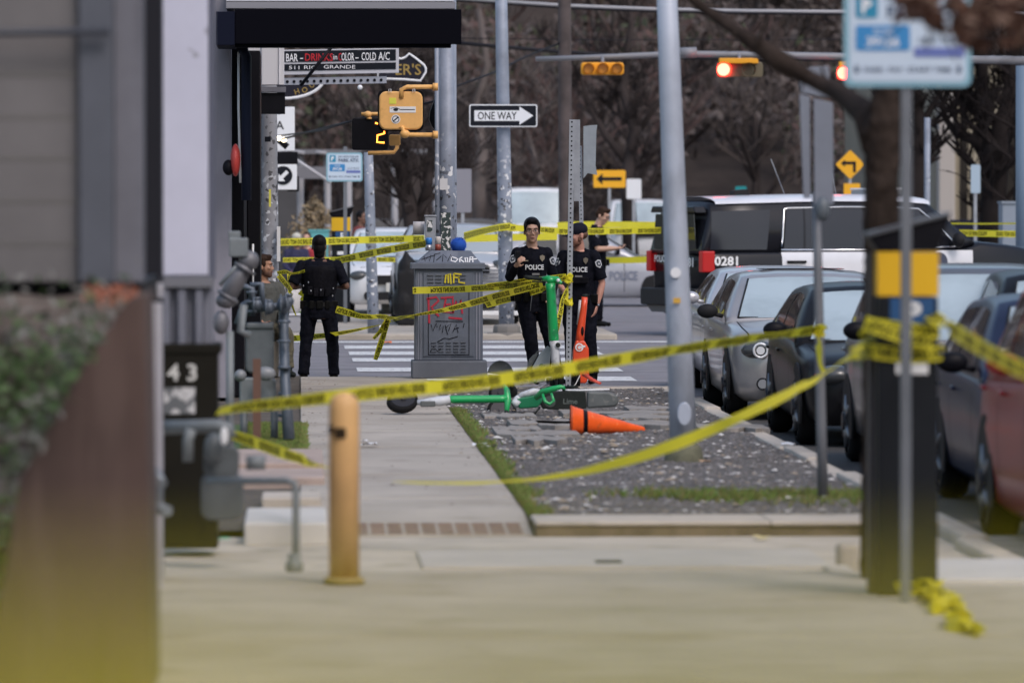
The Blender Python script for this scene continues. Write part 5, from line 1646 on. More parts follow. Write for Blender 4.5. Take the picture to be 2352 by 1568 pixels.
def scooter(name, label, M, green=True, scol=None, deckc=None, textc=None, word='Lime', mirror=False):
    """local frame: x forward from rear wheel to front wheel, y across, z up; rear wheel at x=0, front at x=.86"""
    g = thing(name, label, 'scooter')
    def T(p): return M @ Vector(p)
    scol = scol or sgreen
    deckc = deckc or sgrey
    wheel_part(g, M @ Matrix.Translation((.0, 0, .11)), .11, .06)
    wheel_part(g, M @ Matrix.Translation((.90, 0, .125)), .125, .065)
    mb = MB()
    secs = []
    for x, z, w_, h in ((-.04, .19, .045, .02), (.08, .2, .07, .035), (.14, .16, .085, .06), (.2, .125, .09, .07), (.5, .125, .09, .07), (.62, .13, .085, .07), (.70, .19, .05, .07)):
        secs.append([T((x, a * w_, z + b * h)) for a, b in ((-1, -.7), (-.8, -1), (.8, -1), (1, -.7), (1, .7), (.85, 1), (-.85, 1), (-1, .7))])
    mb.loft(secs, 0, False); mb.build('deck', deckc, g, bev=.006)
    mb = MB()
    mb.tube([T((.66, 0, .17)), T((.74, 0, .3)), T((.80, 0, .42))], [.045, .04, .035], 12)
    mb.tube([T((.93, 0, .16)), T((.875, 0, .24)), T((.85, 0, .42))], [.03, .04, .038], 12)
    for s in (-1, 1): mb.tube([T((.91, s * .045, .125)), T((.885, s * .042, .23))], .014, 8)
    mb.build('neck', swht if green else scol, g)
    mb = MB()
    mb.tube([T((.85, 0, .40)), T((.835, 0, .44)), T((.765, 0, 1.06)), T((.755, 0, 1.12))], [.036, .032, .03, .034], 16)
    mb.build('stem', scol, g)
    mb = MB()
    for s in (-1, 1):
        mb.tube([T((.755, 0, 1.12)), T((.75, s * .10, 1.135)), T((.72, s * .2, 1.125))], [.032, .024, .019], 12)
    mb.ell(T((.76, 0, 1.13)), .042)
    mb.build('handlebar', scol, g)
    for s in (-1, 1):
        mb = MB(); mb.tube([T((.72, s * .2, 1.125)), T((.70, s * .31, 1.12))], .018, 10); mb.tube([T((.74, s * .17, 1.11)), T((.79, s * .24, 1.10)), T((.78, s * .30, 1.095))], .007, 6); mb.build('grip', sdark, g)
    mb = MB()
    n = 14
    rings = []
    for s in (-.04, .04):
        rings.append([T((.90 + .145 * math.cos(R(a)), s, .125 + .145 * math.sin(R(a)))) for a in range(20, 161, 10)])
    mb.add(rings[0] + rings[1], [(i, i + 1, len(rings[0]) + i + 1, len(rings[0]) + i) for i in range(len(rings[0]) - 1)], 0, True)
    mb.build('front_fender', swht if green else scol, g)
    mb = MB()
    rings = []
    for s in (-.045, .045):
        rings.append([T((.0 + .135 * math.cos(R(a)), s, .11 + .135 * math.sin(R(a)))) for a in range(40, 221, 12)])
    k = len(rings[0])
    mb.add(rings[0] + rings[1], [(i, i + 1, k + i + 1, k + i) for i in range(k - 1)] + [list(range(k)), [k + i for i in range(k)]], 0, True)
    mb.build('rear_fender', sgrey if green else scol, g)
    if word:
        mb = MB()
        for s in (-1, 1):
            if s == -1: mb.text(word, (0, 0, 0), .07, 0, bold=.01, fn=lambda a, b: T((.36 + a, -.093, .125 + b)))
            else: mb.text(word, (0, 0, 0), .07, 0, bold=.01, fn=lambda a, b: T((.36 - a, .093, .125 + b)))
        mb.build('lettering', textc or swht, g)
    return g


def basis(o, X, Y_, Z):
    m = Matrix((Vector(X).normalized(), Vector(Y_).normalized(), Vector(Z).normalized())).transposed().to_4x4()
    m.translation = Vector(o)
    return m


# fallen scooter: stem towards the left, deck going away; lies on its side
o = P(930, 925, 53.0)
# front wheel at left; stem runs right; handlebar stands up at x~1165
stemdir = Vector((1, .02, .03)).normalized()
g = thing('fallen_scooter', 'green and white scooter lying with its stem across the pavement', 'scooter')
def G53(x, y, Y=53.0): return P(x, y, Y)
Mw = basis(G53(924, 921, 53.0), (1, .25, 0), (.18, -.6, .75), (0, .75, .6))
wheel_part(g, Mw, .15, .075)
mb = MB(); mb.tube([G53(958, 924), G53(985, 923), G53(1010, 921), G53(1034, 918)], [.03, .045, .06, .05], 12, flat=.8); mb.tube([G53(900, 952), G53(892, 966)], .008, 6); mb.build('neck', swht, g)
mb = MB(); c = G53(985, 925); mb.box(c.x - .08, c.x + .06, c.y - .06, c.y - .02, c.z - .035, c.z + .02); mb.build('neck_cover', sgrey, g, bev=.01)
mb = MB(); mb.tube([G53(1028, 917), G53(1040, 917), G53(1150, 916), G53(1166, 915)], [.032, .036, .036, .036], 16); mb.build('stem', sgreen, g)
mb = MB(); mb.tube([G53(1164, 945, 52.9), G53(1166, 918), G53(1164, 896), G53(1158, 885, 53.1)], [.02, .034, .028, .016], 12); mb.build('handlebar', sgreen, g)
mb = MB(); mb.tube([G53(1163, 945, 52.8), G53(1160, 955, 52.7)], .019, 10); mb.tube([G53(1160, 888, 53.1), G53(1158, 876, 53.2)], .017, 8); mb.build('grip', sdark, g)
mb = MB(); mb.tube([G53(1178, 919), G53(1190, 930)], [.03, .04], 10); mb.build('brake_hub', swht, g)
# second fallen scooter: handlebar in front, deck to the right
g = thing('fallen_scooter', 'second fallen green scooter with its dark deck tipped on edge', 'scooter')
Y2 = 53.6
def H(x, y, Y=Y2): return P(x, y, Y)
Mw = basis(H(1152, 945, 53.7), (1, .2, 0), (.1, -.8, .3), (0, .3, .9)); wheel_part(g, Mw, .145, .08)
Mw = basis(H(1148, 903, 54.4), (1, .2, 0), (.1, -.9, .2), (0, .2, .9)); wheel_part(g, Mw, .11, .07)
mb = MB()
pl_ = [(1250, 902), (1300, 897), (1345, 899), (1348, 938), (1300, 942), (1246, 939), (1240, 920)]
mb.prism(ppoly(pl_, Y2), (0, .16, 0), 0, (0, Y2, 0)); mb.build('deck', sdark, g, bev=.012)
mb = MB(); pl_ = [(1349, 899), (1400, 900), (1418, 908), (1421, 925), (1414, 934), (1349, 938)]
mb.prism(ppoly(pl_, Y2), (0, .14, 0), 0, (0, Y2 - .015, 0)); mb.build('rear_deck', sgrey, g, bev=.02)
mb = MB(); mb.tube(L3((1250, 897, Y2 + .1), (1330, 896, Y2 + .1), (1400, 894, Y2 + .1)), .009, 8); mb.build('deck_edge', white, g)
mb = MB(); c = H(1310, 921); mb.text('Lime', (c.x, Y2 - .004, c.z), .05, 0, bold=.01); mb.build('lettering', mat('lime_grey', (.12, .14, .13), .5), g)
mb = MB(); c = H(1263, 922); mb.prism(circ(.055, 20), (0, -.003, 0), 0, (c.x, Y2 - .002, c.z)); mb.build('round_badge', mat('badge_grey', (.05, .06, .055), .5), g)
mb = MB(); mb.tube([H(1182, 925, 53.4), H(1200, 908, 53.3), H(1225, 900, 53.3), H(1250, 902, 53.4)], [.03, .045, .05, .03], 12, flat=.7); mb.ell(H(1190, 922, 53.3), (.05, .04, .06)); mb.build('neck', swht, g)
mb = MB(); c = H(1212, 925, 53.2); mb.prism(ppoly([(1186, 915), (1240, 905), (1246, 920), (1235, 935), (1192, 938)], 53.3), (0, .05, 0), 0, (0, 53.25, 0)); mb.build('green_shell', sgreen2, g, bev=.012)
mb = MB(); mb.tube([H(1232, 912, 53.1), H(1246, 900, 53.0), H(1270, 893, 52.9), H(1290, 888, 52.9), (H(1300, 892, 52.9))], [.03, .032, .028, .022, .018], 12)
mb.tube([H(1246, 905, 52.95), H(1252, 922, 52.9), (H(1262, 928, 52.9)), H(1272, 920, 52.9), H(1266, 902, 52.9)], [.014, .016, .016, .014, .012], 8)
mb.build('handlebar', sgreen, g)
mb = MB(); mb.tube([H(1298, 889, 52.9), H(1326, 888, 52.8)], .014, 10); mb.tube([H(1240, 935, 53), H(1228, 950, 52.9)], .01, 6); mb.tube([H(1290, 882, 52.9), H(1296, 898, 52.9)], .014, 8); mb.build('grip', sdark, g)
# upturned rear of a scooter: fender arch
g = thing('fallen_scooter', 'dark scooter fender arch standing up behind the near tape', 'scooter')
mb = MB(); Yf = 56.0
arc_ = [(1150 + 30 * math.cos(R(a)), 862 - 34 * math.sin(R(a))) for a in range(-10, 191, 15)]
rings = [[Vector((XX(a, Yf), Yf + d, ZZ(b, Yf))) for a, b in arc_] for d in (0, .12)]
k = len(arc_)
mb.add(rings[0] + rings[1], [(i, i + 1, k + i + 1, k + i) for i in range(k - 1)] + [list(range(k))], 0, True); mb.build('fender', sgrey, g)
mb = MB(); mb.tube(L3((1122, 880, Yf - .02), (1121, 858, Yf - .02), (1150, 862, Yf - .02), (1178, 866, Yf - .02)), .010, 8); mb.build('mudguard_stay', white, g)
Mw = basis(P(1150, 872, 56.1), (1, .0, 0), (0, -1, 0), (0, 0, 1)); wheel_part(g, Mw, .11, .07)
mb = MB(); mb.tube([P(1160, 875, 56.2), (P(1180, 900, 56.4).x, 56.9, .08)], .06, 10); mb.build('deck', sdark, g)

# standing green scooter, facing the camera a little turned
g = None
a = P(1290, 880, 60.3); a.z = 0
fx = Vector((.22, -.97, 0)).normalized()
leftv = Vector((0, 0, 1)).cross(fx)
Ms = basis((P(1292, 880, 60.6).x, 60.6, -.01), fx, leftv, (0.02, 0, 1)) @ Matrix.Translation((-.90, 0, 0))
g = thing('scooter', 'standing green and white scooter parked beside the perforated post', 'scooter')
Yk = 60.6
def K(x, y, Y=Yk): return P(x, y, Y)
mb = MB(); mb.tube([K(1264, 650), K(1265, 665), K(1272, 780), K(1272, 783)], [.056, .050, .055, .05], 16); mb.build('stem', sgreen, g)
mb = MB(); mb.tube([K(1240, 640, 60.7), K(1258, 640), K(1280, 643), K(1290, 651, 60.5)], [.02, .035, .038, .014], 12); mb.ell(K(1264, 643), (.055, .045, .04)); mb.build('handlebar', sgreen, g)
mb = MB(); mb.tube([K(1206, 636, 60.6), K(1243, 641, 60.65)], .022, 10); mb.tube([K(1222, 646, 60.5), K(1246, 648, 60.5)], .008, 6); mb.tube([K(1285, 648), K(1305, 655, 60.3)], .008, 6); mb.build('grip', sdark, g)
mb = MB(); mb.ell(K(1282, 644, 60.48), (.02, .02, .02)); mb.build('bell', white, g)
mb = MB(); mb.tube([K(1272, 782), K(1275, 800), K(1276, 832), K(1276, 850)], [.052, .048, .045, .04], 14); mb.tube([K(1271, 838), K(1272, 870)], .028, 10); mb.build('neck', swht, g)
mb = MB(); c = K(1281, 792); mb.tube([c + Vector((0, .02, 0)), c + Vector((0, -.055, 0))], .035, 16); mb.build('white_ring', swht, g)
mb = MB(); mb.tube([c + Vector((0, -.05, 0)), c + Vector((0, -.06, 0))], .026, 14); mb.build('lamp', sdark, g)
mb = MB()
dk = [(1258, 794), (1266, 800), (1262, 842), (1250, 877), (1216, 880), (1213, 868), (1222, 845), (1240, 812)]
mb.prism(ppoly(dk, 60.8), (0, .1, 0), 0, (0, 60.75, 0)); mb.build('deck', mat('deck_silver', (.27, .31, .33), .45, var=.1, scale=5), g, bev=.01)
mb = MB(); mb.prism(ppoly([(1216, 826), (1226, 815), (1237, 812), (1220, 845), (1212, 868), (1210, 850)], 60.9), (0, .1, 0), 0, (0, 60.92, 0)); mb.tube([K(1226, 818, 60.95), K(1234, 808, 60.95), K(1246, 806, 60.95)], .008, 6); mb.build('rear_fender', sgrey, g, bev=.008)
mb = MB(); ca, sa = math.cos(R(62)), math.sin(R(62)); c = K(1233, 855, 60.75); mb.text('Lime', (c.x, 60.745, c.z), .085, 0, ((ca, 0, sa), (-sa, 0, ca)), bold=.01, width=.22); mb.build('lettering', mat('lime_green_text', (.03, .12, .08), .5), g)
Mw = basis(K(1283, 868, 60.45), (.2, -1, 0), (1, .2, 0), (0, 0, 1)); wheel_part(g, Mw, .125, .06)
mb = MB(); mb.tube([K(1272, 845, 60.5), K(1285, 843, 60.4), K(1295, 852, 60.35)], [.05, .055, .02], 12, flat=.5); mb.build('front_fender', swht, g)
mb = MB(); mb.tube([K(1262, 880, 60.6), K(1232, 893, 60.4)], .008, 6); mb.tube([K(1240, 885, 60.7), K(1250, 896, 60.5)], .008, 6); mb.build('kickstand', galv, g)
mb = MB(); p = P(1278, 892, 60.9); mb.box(p.x - .08, p.x + .06, 60.6, 61.6, .02, .08); mb.build('footboard', sdark, g, bev=.01)

# orange scooter
g = thing('scooter', 'orange red scooter with a round white mark beside the capped officer', 'scooter')
oran = mat('scooter_orange', (.75, .075, .02), .4, var=.06, scale=5, coat=.3)
Yo = 61.5
def O(x, y, Y=Yo): return P(x, y, Y)
mb = MB(); mb.tube([O(1343, 682), O(1341, 705), O(1333, 765), O(1331, 790)], [.033, .035, .045, .05], 14); mb.build('stem', oran, g)
mb = MB()
mb.prism(ppoly([(1322, 782), (1342, 782), (1352, 800), (1353, 862), (1346, 880), (1322, 880), (1314, 850), (1316, 805)], Yo), (0, .13, 0), 0, (0, Yo - .05, 0)); mb.build('body', oran, g, bev=.015)
mb = MB(); mb.tube([O(1342, 860, 61.3), O(1360, 872, 61.1), O(1378, 880, 61.0)], [.03, .03, .022], 10, flat=.6); mb.build('foot', mat('oran_foot', (.6, .08, .05), .5), g)
mb = MB(); c = O(1330, 797); mb.tube([c + Vector((0, -.06, 0)), c + Vector((0, -.062, 0))], .045, 18); mb.box(c.x - .01, c.x + .065, c.y - .064, c.y - .06, c.z + .0, c.z + .02); mb.build('white_mark', white, g)
mb = MB(); stroke(mb, [(c.x + .025 * math.cos(R(a)), c.z + .025 * math.sin(R(a))) for a in range(30, 331, 30)], .01, c.y - .067); mb.build('mark_print', oran, g)
mb = MB(); c = O(1321, 842, 61.38); mb.box(c.x - .05, c.x + .03, c.y - .03, c.y + .05, c.z - .02, c.z + .04); mb.build('lock_box', sdark, g, bev=.01)
mb = MB(); mb.tube([O(1327, 840, 61.3), O(1328, 850, 61.3)], .012, 8); mb.build('white_clip', white, g)
mb = MB(); mb.ell(O(1338, 760, 61.45), (.015, .012, .05)); mb.build('black_badge', black, g)
Mw = basis(O(1322, 872, 61.5), (.2, -1, 0), (1, .2, 0), (0, 0, 1)); wheel_part(g, Mw, .11, .06)
mb = MB(); mb.tube([O(1332, 862, 61.3), O(1322, 882, 61.2), O(1314, 889, 61.2)], .006, 6); mb.tube([O(1333, 690, 61.7), O(1328, 745, 61.6)], .018, 8); mb.build('cable', mat('cable_white', (.5, .5, .5), .5), g)
mb = MB(); mb.tube([O(1338, 680), O(1350, 679)], .02, 8); mb.build('stem_cap', sdark, g)
# ------------------------------------------------------------------ vehicles
def interp(tab, y):
    if y <= tab[0][0]: return tab[0][1]
    for (a, va), (b, vb) in zip(tab[:-1], tab[1:]):
        if y <= b:
            t = (y - a) / (b - a)
            return va + (vb - va) * t
    return tab[-1][1]


def smooth(t): return t * t * (3 - 2 * t)


glassm = mat('car_glass', (.33, .40, .44), .12, 0, var=.22, scale=.9, spec=.8)  # pale blue grey base colour stands in for sky reflected in the windshields
glassd = mat('car_glass_dark', (.02, .024, .028), .06, 0, spec=.7)
glassp = mat('privacy_glass', (.016, .018, .026), .12, 0, spec=.38)
chrome = mat('chrome', (.7, .71, .74), .15, 1.0)
lampg = mat('lamp_glass', (.35, .37, .40), .1, .3)
rimm = mat('wheel_rim', (.22, .23, .25), .35, .7)
plastic = mat('black_plastic', (.02, .02, .022), .55)
amber = mat('amber_lens', (.7, .12, .03), .3, emit=(.9, .15, .03), es=.15)
redl = mat('tail_red', (.36, .008, .012), .25, emit=(.5, .01, .01), es=.12)


def paint(nm, c, metal=.3, rough=.28):
    return mat('paint_' + nm, c, rough, metal, var=.06, scale=1.2, coat=(.1 if nm == 'red' else .5) if max(c) > .05 else 0, spec=.12 if nm == 'black' else .25 if max(c) < .05 else None)


class Car:
    def __init__(s, name, label, cat, loc, rz, pm, L=4.6, W=1.8, H=1.47, hood=.92, belt=.98, cowl=1.25, ws=.85, rr=3.55, re=4.25, deck=1.0, nose=.68, ground=.18, tuck=.74, group=None, glass=None, sglass=None, box=False, scale=1.0, wheels=(.9, 3.6), wr=.33, hoodrise=.0):
        s.g = thing(name, label, cat, loc, rz, group, scale)
        s.__dict__.update(dict(L=L, W=W, H=H, hood=hood, belt=belt, cowl=cowl, ws=ws, rr=rr, re=re, deck=deck, nose=nose, ground=ground, tuck=tuck, pm=pm, wheels=wheels, wr=wr))
        hw = W / 2
        s.hwt = [(0, hw * .66), (.04, hw * .76), (.12, hw * .85), (.3, hw * .93), (.7, hw * .985), (1.2, hw), (L - 1, hw), (L - .35, hw * .96), (L - .1, hw * (.93 if box else .86)), (L, hw * (.9 if box else .76))]
        s.ztt = [(0, nose - .12), (.03, nose), (.12, nose + .05), (.35, hood - .07), (.7, hood - .02), (cowl, hood + .03), (cowl + .3, belt), (re, deck), (L - .12, deck - .02), (L - .03, deck - .08), (L, deck - .2)]
        s.zbt = [(0, ground + .12), (.08, ground + .02), (.3, ground), (L - .3, ground), (L, ground + .15)]
        s.zrt = [(cowl - .05, hood + .01), (cowl + ws, H - .045), (cowl + ws + .35, H - .01), ((cowl + ws + rr) / 2, H), (rr, H - .05), (re, deck + .02)]
        ys = sorted(set([0, .02, .05, .09, .15, .25, .4, .6, .9, cowl, cowl + .3] + [cowl + .3 + (L - cowl - .8) * i / 8 for i in range(1, 9)] + [L - .35, L - .2, L - .1, L - .04, L]))
        mb = MB()
        mb.loft([[Vector(p) for p in s.ring(y)] for y in ys], 0, True)
        s.body = mb.build('body', pm, s.g)
        ys = [cowl - .05 + (ws + .05) * i / 5 for i in range(6)] + [cowl + ws + .12, cowl + ws + .35] + [cowl + ws + .35 + (rr - cowl - ws - .35) * i / 4 for i in range(1, 5)] + [rr + (re - rr) * i / 5 for i in range(1, 6)]
        mb = MB()
        mb.loft([[Vector(p) for p in s.cring(y)] for y in ys], 0, True)
        mb.build('cabin', pm, s.g)
        s.windshield(glass or glassm)
        s.wheel_set()

    def hw(s, y): return interp(s.hwt, y)
    def zt(s, y): return interp(s.ztt, y)
    def zb(s, y): return interp(s.zbt, y)
    def zr(s, y): return max(interp(s.zrt, y), s.zt(y) + .005)

    def prof(s, y):
        h, t, b = s.hw(y), s.zt(y), s.zb(y)
        return [(h * .84, b), (h * .955, b + .08), (h * .985, b + (t - b) * .35), (h, b + (t - b) * .62), (h * .985, t - .09), (h * .95, t - .03), (h * .86, t), (h * .45, t + .025)]

    def ring(s, y):
        p = s.prof(y)
        bow = max(0, 1 - y / .5) * .25 if y < .5 else 0
        bk = max(0, 1 - (s.L - y) / .4) * .12 if y > s.L - .4 else 0
        f = lambda x: y + bow * (x / (s.W / 2)) ** 2 - bk * (x / (s.W / 2)) ** 2
        return [(-x, f(x), z) for x, z in p] + [(x, f(x), z) for x, z in p[::-1]]

    def cprof(s, y):
        hb = s.hw(y) * .955
        ht = s.W / 2 * s.tuck
        z0, z1 = s.zt(y) - .04, s.zr(y)
        k = min(1, max(0, (z1 - z0) / (s.H - s.belt)))
        ht = hb + (ht - hb) * k
        return [(hb, z0), (hb + (ht - hb) * .5 + .012, z0 + (z1 - z0) * .5), (ht, z1 - .055 * k), (ht * .95, z1 - .02 * k), (ht * .8, z1 + .0), (ht * .4, z1 + .018 * k)]

    def cring(s, y):
        p = s.cprof(y)
        t = max(0, 1 - max(0, y - s.cowl) / (s.ws + .4))
        f = lambda x: y + .16 * t * (x / (s.W / 2)) ** 2
        return [(-x, f(x), z) for x, z in p] + [(x, f(x), z) for x, z in p[::-1]]

    def surf(s, y, z, cabin):
        p = s.cprof(y)[:3] if cabin else s.prof(y)[1:6]
        for (xa, za), (xb, zb) in zip(p[:-1], p[1:]):
            if z <= zb: 
                t = (z - za) / max(1e-6, zb - za)
                return xa + (xb - xa) * max(0, t)
        return p[-1][0]

    def side(s, name, m, y0b, y1b, y0t, y1t, z0, z1, cabin=True, sides=(-1, 1), off=.005, parent=None, nu=8, nv=4):
        for sg in sides:
            mb = MB()
            vs = []
            for j in range(nv + 1):
                v = j / nv
                for i in range(nu + 1):
                    u = i / nu
                    y = (y0b + (y1b - y0b) * u) * (1 - v) + (y0t + (y1t - y0t) * u) * v
                    zz0 = z0(y) if callable(z0) else z0
                    zz1 = z1(y) if callable(z1) else z1
                    z = zz0 + (zz1 - zz0) * v
                    t = max(0, 1 - max(0, y - s.cowl) / (s.ws + .4)) if cabin else 0
                    x = s.surf(y, z, cabin) + off
                    vs.append((sg * x, y + .16 * t * (x / (s.W / 2)) ** 2, z))
            mb.add(vs, [(j * (nu + 1) + i, j * (nu + 1) + i + 1, (j + 1) * (nu + 1) + i + 1, (j + 1) * (nu + 1) + i) for j in range(nv) for i in range(nu)], 0, True)
            mb.build(name, m, parent or s.g)

    def windshield(s, m):
        mb = MB()
        vs = []
        nu, nv = 12, 6
        for j in range(nv + 1):
            v = .06 + .86 * j / nv
            y = s.cowl + (s.ws) * v
            z = s.zr(y)
            p = s.cprof(y)
            for i in range(nu + 1):
                u = -1 + 2 * i / nu
                x = u * p[4][0] * (1.10 - .05 * v)
                t = max(0, 1 - max(0, y - s.cowl) / (s.ws + .4))
                ax = abs(x)
                # height of the cabin section at this x
                zz = p[4][1]
                if ax < p[4][0]:
                    zz = p[5][1] + (p[4][1] - p[5][1]) * max(0, (ax - p[5][0]) / (p[4][0] - p[5][0]))
                else:
                    zz = p[4][1] + (p[3][1] - p[4][1]) * min(1, (ax - p[4][0]) / (p[3][0] - p[4][0]))
                vs.append((x, y + .16 * t * (x / (s.W / 2)) ** 2 - .012, zz + .008))
        mb.add(vs, [(j * (nu + 1) + i, j * (nu + 1) + i + 1, (j + 1) * (nu + 1) + i + 1, (j + 1) * (nu + 1) + i) for j in range(nv) for i in range(nu)], 0, True)
        w_ = mb.build('windshield', m, s.g)
        b = MB()
        b.tube([vs[0], vs[nu // 2], vs[nu]], .012, 6)
        b.build('wiper_cowl', plastic, s.g)
        for sg in (0, nu):
            b = MB(); b.tube([Vector(vs[j * (nu + 1) + sg]) for j in range(nv + 1)], .010, 6); b.build('pillar_seal', plastic, s.g)

    def wheel_set(s):
        for y in s.wheels:
            for sg in (-1, 1):
                x = sg * (s.hw(y) - .10)
                M = Matrix.Translation((x, y, s.wr)) @ Matrix.Rotation(R(90), 4, 'Z')
                w_ = wheel_part(s.g, M, s.wr, .2)
                mb = MB()
                for k in range(5):
                    a = 2 * math.pi * k / 5
                    d = Vector((0, math.cos(a), math.sin(a)))
                    c0 = Vector((sg * (s.hw(y) - .005), y, s.wr))
                    mb.tube([c0 + d * .03, c0 + d * s.wr * .66], [.035, .02], 6)
                mb.build('spoke', rimm, w_)
                mb = MB()
                n = 20
                xx = sg * (s.hw(y) + .002)
                arc_ = [(s.wr * 1.17 * math.cos(R(a)), s.wr * 1.17 * math.sin(R(a))) for a in range(-20, 201, 11)]
                mb.prism(arc_, (-sg * .02, 0, 0), 0, (xx, y, s.wr), ((0, 1, 0), (0, 0, 1)))
                mb.build('wheel_arch', plastic, s.g)

    def sedan_kit(s, beltline=.02, lamps=True, mirror=None, fog=False, lampz=None, rearq=True):
        H, c = s.H, s.cowl
        zb_ = lambda y: s.zt(y) + .015
        zt_ = lambda y: s.zr(y) - .085
        mid = (c + s.ws + s.rr) / 2 + .05
        s.side('side_window', glassd, c + .42, mid - .04, c + s.ws + .12, mid - .04, zb_, zt_)
        s.side('side_window', glassd, mid + .04, s.rr + .25, mid + .04, s.rr - .12, zb_, zt_)
        lz = lampz or s.nose + .0
        for sg in (-1, 1):
            hl = thing
            y = .12
            mb = MB()
            cx_ = sg * s.hw(y) * .80
            mb.ell((cx_, .13 + .1, lz), (.18, .15, .09), 16, 10)
            h = mb.build('headlight', mat('lamp_dark', (.06, .065, .07), .15), s.g)
            mb = MB()
            if not fog: mb.tube([(cx_, .105, lz), (cx_, .078, lz)], .045, 16)
            else: mb.tube([(cx_ + (.066) * math.cos(t_), .085, lz + .066 * math.sin(t_)) for t_ in [math.pi * k / 10 for k in range(21)]], .012, 6, cap=False); mb.tube([(cx_, .105, lz), (cx_, .078, lz)], .04, 16); mb.build('reflector', mat('lamp_ring', (.75, .77, .8), .3, .2), h)
            mb = MB(); mb.ell((sg * s.hw(.2) * .97, .36, lz), (.02, .05, .03)); mb.build('side_marker', amber, s.g)
            if fog:
                mb = MB(); fx = sg * s.hw(.05) * .86; mb.tube([(fx, .07, .36), (fx, .03, .36)], .06, 18); fg = mb.build('fog_lamp', chrome, s.g)
                mb = MB(); mb.tube([(fx, .028, .36), (fx, .02, .36)], .045, 16); mb.build('lens', lampg, fg)
        mb = MB(); w_ = s.W * .25
        mb.prism(rrect(w_ * 2, .16, .05), (0, .05, 0), 0, (0, -.006, s.nose - .07)); mb.build('grille', plastic, s.g)
        mb = MB(); mb.prism(rrect(s.W * .6, .14, .05), (0, .05, 0), 0, (0, .0, .33)); mb.build('air_intake', plastic, s.g)
        for sg in (-1, 1):
            m_ = mirror or plastic
            my = c + .5
            x = sg * (s.hw(my) * .95)
            z = s.belt + .05
            mb = MB()
            mb.ell((x + sg * .15, my, z + .03), (.105, .06, .072), 14, 10)
            mb.tube([(x, my + .02, z - .02), (x + sg * .08, my, z)], .022, 8)
            mm = mb.build('mirror', m_, s.g)
            mb = MB(); mb.ell((x + sg * .15, my + .045, z + .03), (.09, .02, .058), 14, 8); mb.build('mirror_glass', lampg, mm)
            for yy in (mid - .35, mid + .75):
                mb = MB(); xx = sg * (s.surf(yy, s.belt - .12, False) + .02); mb.tube([(xx, yy, s.belt - .12), (xx, yy + .16, s.belt - .115)], .014, 8); mb.build('door_handle', s.pm, s.g)
        # shut lines of the bonnet, bumper and roof
        for sg in (-1, 1):
            mb = MB()
            pts = []
            for k in range(9):
                y = .34 + (c - .36) * k / 8
                p = s.prof(y)
                t = .5 if k else .5
                pts.append((sg * (p[6][0] * .97), y + (max(0, 1 - y / .5) * .25 if y < .5 else 0) * (p[6][0] * .97 / (s.W / 2)) ** 2, p[6][1] + .004))
            mb.tube(pts, .006, 5); mb.build('bonnet_seam', plastic, s.g)
            mb = MB(); mb.tube([(sg * s.hw(y) * .93, y + .20, s.ground + .2) for y in (.28, .3)] + [(sg * (s.hw(.3) * .995), .52, s.nose - .12)], .006, 5); mb.build('bumper_seam', plastic, s.g)
        mb = MB(); mb.tube([(x, .30 + .25 * (x / (s.W / 2)) ** 2 * .4, s.zt(.30) + .012 - .03 * (x / (s.W / 2)) ** 2) for x in [-.6 + .15 * k for k in range(9)]], .006, 5); mb.build('bonnet_edge', plastic, s.g)
        mb = MB(); mb.prism(rrect(.31, .155, .01), (0, .004, 0), 0, (0, -.016, .48)); mb.build('number_plate', mat('plate', (.5, .5, .48), .5), s.g)
        for yy in (c + .35, mid, s.rr + .2):
            s.side('door_seam', plastic, yy, yy + .012, yy, yy + .012, s.ground + .12, s.belt - .03, cabin=False, off=.003, nu=1, nv=6)


def parked(label, mx, my, Y, pm, mirror=None, **kw):
    W = kw.get('W', 1.8)
    p = P(mx, my, Y)
    hwm = W / 2 * .95 + .15
    cowl = kw.get('cowl', 1.25)
    X0 = p.x + hwm
    Y0 = Y - cowl - .5
    fog = kw.pop('fog', False)
    c = Car('parked_car', label, 'car', (X0, Y0, -.13), R(kw.pop('yaw', 0)), pm, group=None, **kw)
    c.sedan_kit(mirror=mirror, fog=fog)
    return c


silver = paint('silver', (.50, .50, .53), .3)
warmsilver = paint('warm_silver', (.36, .345, .35), .35)
pblack = paint('black', (.012, .012, .014), .1)
pgrey = paint('grey', (.15, .15, .16), .4)
pnavy = paint('navy', (.015, .02, .05), .2)
pred = paint('red', (.24, .003, .007), .0)
pwhite = paint('white', (.68, .69, .72), 0)
pblue = paint('blue', (.05, .08, .25), .2)

parked('pale silver car parked farthest along the kerb behind the silver sedan', 1585, 752, 62.6, silver, mirror=silver, H=1.39)
c = parked('silver sedan with a sunroof and round fog lamps parked behind the black car', 1625, 735, 56.2, warmsilver, fog=True, H=1.42, belt=.95, hood=.9)
mb = MB(); ysr = c.cowl + c.ws + .3; mb.prism(rrect(.85, .55, .05), (0, 0, .006), 0, (0, ysr + .35, c.H + .014), ((1, 0, 0), (0, 1, 0))); mb.build('sunroof', glassp, c.g)
parked('black low car with a dark mirror between silver sedan and grey hatchback', 1780, 752, 50, pblack, mirror=black, H=1.38, belt=.9, hood=.82, nose=.62)
parked('grey hatchback with a pale roof behind the near kiosk', 1967, 772, 44, pgrey, mirror=black, H=1.6, belt=1.02, hood=.95, rr=3.9, re=4.4, deck=1.05)
c = parked('dark blue sedan whose black mirror sits beside the near kiosk', 2188, 838, 38.3, pnavy, mirror=black, H=1.46, belt=.93, hood=.86, L=4.5)
parked('red car closest to the camera behind the wide tape', 2303, 795, 33.2, pred, mirror=pred, H=1.63, belt=1.06, hood=.99, L=4.4, nose=.75, wr=.36)
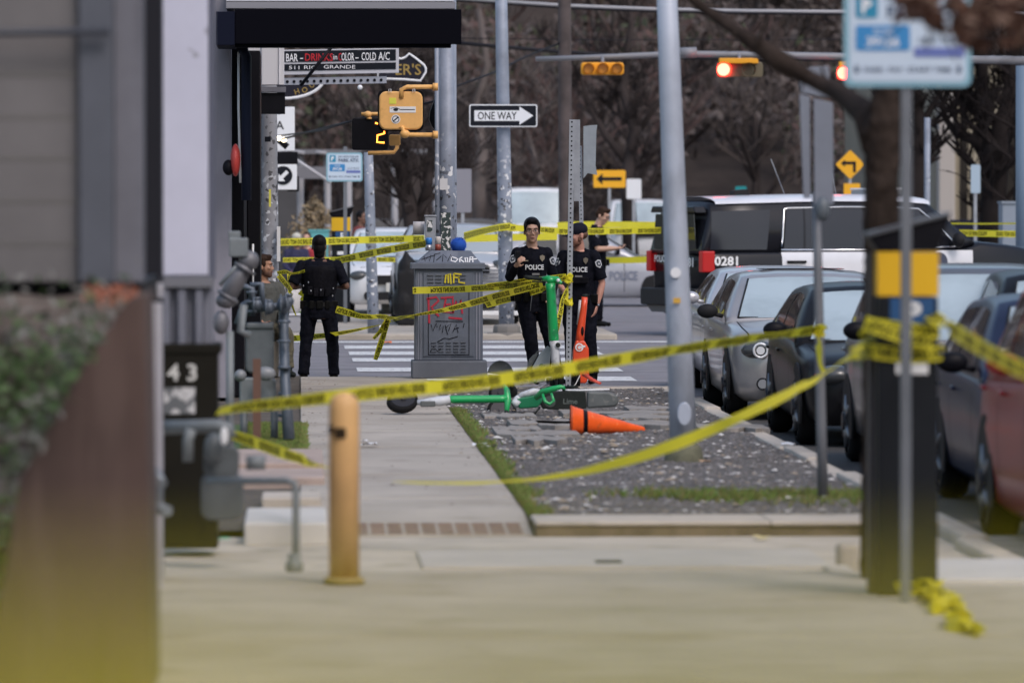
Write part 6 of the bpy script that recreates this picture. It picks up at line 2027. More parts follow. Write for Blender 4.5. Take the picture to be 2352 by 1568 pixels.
# black car in the traffic lane
c = Car('waiting_car', 'black car roof showing above the red car', 'car', (P(2375, 620, 43).x + .45, 41, -.13), 0, pblack, H=1.58); c.sedan_kit(mirror=black)

# police suv
th = R(113)
Yr = 85.9
rc = P(1614, 700, Yr)
LS, WS = 6.1, 2.02
# local rear right corner (-W/2*.93, L) goes to rc
lx, ly = -WS / 2 * .93, LS
ox = rc.x - (lx * math.cos(th) - ly * math.sin(th))
oy = Yr - (lx * math.sin(th) + ly * math.cos(th))
suvp = paint('police_black', (.012, .013, .018), .05, .25)
suvw = paint('police_white', (.62, .63, .68), 0, .35)
S = Car('police_suv', 'black and white police suv numbered 0281 parked across the street', 'police car', (ox, oy, -.04), th, suvp, L=LS, W=WS, H=2.08, hood=1.40, belt=1.34, cowl=1.3, ws=.8, rr=5.9, re=6.08, deck=1.3, nose=1.2, ground=.28, tuck=.80, box=True, wheels=(1.0, 5.1), wr=.40)
H_ = S.H
tp = lambda y: S.zr(y) - .13
bt = lambda y: S.zt(y) + .0
S.side('quarter_window', glassp, 5.02, 5.96, 4.90, 5.9, 1.32, tp, sides=(-1, 1), off=.012)
S.side('rear_door_window', glassp, 3.3, 4.73, 3.3, 4.62, 1.32, tp, sides=(-1, 1), off=.012)
S.side('front_door_window', glassp, 1.9, 3.24, 2.3, 3.24, 1.32, tp, sides=(-1, 1), off=.012)
S.side('window_divider', suvp, 4.35, 4.39, 4.3, 4.33, 1.32, tp, sides=(-1,), off=.016, nu=1)
for sg in (-1, 1):
    pts = []
    for y, zf in ((1.62, 1.36), (2.5, 1.33), (3.2, 1.31), (4.78, 1.31), (4.73, 1.5), (4.66, tp(4.66)), (4.60, tp(4.6) + .015), (3.6, tp(3.6) + .02), (2.8, tp(2.8) + .02), (2.3, tp(2.3) + .015), (2.0, 1.72), (1.62, 1.40)):
        x = sg * (S.surf(y, zf, True) + .012)
        t = max(0, 1 - max(0, y - S.cowl) / (S.ws + .4))
        pts.append((x, y + .16 * t * (x / (S.W / 2)) ** 2, zf))
    mb = MB(); mb.tube(pts + [pts[0]], .016, 6, cap=False); mb.build('chrome_trim', chrome, S.g)
    # white doors
    S.side('rear_door', suvw, 3.28, 4.78, 3.28, 4.78, .42, 1.28, cabin=False, sides=(sg,), off=.016, nu=14, nv=10)
    S.side('front_door', suvw, 1.45, 3.265, 1.45, 3.265, .42, 1.30, cabin=False, sides=(sg,), off=.016, nu=14, nv=10)
    for yy in (4.4, 2.8):
        mb = MB(); xx = sg * (S.surf(yy, 1.12, False) + .035); mb.tube([(xx, yy - .02, 1.13), (xx, yy + .3, 1.13)], .022, 8); mb.build('door_handle', plastic, S.g)
    # number
    mb = MB()
    f = lambda a, b, sg=sg: Vector((sg * (S.surf(5.2 - a, 1.15, False) + .012), (5.2 - a if sg == -1 else 4.9 + a), 1.155 + b))
    mb.text('0281', (0, 0, 0), .13, 0, bold=.03, width=.40, fn=lambda a, b, sg=sg: Vector((sg * (S.surf(5.6, 1.15, False) + .012), 5.72 - a if sg == -1 else 5.72 + a, 1.15 + b)))
    mb.build('number', white, S.g)
    mb = MB(); xx = sg * (S.surf(2.0, 1.0, False) + .012)
    mb.prism(circ(.15, 24), (sg * .003, 0, 0), 0, (xx, 2.05, 1.12), ((0, 1, 0), (0, 0, 1))); mb.build('door_badge', mat('badge_blue', (.05, .06, .1), .5), S.g)
    # mirror
    mb = MB(); mb.ell((sg * (WS / 2 + .14), 1.78, 1.46), (.12, .09, .12), 14, 10); mb.tube([(sg * WS / 2 * .9, 1.8, 1.4), (sg * (WS / 2 + .1), 1.78, 1.4)], .035, 8); mb.build('mirror', plastic, S.g)
    # tail lights
    mb = MB(); xt = sg * WS / 2 * .885
    mb.box(xt - .07, xt + .075, LS - .2, LS + .0 + .012, .98, 1.30); mb.build('tail_light', redl, S.g, bev=.02)
    mb = MB(); mb.ell((sg * WS / 2 * .8, .16, 1.0), (.16, .12, .1), 14, 8); mb.build('headlight', lampg, S.g)
# roof: white with rails, light bar, aerials, hatch
mb = MB(); vs = []
ysr = [2.1, 2.6, 3.2, 3.8, 4.4, 5.1, 5.82]
for y in ysr:
    p = S.cprof(y)
    row = [(-p[2][0] - .008, p[2][1] + .02), (-p[3][0] - .008, p[3][1] + .03), (-p[4][0], p[4][1] + .045), (-p[5][0], p[5][1] + .06), (p[5][0], p[5][1] + .06), (p[4][0], p[4][1] + .045), (p[3][0] + .008, p[3][1] + .03), (p[2][0] + .008, p[2][1] + .02)]
    vs += [(x, y, z + .012) for x, z in row]
mb.add(vs, [(j * 8 + i, j * 8 + i + 1, (j + 1) * 8 + i + 1, (j + 1) * 8 + i) for j in range(len(ysr) - 1) for i in range(7)], 0, True); mb.build('roof_panel', suvw, S.g)
mb = MB(); mb.box(-.55, .55, 2.45, 2.75, H_ + .07, H_ + .15); mb.box(-.5, -.42, 2.5, 2.7, H_ + .01, H_ + .07); mb.box(.42, .5, 2.5, 2.7, H_ + .01, H_ + .07); mb.build('light_bar', mat('bar_clear', (.3, .31, .33), .3), S.g, bev=.02)
mb = MB(); mb.box(-.56, .56, 2.44, 2.76, H_ + .152, H_ + .18); mb.build('light_bar_cap', white, S.g, bev=.01)
mb = MB(); mb.prism([(-.14, 0), (.14, 0), (.1, .09), (-.12, .07)], (.16, 0, 0), 0, (-.1, 5.0, H_ + .07), ((0, -1, 0), (0, 0, 1))); mb.build('roof_fin', plastic, S.g, bev=.01)
for nm, x, y, dx, l in (('aerial', -.3, 4.35, .28, .62), ('aerial', -.1, 3.35, .1, .4)):
    mb = MB(); mb.tube([(x, y, H_ + .05), (x - dx * .2, y + dx, H_ + l)], .006, 5); mb.build(nm, galv, S.g)
# rear hatch
mb = MB(); w2 = WS / 2
mb.prism([(-w2 * .70, 1.33), (w2 * .70, 1.33), (w2 * .64, 1.86), (-w2 * .64, 1.86)], (0, .01, 0), 0, (0, LS - .005, 0)); mb.build('rear_window', glassd, S.g)
mb = MB(); mb.prism([(-w2 * .76, 1.88), (w2 * .76, 1.88), (w2 * .70, 1.98), (-w2 * .70, 1.98)], (0, .2, 0), 0, (0, LS - .16, 0)); mb.build('spoiler', suvp, S.g, bev=.02)
mb = MB(); mb.text('281', (0, 0, 0), .13, 0, bold=.03, width=.3, fn=lambda a, b: Vector((-.5 - a + .0, LS + .014, 1.13 + b))); mb.text('POLICE', (0, 0, 0), .10, 0, bold=.02, width=.42, fn=lambda a, b: Vector((.45 - a, LS + .014, 1.18 + b))); mb.build('lettering', white, S.g)
mb = MB(); mb.prism(rrect(1.86, .26, .05), (0, .18, 0), 0, (0, LS - .05, .60)); mb.build('rear_bumper', mat('bumper_black', (.03, .03, .034), .5), S.g, bev=.02)
mb = MB(); mb.prism([(-.9, .47), (.9, .47), (.72, .36), (-.72, .36)], (0, .1, 0), 0, (0, LS - .06, 0)); mb.build('skid_plate', mat('skid', (.10, .10, .11), .5), S.g, bev=.01)
mb = MB(); mb.prism(rrect(.32, .16, .01), (0, .005, 0), 0, (0, LS + .02, .82)); mb.build('number_plate', mat('plate', (.5, .5, .48), .5), S.g)

# vehicles beyond
def far_car(label, cat, x, Y, rz, pm, z0=.05, front='px', **kw):
    c = Car(kw.pop('name', 'parked_car'), label, cat, (XX(x, Y), Y, z0), R(rz), pm, **kw)
    c.sedan_kit(mirror=pm)
    return c
c = far_car('white pickup facing the camera behind the graffiti cabinet', 'pickup', 1052, 90.5, 0, paint('pickup', (.42, .43, .46), .1), L=5, W=2.02, H=1.60, hood=1.08, belt=1.12, nose=.95, wr=.38, name='parked_pickup', glass=mat('ws_pale', (.33, .37, .40), .15))
mb = MB(); 
for i in range(5): mb.box(-.66, .68, -.03, -.012, .68 + i * .06, .70 + i * .06)
mb.build('chrome_grille', chrome, c.g)
mb = MB(); mb.prism(rrect(2.0, .07, .03), (0, .16, 0), 0, (0, -.09, .19)); mb.build('front_bumper', white, c.g, bev=.01)
mb = MB(); c0 = P(933, 660, 90.2); mb.box(c0.x - .14, c0.x + .14, 90.1, 90.5, .05, .9); mb.ell((c0.x + .02, 90.3, .95), (.16, .2, .2), 12, 8); mb.ell((c0.x - .03, 90.3, .4), (.2, .25, .3), 12, 8); mb.ell((c0.x, 90.3, 1.12), (.06, .08, .1), 10, 6); _o = mb.build("black_sack", plastic); _m = _o.modifiers.new('r', 'REMESH'); _m.mode = 'VOXEL'; _m.voxel_size = .03; _m.use_smooth_shade = True; tag(_o, 'tall black sack standing between the relay box and the graffiti cabinet', 'sack')
c = far_car('tall white van with a big windshield beyond the front officer', 'van', 1232, 160, 0, pwhite, L=5.5, W=2.1, H=2.42, hood=1.25, belt=1.3, cowl=.9, ws=.7, nose=1.0, rr=5, re=5.4, deck=1.4, wr=.38, name='parked_van', tuck=.82)
c = far_car('white pickup cab facing the camera beyond the third officer', 'pickup', 1480, 172, 0, pwhite, L=5.5, W=2.1, H=2.1, hood=1.25, belt=1.3, cowl=1.3, ws=.6, nose=1.1, wr=.4, name='parked_pickup', tuck=.84)
c = Car('police_car', 'silver grey police sedan parked sideways behind the third officer', 'police car', (XX(1625, 110), 111, -.02), R(90), paint('police_silver', (.36, .37, .42), .1), H=1.5, belt=1.0, hood=.93, L=5)
c.sedan_kit(mirror=black)
mb = MB(); mb.text('POLICE', (0, 0, 0), .16, 0, bold=.02, width=.55, fn=lambda a, b: Vector((-(c.surf(1.4, .62, False) + .014), 1.62 - a * 1, .62 + b))); mb.build('lettering', mat('faded_blue', (.16, .18, .24), .5), c.g)
c = Car('parked_car', 'white topped car half hidden left of the pickup', 'car', (XX(905, 100), 99, .05), R(0), pwhite, H=1.5)
c.sedan_kit(mirror=pwhite)
c.g['label'] = 'white car half hidden behind relay box and pickup'
# ------------------------------------------------------------------ people
skin_l = mat('skin_light', (.50, .30, .22), .55, var=.08, scale=20)
skin_m = mat('skin_tan', (.36, .19, .12), .55, var=.08, scale=20)
skin_r = mat('skin_rosy', (.48, .24, .18), .55, var=.10, scale=20)
skin_d = mat('skin_brown', (.16, .08, .055), .55, var=.1, scale=20)
hair_b = mat('hair_black', (.008, .007, .008), .5)
hair_br = mat('hair_brown', (.035, .02, .014), .6)
hair_rd = mat('hair_auburn', (.10, .045, .025), .6)
unif = mat('uniform_navy', (.0055, .0062, .0115), .8, var=.35, scale=9, bump=.35, bscale=14)
vestm = mat('vest_black', (.006, .006, .009), .7, var=.3, scale=14, bump=.4, bscale=25)
leather = mat('duty_leather', (.006, .006, .006), .4)
hoodm = mat('hoodie_grey', (.075, .078, .072), .9, var=.2, scale=10, bump=.4, bscale=18)
olivem = mat('olive_cloth', (.10, .09, .06), .9, var=.2, scale=10, bump=.3, bscale=18)
patchm = mat('patch_white', (.5, .52, .56), .6)
patchd = mat('patch_dark', (.05, .06, .08), .6)
brass = mat('badge_silver', (.35, .3, .24), .35, .6)
lipm = mat('lip', (.30, .11, .10), .5)
eyem = mat('eye_dark', (.02, .015, .012), .3)


def V(*a): return Vector(a)


def remesh(o, vox=.009, it=3, f=.5):
    m = o.modifiers.new('remesh', 'REMESH')
    m.mode = 'VOXEL'; m.voxel_size = vox; m.use_smooth_shade = True
    s = o.modifiers.new('smooth', 'SMOOTH'); s.iterations = it; s.factor = f


folds_tex = bpy.data.textures.new('folds', 'CLOUDS')
folds_tex.noise_scale = .075
folds_tex.noise_depth = 2


def folds(o, k=.022):
    d = o.modifiers.new('folds', 'DISPLACE'); d.texture = folds_tex; d.strength = k; d.mid_level = .5; d.texture_coords = 'LOCAL'


def cap_tube(mb, pts, rad, n=12, flat=1.0):
    mb.tube(pts, rad, n, flat=flat)
    mb.ell(pts[0], rad[0] * .98, 10, 6); mb.ell(pts[-1], rad[-1] * .98, 10, 6)
    for p, r in list(zip(pts, rad))[1:-1]: mb.ell(p, r * .99, 10, 6)


def hand(mb, w_, e, curl=.5, palm_n=None, s=1.0, thumb=1):
    """hand from wrist w_, pointing away from elbow e"""
    d = (w_ - e).normalized()
    n = (palm_n or V(0, -1, 0)); n = (n - d * n.dot(d)).normalized()
    b = d.cross(n).normalized()
    pc = w_ + d * .05 * s
    M = Matrix((b, n, d)).transposed()
    mb.ell(pc, (.041 * s, .017 * s, .052 * s), 12, 8, 0, M)
    for i, (o, l) in enumerate(((-.03, .066), (-.010, .076), (.010, .072), (.029, .056))):
        p = w_ + d * .09 * s + b * o * s
        pts = [p - d * .02]
        dd = d.copy()
        for k, f in enumerate((.45, .3, .25)):
            a = curl * (.55 if k == 0 else .9)
            dd = (dd * math.cos(a) + n * math.sin(a)).normalized()
            n2 = dd
            pts.append(pts[-1] + dd * l * f * s * 1.2)
        mb.tube(pts, [.0095 * s, .009 * s, .0085 * s, .007 * s], 8)
    p = w_ + d * .035 * s + b * -.035 * s * thumb
    mb.tube([p, p + (b * -thumb * .6 + d * .6 + n * .3) * .035 * s, p + (b * -thumb * .4 + d * .9 + n * .6) * .062 * s], [.013 * s, .0105 * s, .008 * s], 8)


def headparts(g, mb, c, yaw, pitch, skin, hair, hairstyle='short', roll=0, beard=None, glasses=False, cap=None):
    M3 = Matrix.Rotation(yaw, 3, 'Z') @ Matrix.Rotation(pitch, 3, 'X') @ Matrix.Rotation(roll, 3, 'Y')
    HS = 1.1
    def T(p): return c + M3 @ (Vector(p) * HS)
    def E(b, p, r, n=14, k=10): b.ell(T(p), [q_ * HS for q_ in r], n, k, 0, M3)
    E(mb, (0, .015, .035), (.074, .094, .086))
    E(mb, (0, -.018, -.02), (.064, .07, .08))
    E(mb, (0, -.022, -.062), (.052, .058, .052))
    E(mb, (0, -.052, -.092), (.028, .024, .022))
    E(mb, (0, -.075, .028), (.05, .018, .016))
    for s in (-1, 1):
        E(mb, (s * .040, -.062, -.02), (.022, .02, .018))
        E(mb, (s * .074, .015, -.012), (.010, .02, .03))
        E(mb, (s * .012, -.092, -.034), (.009, .010, .008), 8, 6)
    mb.tube([T((0, -.078, .018)), T((0, -.092, -.008)), T((0, -.106, -.03))], [.009, .011, .014], 8)
    E(mb, (0, -.083, -.062), (.022, .01, .009), 10, 6)
    def part(nm, m, fn, parent=None, **k):
        b = MB(); fn(b); return b.build(nm, m, parent or g)
    for s in (-1, 1):
        def ey(b, s=s):
            E(b, (s * .032, -.0775, .004), (.0145, .008, .006), 10, 6)
        e = part('eye', mat('eye_white', (.5, .47, .45), .4), ey)
        def ir(b, s=s): E(b, (s * .032, -.083, .004), (.006, .004, .0055), 8, 6)
        part('iris', eyem, ir, e)
        def br(b, s=s): b.tube([T((s * .014, -.0945, .025)), T((s * .034, -.090, .030)), T((s * .052, -.078, .024))], [.003, .0045, .003], 6)
        part('eyebrow', hair, br)
    def lips(b): b.tube([T((-.022, -.084, -.063)), T((0, -.0935, -.061)), T((.022, -.084, -.063))], [.003, .0055, .003], 6)
    part('mouth', lipm, lips)
    if cap is None:
        hb = MB()
        if hairstyle == 'thick':
            E(hb, (0, .026, .062), (.083, .098, .082)); E(hb, (0, -.03, .098), (.062, .055, .035)); E(hb, (0, .06, .0), (.07, .06, .08))
            for s in (-1, 1): E(hb, (s * .070, -.012, .045), (.014, .04, .045)); E(hb, (s * .073, -.02, .0), (.006, .012, .03))
        elif hairstyle == 'fade':
            E(hb, (0, .012, .078), (.078, .092, .055)); E(hb, (0, -.05, .10), (.058, .04, .026)); E(hb, (0, .045, .02), (.076, .068, .075))
            for s in (-1, 1): E(hb, (s * .068, .0, .03), (.011, .035, .04))
        else:
            E(hb, (0, .026, .048), (.080, .095, .082)); E(hb, (0, .055, -.02), (.069, .058, .085))
            for s in (-1, 1): E(hb, (s * .068, .0, .03), (.012, .035, .04))
        if hairstyle == 'nape': E(hb, (0, .046, -.075), (.06, .05, .07))
        o = hb.build('hair', hair, g); remesh(o, .007, 3)
    else:
        b = MB(); E(b, (0, .012, .052), (.084, .102, .075), 18, 10)
        o = b.build('cap', cap, g)
        b = MB()
        pl = [(-.07, -.06), (-.06, -.12), (-.03, -.155), (.03, -.155), (.06, -.12), (.07, -.06)]
        b.add([T((x, y, .045 - abs(x) * .25 - (.02 if y < -.1 else 0))) for x, y in pl] + [T((x, y, .035 - abs(x) * .25 - (.02 if y < -.1 else 0))) for x, y in pl], [(0, 1, 2, 3, 4, 5), (11, 10, 9, 8, 7, 6), (0, 6, 7, 1), (1, 7, 8, 2), (2, 8, 9, 3), (3, 9, 10, 4), (4, 10, 11, 5)])
        b.build('brim', cap, o)
        b = MB(); E(b, (0, -.085, .07), (.022, .006, .016), 10, 6); b.build('cap_badge', patchm, o)
        hb = MB(); E(hb, (0, .05, .0), (.069, .058, .05)); hb.build('hair', hair, g)
    if beard:
        b = MB(); E(b, (0, -.028, -.068), (.056, .062, .046)); E(b, (0, -.062, -.09), (.036, .03, .03)); E(b, (0, -.088, -.05), (.026, .009, .006), 8, 6)
        for s in (-1, 1): E(b, (s * .058, -.005, -.035), (.014, .024, .03))
        o = b.build('beard', beard, g); remesh(o, .006, 2)
        b = MB(); b.tube([T((-.018, -.095, -.063)), T((0, -.1, -.062)), T((.018, -.095, -.063))], [.003, .005, .003], 6); b.build('lower_lip', lipm, g)
    if glasses:
        b = MB()
        for s in (-1, 1):
            ringp = [T((s * .034 + .027 * math.cos(t), -.097, .002 + .017 * math.sin(t))) for t in [2 * math.pi * k / 16 for k in range(17)]]
            b.tube(ringp, .0022, 5, cap=False)
            b.tube([T((s * .061, -.096, .006)), T((s * .078, -.05, .008)), T((s * .079, .01, .004))], .002, 5)
        b.tube([T((-.008, -.098, .006)), T((.008, -.098, .006))], .002, 5)
        b.build('glasses', black, g)


TW = 1.0
def torso_rings(z0, z1, prof, lean, inf=0.0, n=20):
    rings = []
    for (z, a, b, dy) in prof:
        a = a * TW; b = b * (1 + (TW - 1) * .5)
        if z < z0 - 1e-6 or z > z1 + 1e-6: continue
        cx_, cy_ = lean(z)
        rings.append([Vector((cx_ + (a + inf) * math.cos(2 * math.pi * k / n) * (1 - .08 * abs(math.sin(4 * math.pi * k / n))), cy_ + dy + (b + inf) * math.sin(2 * math.pi * k / n), z)) for k in range(n)])
    return rings


TORSO = [(.78, .15, .105, .01), (.86, .168, .115, .01), (.93, .17, .118, .01), (1.0, .158, .108, 0), (1.08, .152, .105, 0), (1.16, .158, .11, 0), (1.26, .172, .118, 0), (1.36, .185, .118, .005), (1.42, .175, .105, .01), (1.47, .12, .08, .015), (1.5, .07, .06, .015)]


def person(label, loc, rz, J, skin, hair, name='person', sc_=1.0, outfit='police', sleeve='short', head=None, lean=(0, 0), extra=None, vox=.010, **hk):
    """J: joints of a figure facing -Y: head, sh (l, r), el, wr, hip, kn, an; l is x<0"""
    g = thing(name, label, 'person', loc, rz, None, sc_)
    ln = lambda z: (lean[0] * (z - .93), lean[1] * (z - .93))
    D = dict(head=V(0, -.02, 1.665), shl=V(-.185, .01, 1.42), shr=V(.185, .01, 1.42), ell=V(-.235, .03, 1.14), elr=V(.235, .03, 1.14), wrl=V(-.25, -.07, .90), wrr=V(.25, -.07, .90),
             hil=V(-.095, 0, .92), hir=V(.095, 0, .92), knl=V(-.11, -.02, .50), knr=V(.11, -.02, .50), anl=V(-.12, .02, .09), anr=V(.12, .02, .09), fl=V(-.03, -1, 0), fr=V(.03, -1, 0), cl=.5, cr=.5, pnl=None, pnr=None)
    D.update(J)
    # continuous body
    mb = MB()
    hy = hk.pop('hyaw', 0.0); hp = hk.pop('hpitch', 0.0)
    headparts(g, mb, D['head'], hy, hp, skin, hair, **hk)
    nb = V(*ln(1.47), 1.45) + V(0, .02, 0)
    mb.tube([nb, D['head'] + V(0, .02, -.05)], [.066, .059], 14)
    mb.loft(torso_rings(.78, 1.5, TORSO, ln), 0, True)
    for s in 'lr':
        sh, el, wr = D['sh' + s], D['el' + s], D['wr' + s]
        cap_tube(mb, [sh, sh.lerp(el, .5), el], [.052, .047, .038])
        cap_tube(mb, [el, el.lerp(wr, .35), wr], [.038, .041, .025])
        hand(mb, wr, el, D['c' + s], D['pn' + s], 1.0, 1 if s == 'l' else -1)
        hi, kn, an = D['hi' + s], D['kn' + s], D['an' + s]
        cap_tube(mb, [hi, hi.lerp(kn, .5), kn], [.085, .075, .052])
        cap_tube(mb, [kn, kn.lerp(an, .35), an], [.052, .054, .036])
        f = D['f' + s].normalized()
        cap_tube(mb, [an + V(0, 0, -.04), an + f * .13 + V(0, 0, -.055)], [.04, .03])
    o = mb.build('body', skin, g); remesh(o, .0085, 2, .4)
    # clothes
    top = unif if outfit == 'police' else hoodm if outfit == 'hoodie' else outfit[0]
    bot = unif if outfit == 'police' else olivem if outfit == 'hoodie' else outfit[1]
    inf = .016 if outfit != 'hoodie' else .03
    mb = MB()
    mb.loft(torso_rings(.90 if outfit == 'police' else .82, 1.47, TORSO, ln, inf), 0, True)
    for s in 'lr':
        sh, el, wr = D['sh' + s], D['el' + s], D['wr' + s]
        mb.ell(sh + V(0, 0, .005), .068, 12, 8)
        mb.ell(sh.lerp(nb, .45) + V(0, 0, .012), (.075, .065, .05), 12, 8)
        if sleeve == 'short' or (isinstance(sleeve, dict) and sleeve[s] == 'short'):
            e2 = sh.lerp(el, .86)
            mb.tube([sh, sh.lerp(el, .5), e2], [.068, .068, .071], 14)
        else:
            r = .066 if outfit != 'hoodie' else .075
            w2 = el.lerp(wr, .93)
            cap_tube(mb, [sh, sh.lerp(el, .5), el], [r, r * .95, r * .86])
            mb.tube([el, el.lerp(wr, .4), w2], [r * .86, r * .8, r * .58], 14)
    if outfit == 'hoodie':
        mb.tube([nb + V(-.09, .05, -.02), nb + V(-.07, .1, .03), nb + V(.07, .1, .03), nb + V(.09, .05, -.02)], .04, 10)
        mb.tube([nb + V(-.07, -.02, .02), nb + V(-.04, -.08, -.03), nb + V(0, -.1, -.07), nb + V(.04, -.08, -.03), nb + V(.07, -.02, .02)], .022, 8)
    else:
        mb.tube([nb + V(.052 * math.cos(t) * 1.15, .055 * math.sin(t) - .0, .045 - .022 * (math.sin(t) < -.5)) for t in [2 * math.pi * k / 14 for k in range(15)]], .02, 8)
    if outfit == 'police': mb.ell(nb + V(0, .03, .0), (.075, .055, .05), 12, 8)
    o = mb.build('shirt' if outfit != 'hoodie' else 'hoodie', top, g); remesh(o, vox, 3); folds(o)
    mb = MB()
    mb.loft(torso_rings(.78, 1.0, TORSO, ln, .015), 0, True)
    for s in 'lr':
        hi, kn, an = D['hi' + s], D['kn' + s], D['an' + s]
        cap_tube(mb, [hi, hi.lerp(kn, .5), kn], [.105, .096, .076])
        a2 = kn.lerp(an, .96)
        mb.tube([kn, kn.lerp(an, .4), kn.lerp(an, .8), a2], [.076, .073, .068, .072], 14)
    o = mb.build('trousers', bot, g); remesh(o, vox, 3); folds(o, .026)
    for s in 'lr':
        an = D['an' + s]; f = D['f' + s].normalized()
        mb = MB()
        mb.tube([an + V(0, 0, .06), an + V(0, 0, -.03)], [.055, .052], 12)
        cap_tube(mb, [an + V(0, 0, -.045) - f * .03, an + f * .08 + V(0, 0, -.05), an + f * .16 + V(0, 0, -.058)], [.044, .043, .034], flat=.9)
        sh_ = mb.build('boot', leather if outfit == 'police' else sdark, g); remesh(sh_, .01, 2)
    if outfit == 'police':
        mb = MB()
        r1 = torso_rings(.93, 1.0, [(.93, .188, .136, .01), (.985, .182, .13, .005)], ln)
        mb.loft(r1, 0, True, cap=False)
        b_ = mb.build('duty_belt', leather, g)
        for a, w_ in ((-2.6, .035), (-2.0, .03), (-1.0, .03), (-.4, .04), (.3, .045), (2.8, .045), (1.6, .04), (1.1, .03), (2.1, .03)):
            mb = MB(); x, y = .195 * math.cos(a) + ln(.95)[0], .145 * math.sin(a) + ln(.95)[1]
            mb.box(x - w_, x + w_, y - .025, y + .025, .9, 1.0); mb.build('pouch', leather, b_, bev=.01)
    if extra: extra(g, D, ln)
    return g


def chest(ln, x, z, off=.0):
    """a point on the front of the chest at figure height z"""
    prof = TORSO
    for (z0, a0, b0, d0), (z1, a1, b1, d1) in zip(prof[:-1], prof[1:]):
        if z <= z1:
            t = (z - z0) / (z1 - z0); a = a0 + (a1 - a0) * t + .018; b = b0 + (b1 - b0) * t + .018; dy = d0 + (d1 - d0) * t
            break
    cx_, cy_ = ln(z)
    u = max(-.97, min(.97, x / a))
    return Vector((cx_ + x, cy_ + dy - b * math.sqrt(1 - u * u) - off, z))


def police_kit(txt=True, vest=False, back=False):
    def f(g, D, ln):
        if vest:
            mb = MB()
            mb.loft(torso_rings(1.04, 1.42, [(z, a + (.03 if z < 1.4 else .0), b + .045, d) for z, a, b, d in TORSO], ln), 0, True)
            for s in (-1, 1):
                mb.tube([V(s * .09, .10, 1.38), V(s * .10, .02, 1.50), V(s * .09, -.08, 1.38)], .03, 8, flat=.6)
            o = mb.build('vest', vestm, g); remesh(o, .011, 2)
            for x, z in ((-.1, 1.1), (-.03, 1.1), (.04, 1.1), (.11, 1.12)):
                mb = MB(); p = V(x, .165 if back else -.165, z); mb.box(p.x - .03, p.x + .03, p.y - .02, p.y + .02, z - .05, z + .05); mb.build('pouch', vestm, g, bev=.008)
        off = .035 if vest else .006
        if txt:
            mb = MB()
            mb.text('POLICE', (0, 0, 0), .052, 0, bold=.03, width=.205, fn=lambda a, b: chest(ln, a + .01, 1.275 + b, off))
            mb.build('chest_lettering', mat('reflective_white', (.62, .64, .68), .5), g)
        if not back:
            mb = MB(); c = chest(ln, .095, 1.375, .01); mb.prism([(0, -.04), (.024, -.01), (.026, .02), (0, .034), (-.026, .02), (-.024, -.01)], (0, -.006, 0), 0, c); mb.build('badge', brass, g)
            mb = MB(); c = chest(ln, -.09, 1.345, .008); mb.box(c.x - .03, c.x + .03, c.y - .003, c.y, c.z - .006, c.z + .006); mb.build('name_tag', brass, g)
            mb = MB(); c = chest(ln, .02, 1.20, .02); mb.box(c.x - .04, c.x + .04, c.y - .004, c.y + .01, c.z - .012, c.z + .010); mb.build('label_strip', mat('strip_grey', (.2, .2, .2), .5), g)
            mb = MB(); c = chest(ln, .0, 1.17, .03); mb.box(c.x - .12, c.x + .13, c.y - .015, c.y + .03, 1.12, 1.19); mb.build('radio_pouch', vestm, g, bev=.01)
        for s, k in (('l', -1), ('r', 1)):
            sh, el = D['sh' + s], D['el' + s]
            c = sh.lerp(el, .28)
            ax = (el - sh).normalized()
            outd = V(k * .55, -.83, 0); outd = (outd - ax * outd.dot(ax)).normalized()
            sx = ax.cross(outd).normalized()
            pc = c + outd * .066
            mb = MB()
            poly = [(0, -.05), (.034, -.022), (.036, .03), (0, .046), (-.036, .03), (-.034, -.022)]
            mb.add([pc + sx * a - ax * b + outd * (.004 - 8 * a * a) for a, b in poly], [list(range(6))]); pt = mb.build('shoulder_patch', patchm, g)
            mb = MB(); mb.add([pc + sx * a * .68 - ax * b * .68 + outd * (.009 - 8 * a * a) for a, b in poly], [list(range(6))]); mb.build('patch_field', patchd, pt)
            mb = MB(); mb.add([pc + sx * a * .3 - ax * b * .25 + outd * (.012 - 8 * a * a) for a, b in poly], [list(range(6))]); mb.build('patch_mark', patchm, pt)
    return f


def at_person(x, Y, z=0.0): return (XX(x, Y), Y, z)


# front officer
def ex1(g, D, ln):
    police_kit()(g, D, ln)
    mb = MB(); w_ = D['wrl']; mb.box(w_.x - .02, w_.x + .035, w_.y - .06, w_.y - .035, w_.z + .03, w_.z + .15); mb.build('phone', black, g, bev=.006)
    mb = MB(); mb.tube([chest(ln, -.05, 1.12, .01), chest(ln, -.02, 1.0, .02), V(-.04, -.14, .8)], .004, 5); mb.build('key_cord', galv, g)
TW = .9
person('officer in glasses and long sleeves holding a phone at his chest', at_person(1222, 61.9), R(6),
       dict(head=V(-.005, -.03, 1.665), shl=V(-.165, .01, 1.42), shr=V(.165, .01, 1.42), ell=V(-.245, -.02, 1.165), wrl=V(-.20, -.20, 1.30), cl=1.0, pnl=V(.6, .3, 0), elr=V(.25, .05, 1.14), wrr=V(.20, -.10, .93), hil=V(-.08, 0, .92), hir=V(.11, 0, .92), knl=V(-.02, -.03, .50), knr=V(.20, 0, .50), anl=V(.04, .02, .09), anr=V(.28, .04, .09), fr=V(.3, -1, 0)),
       skin_l, hair_b, sleeve='long', hairstyle='thick', glasses=True, extra=ex1, hyaw=R(-4))
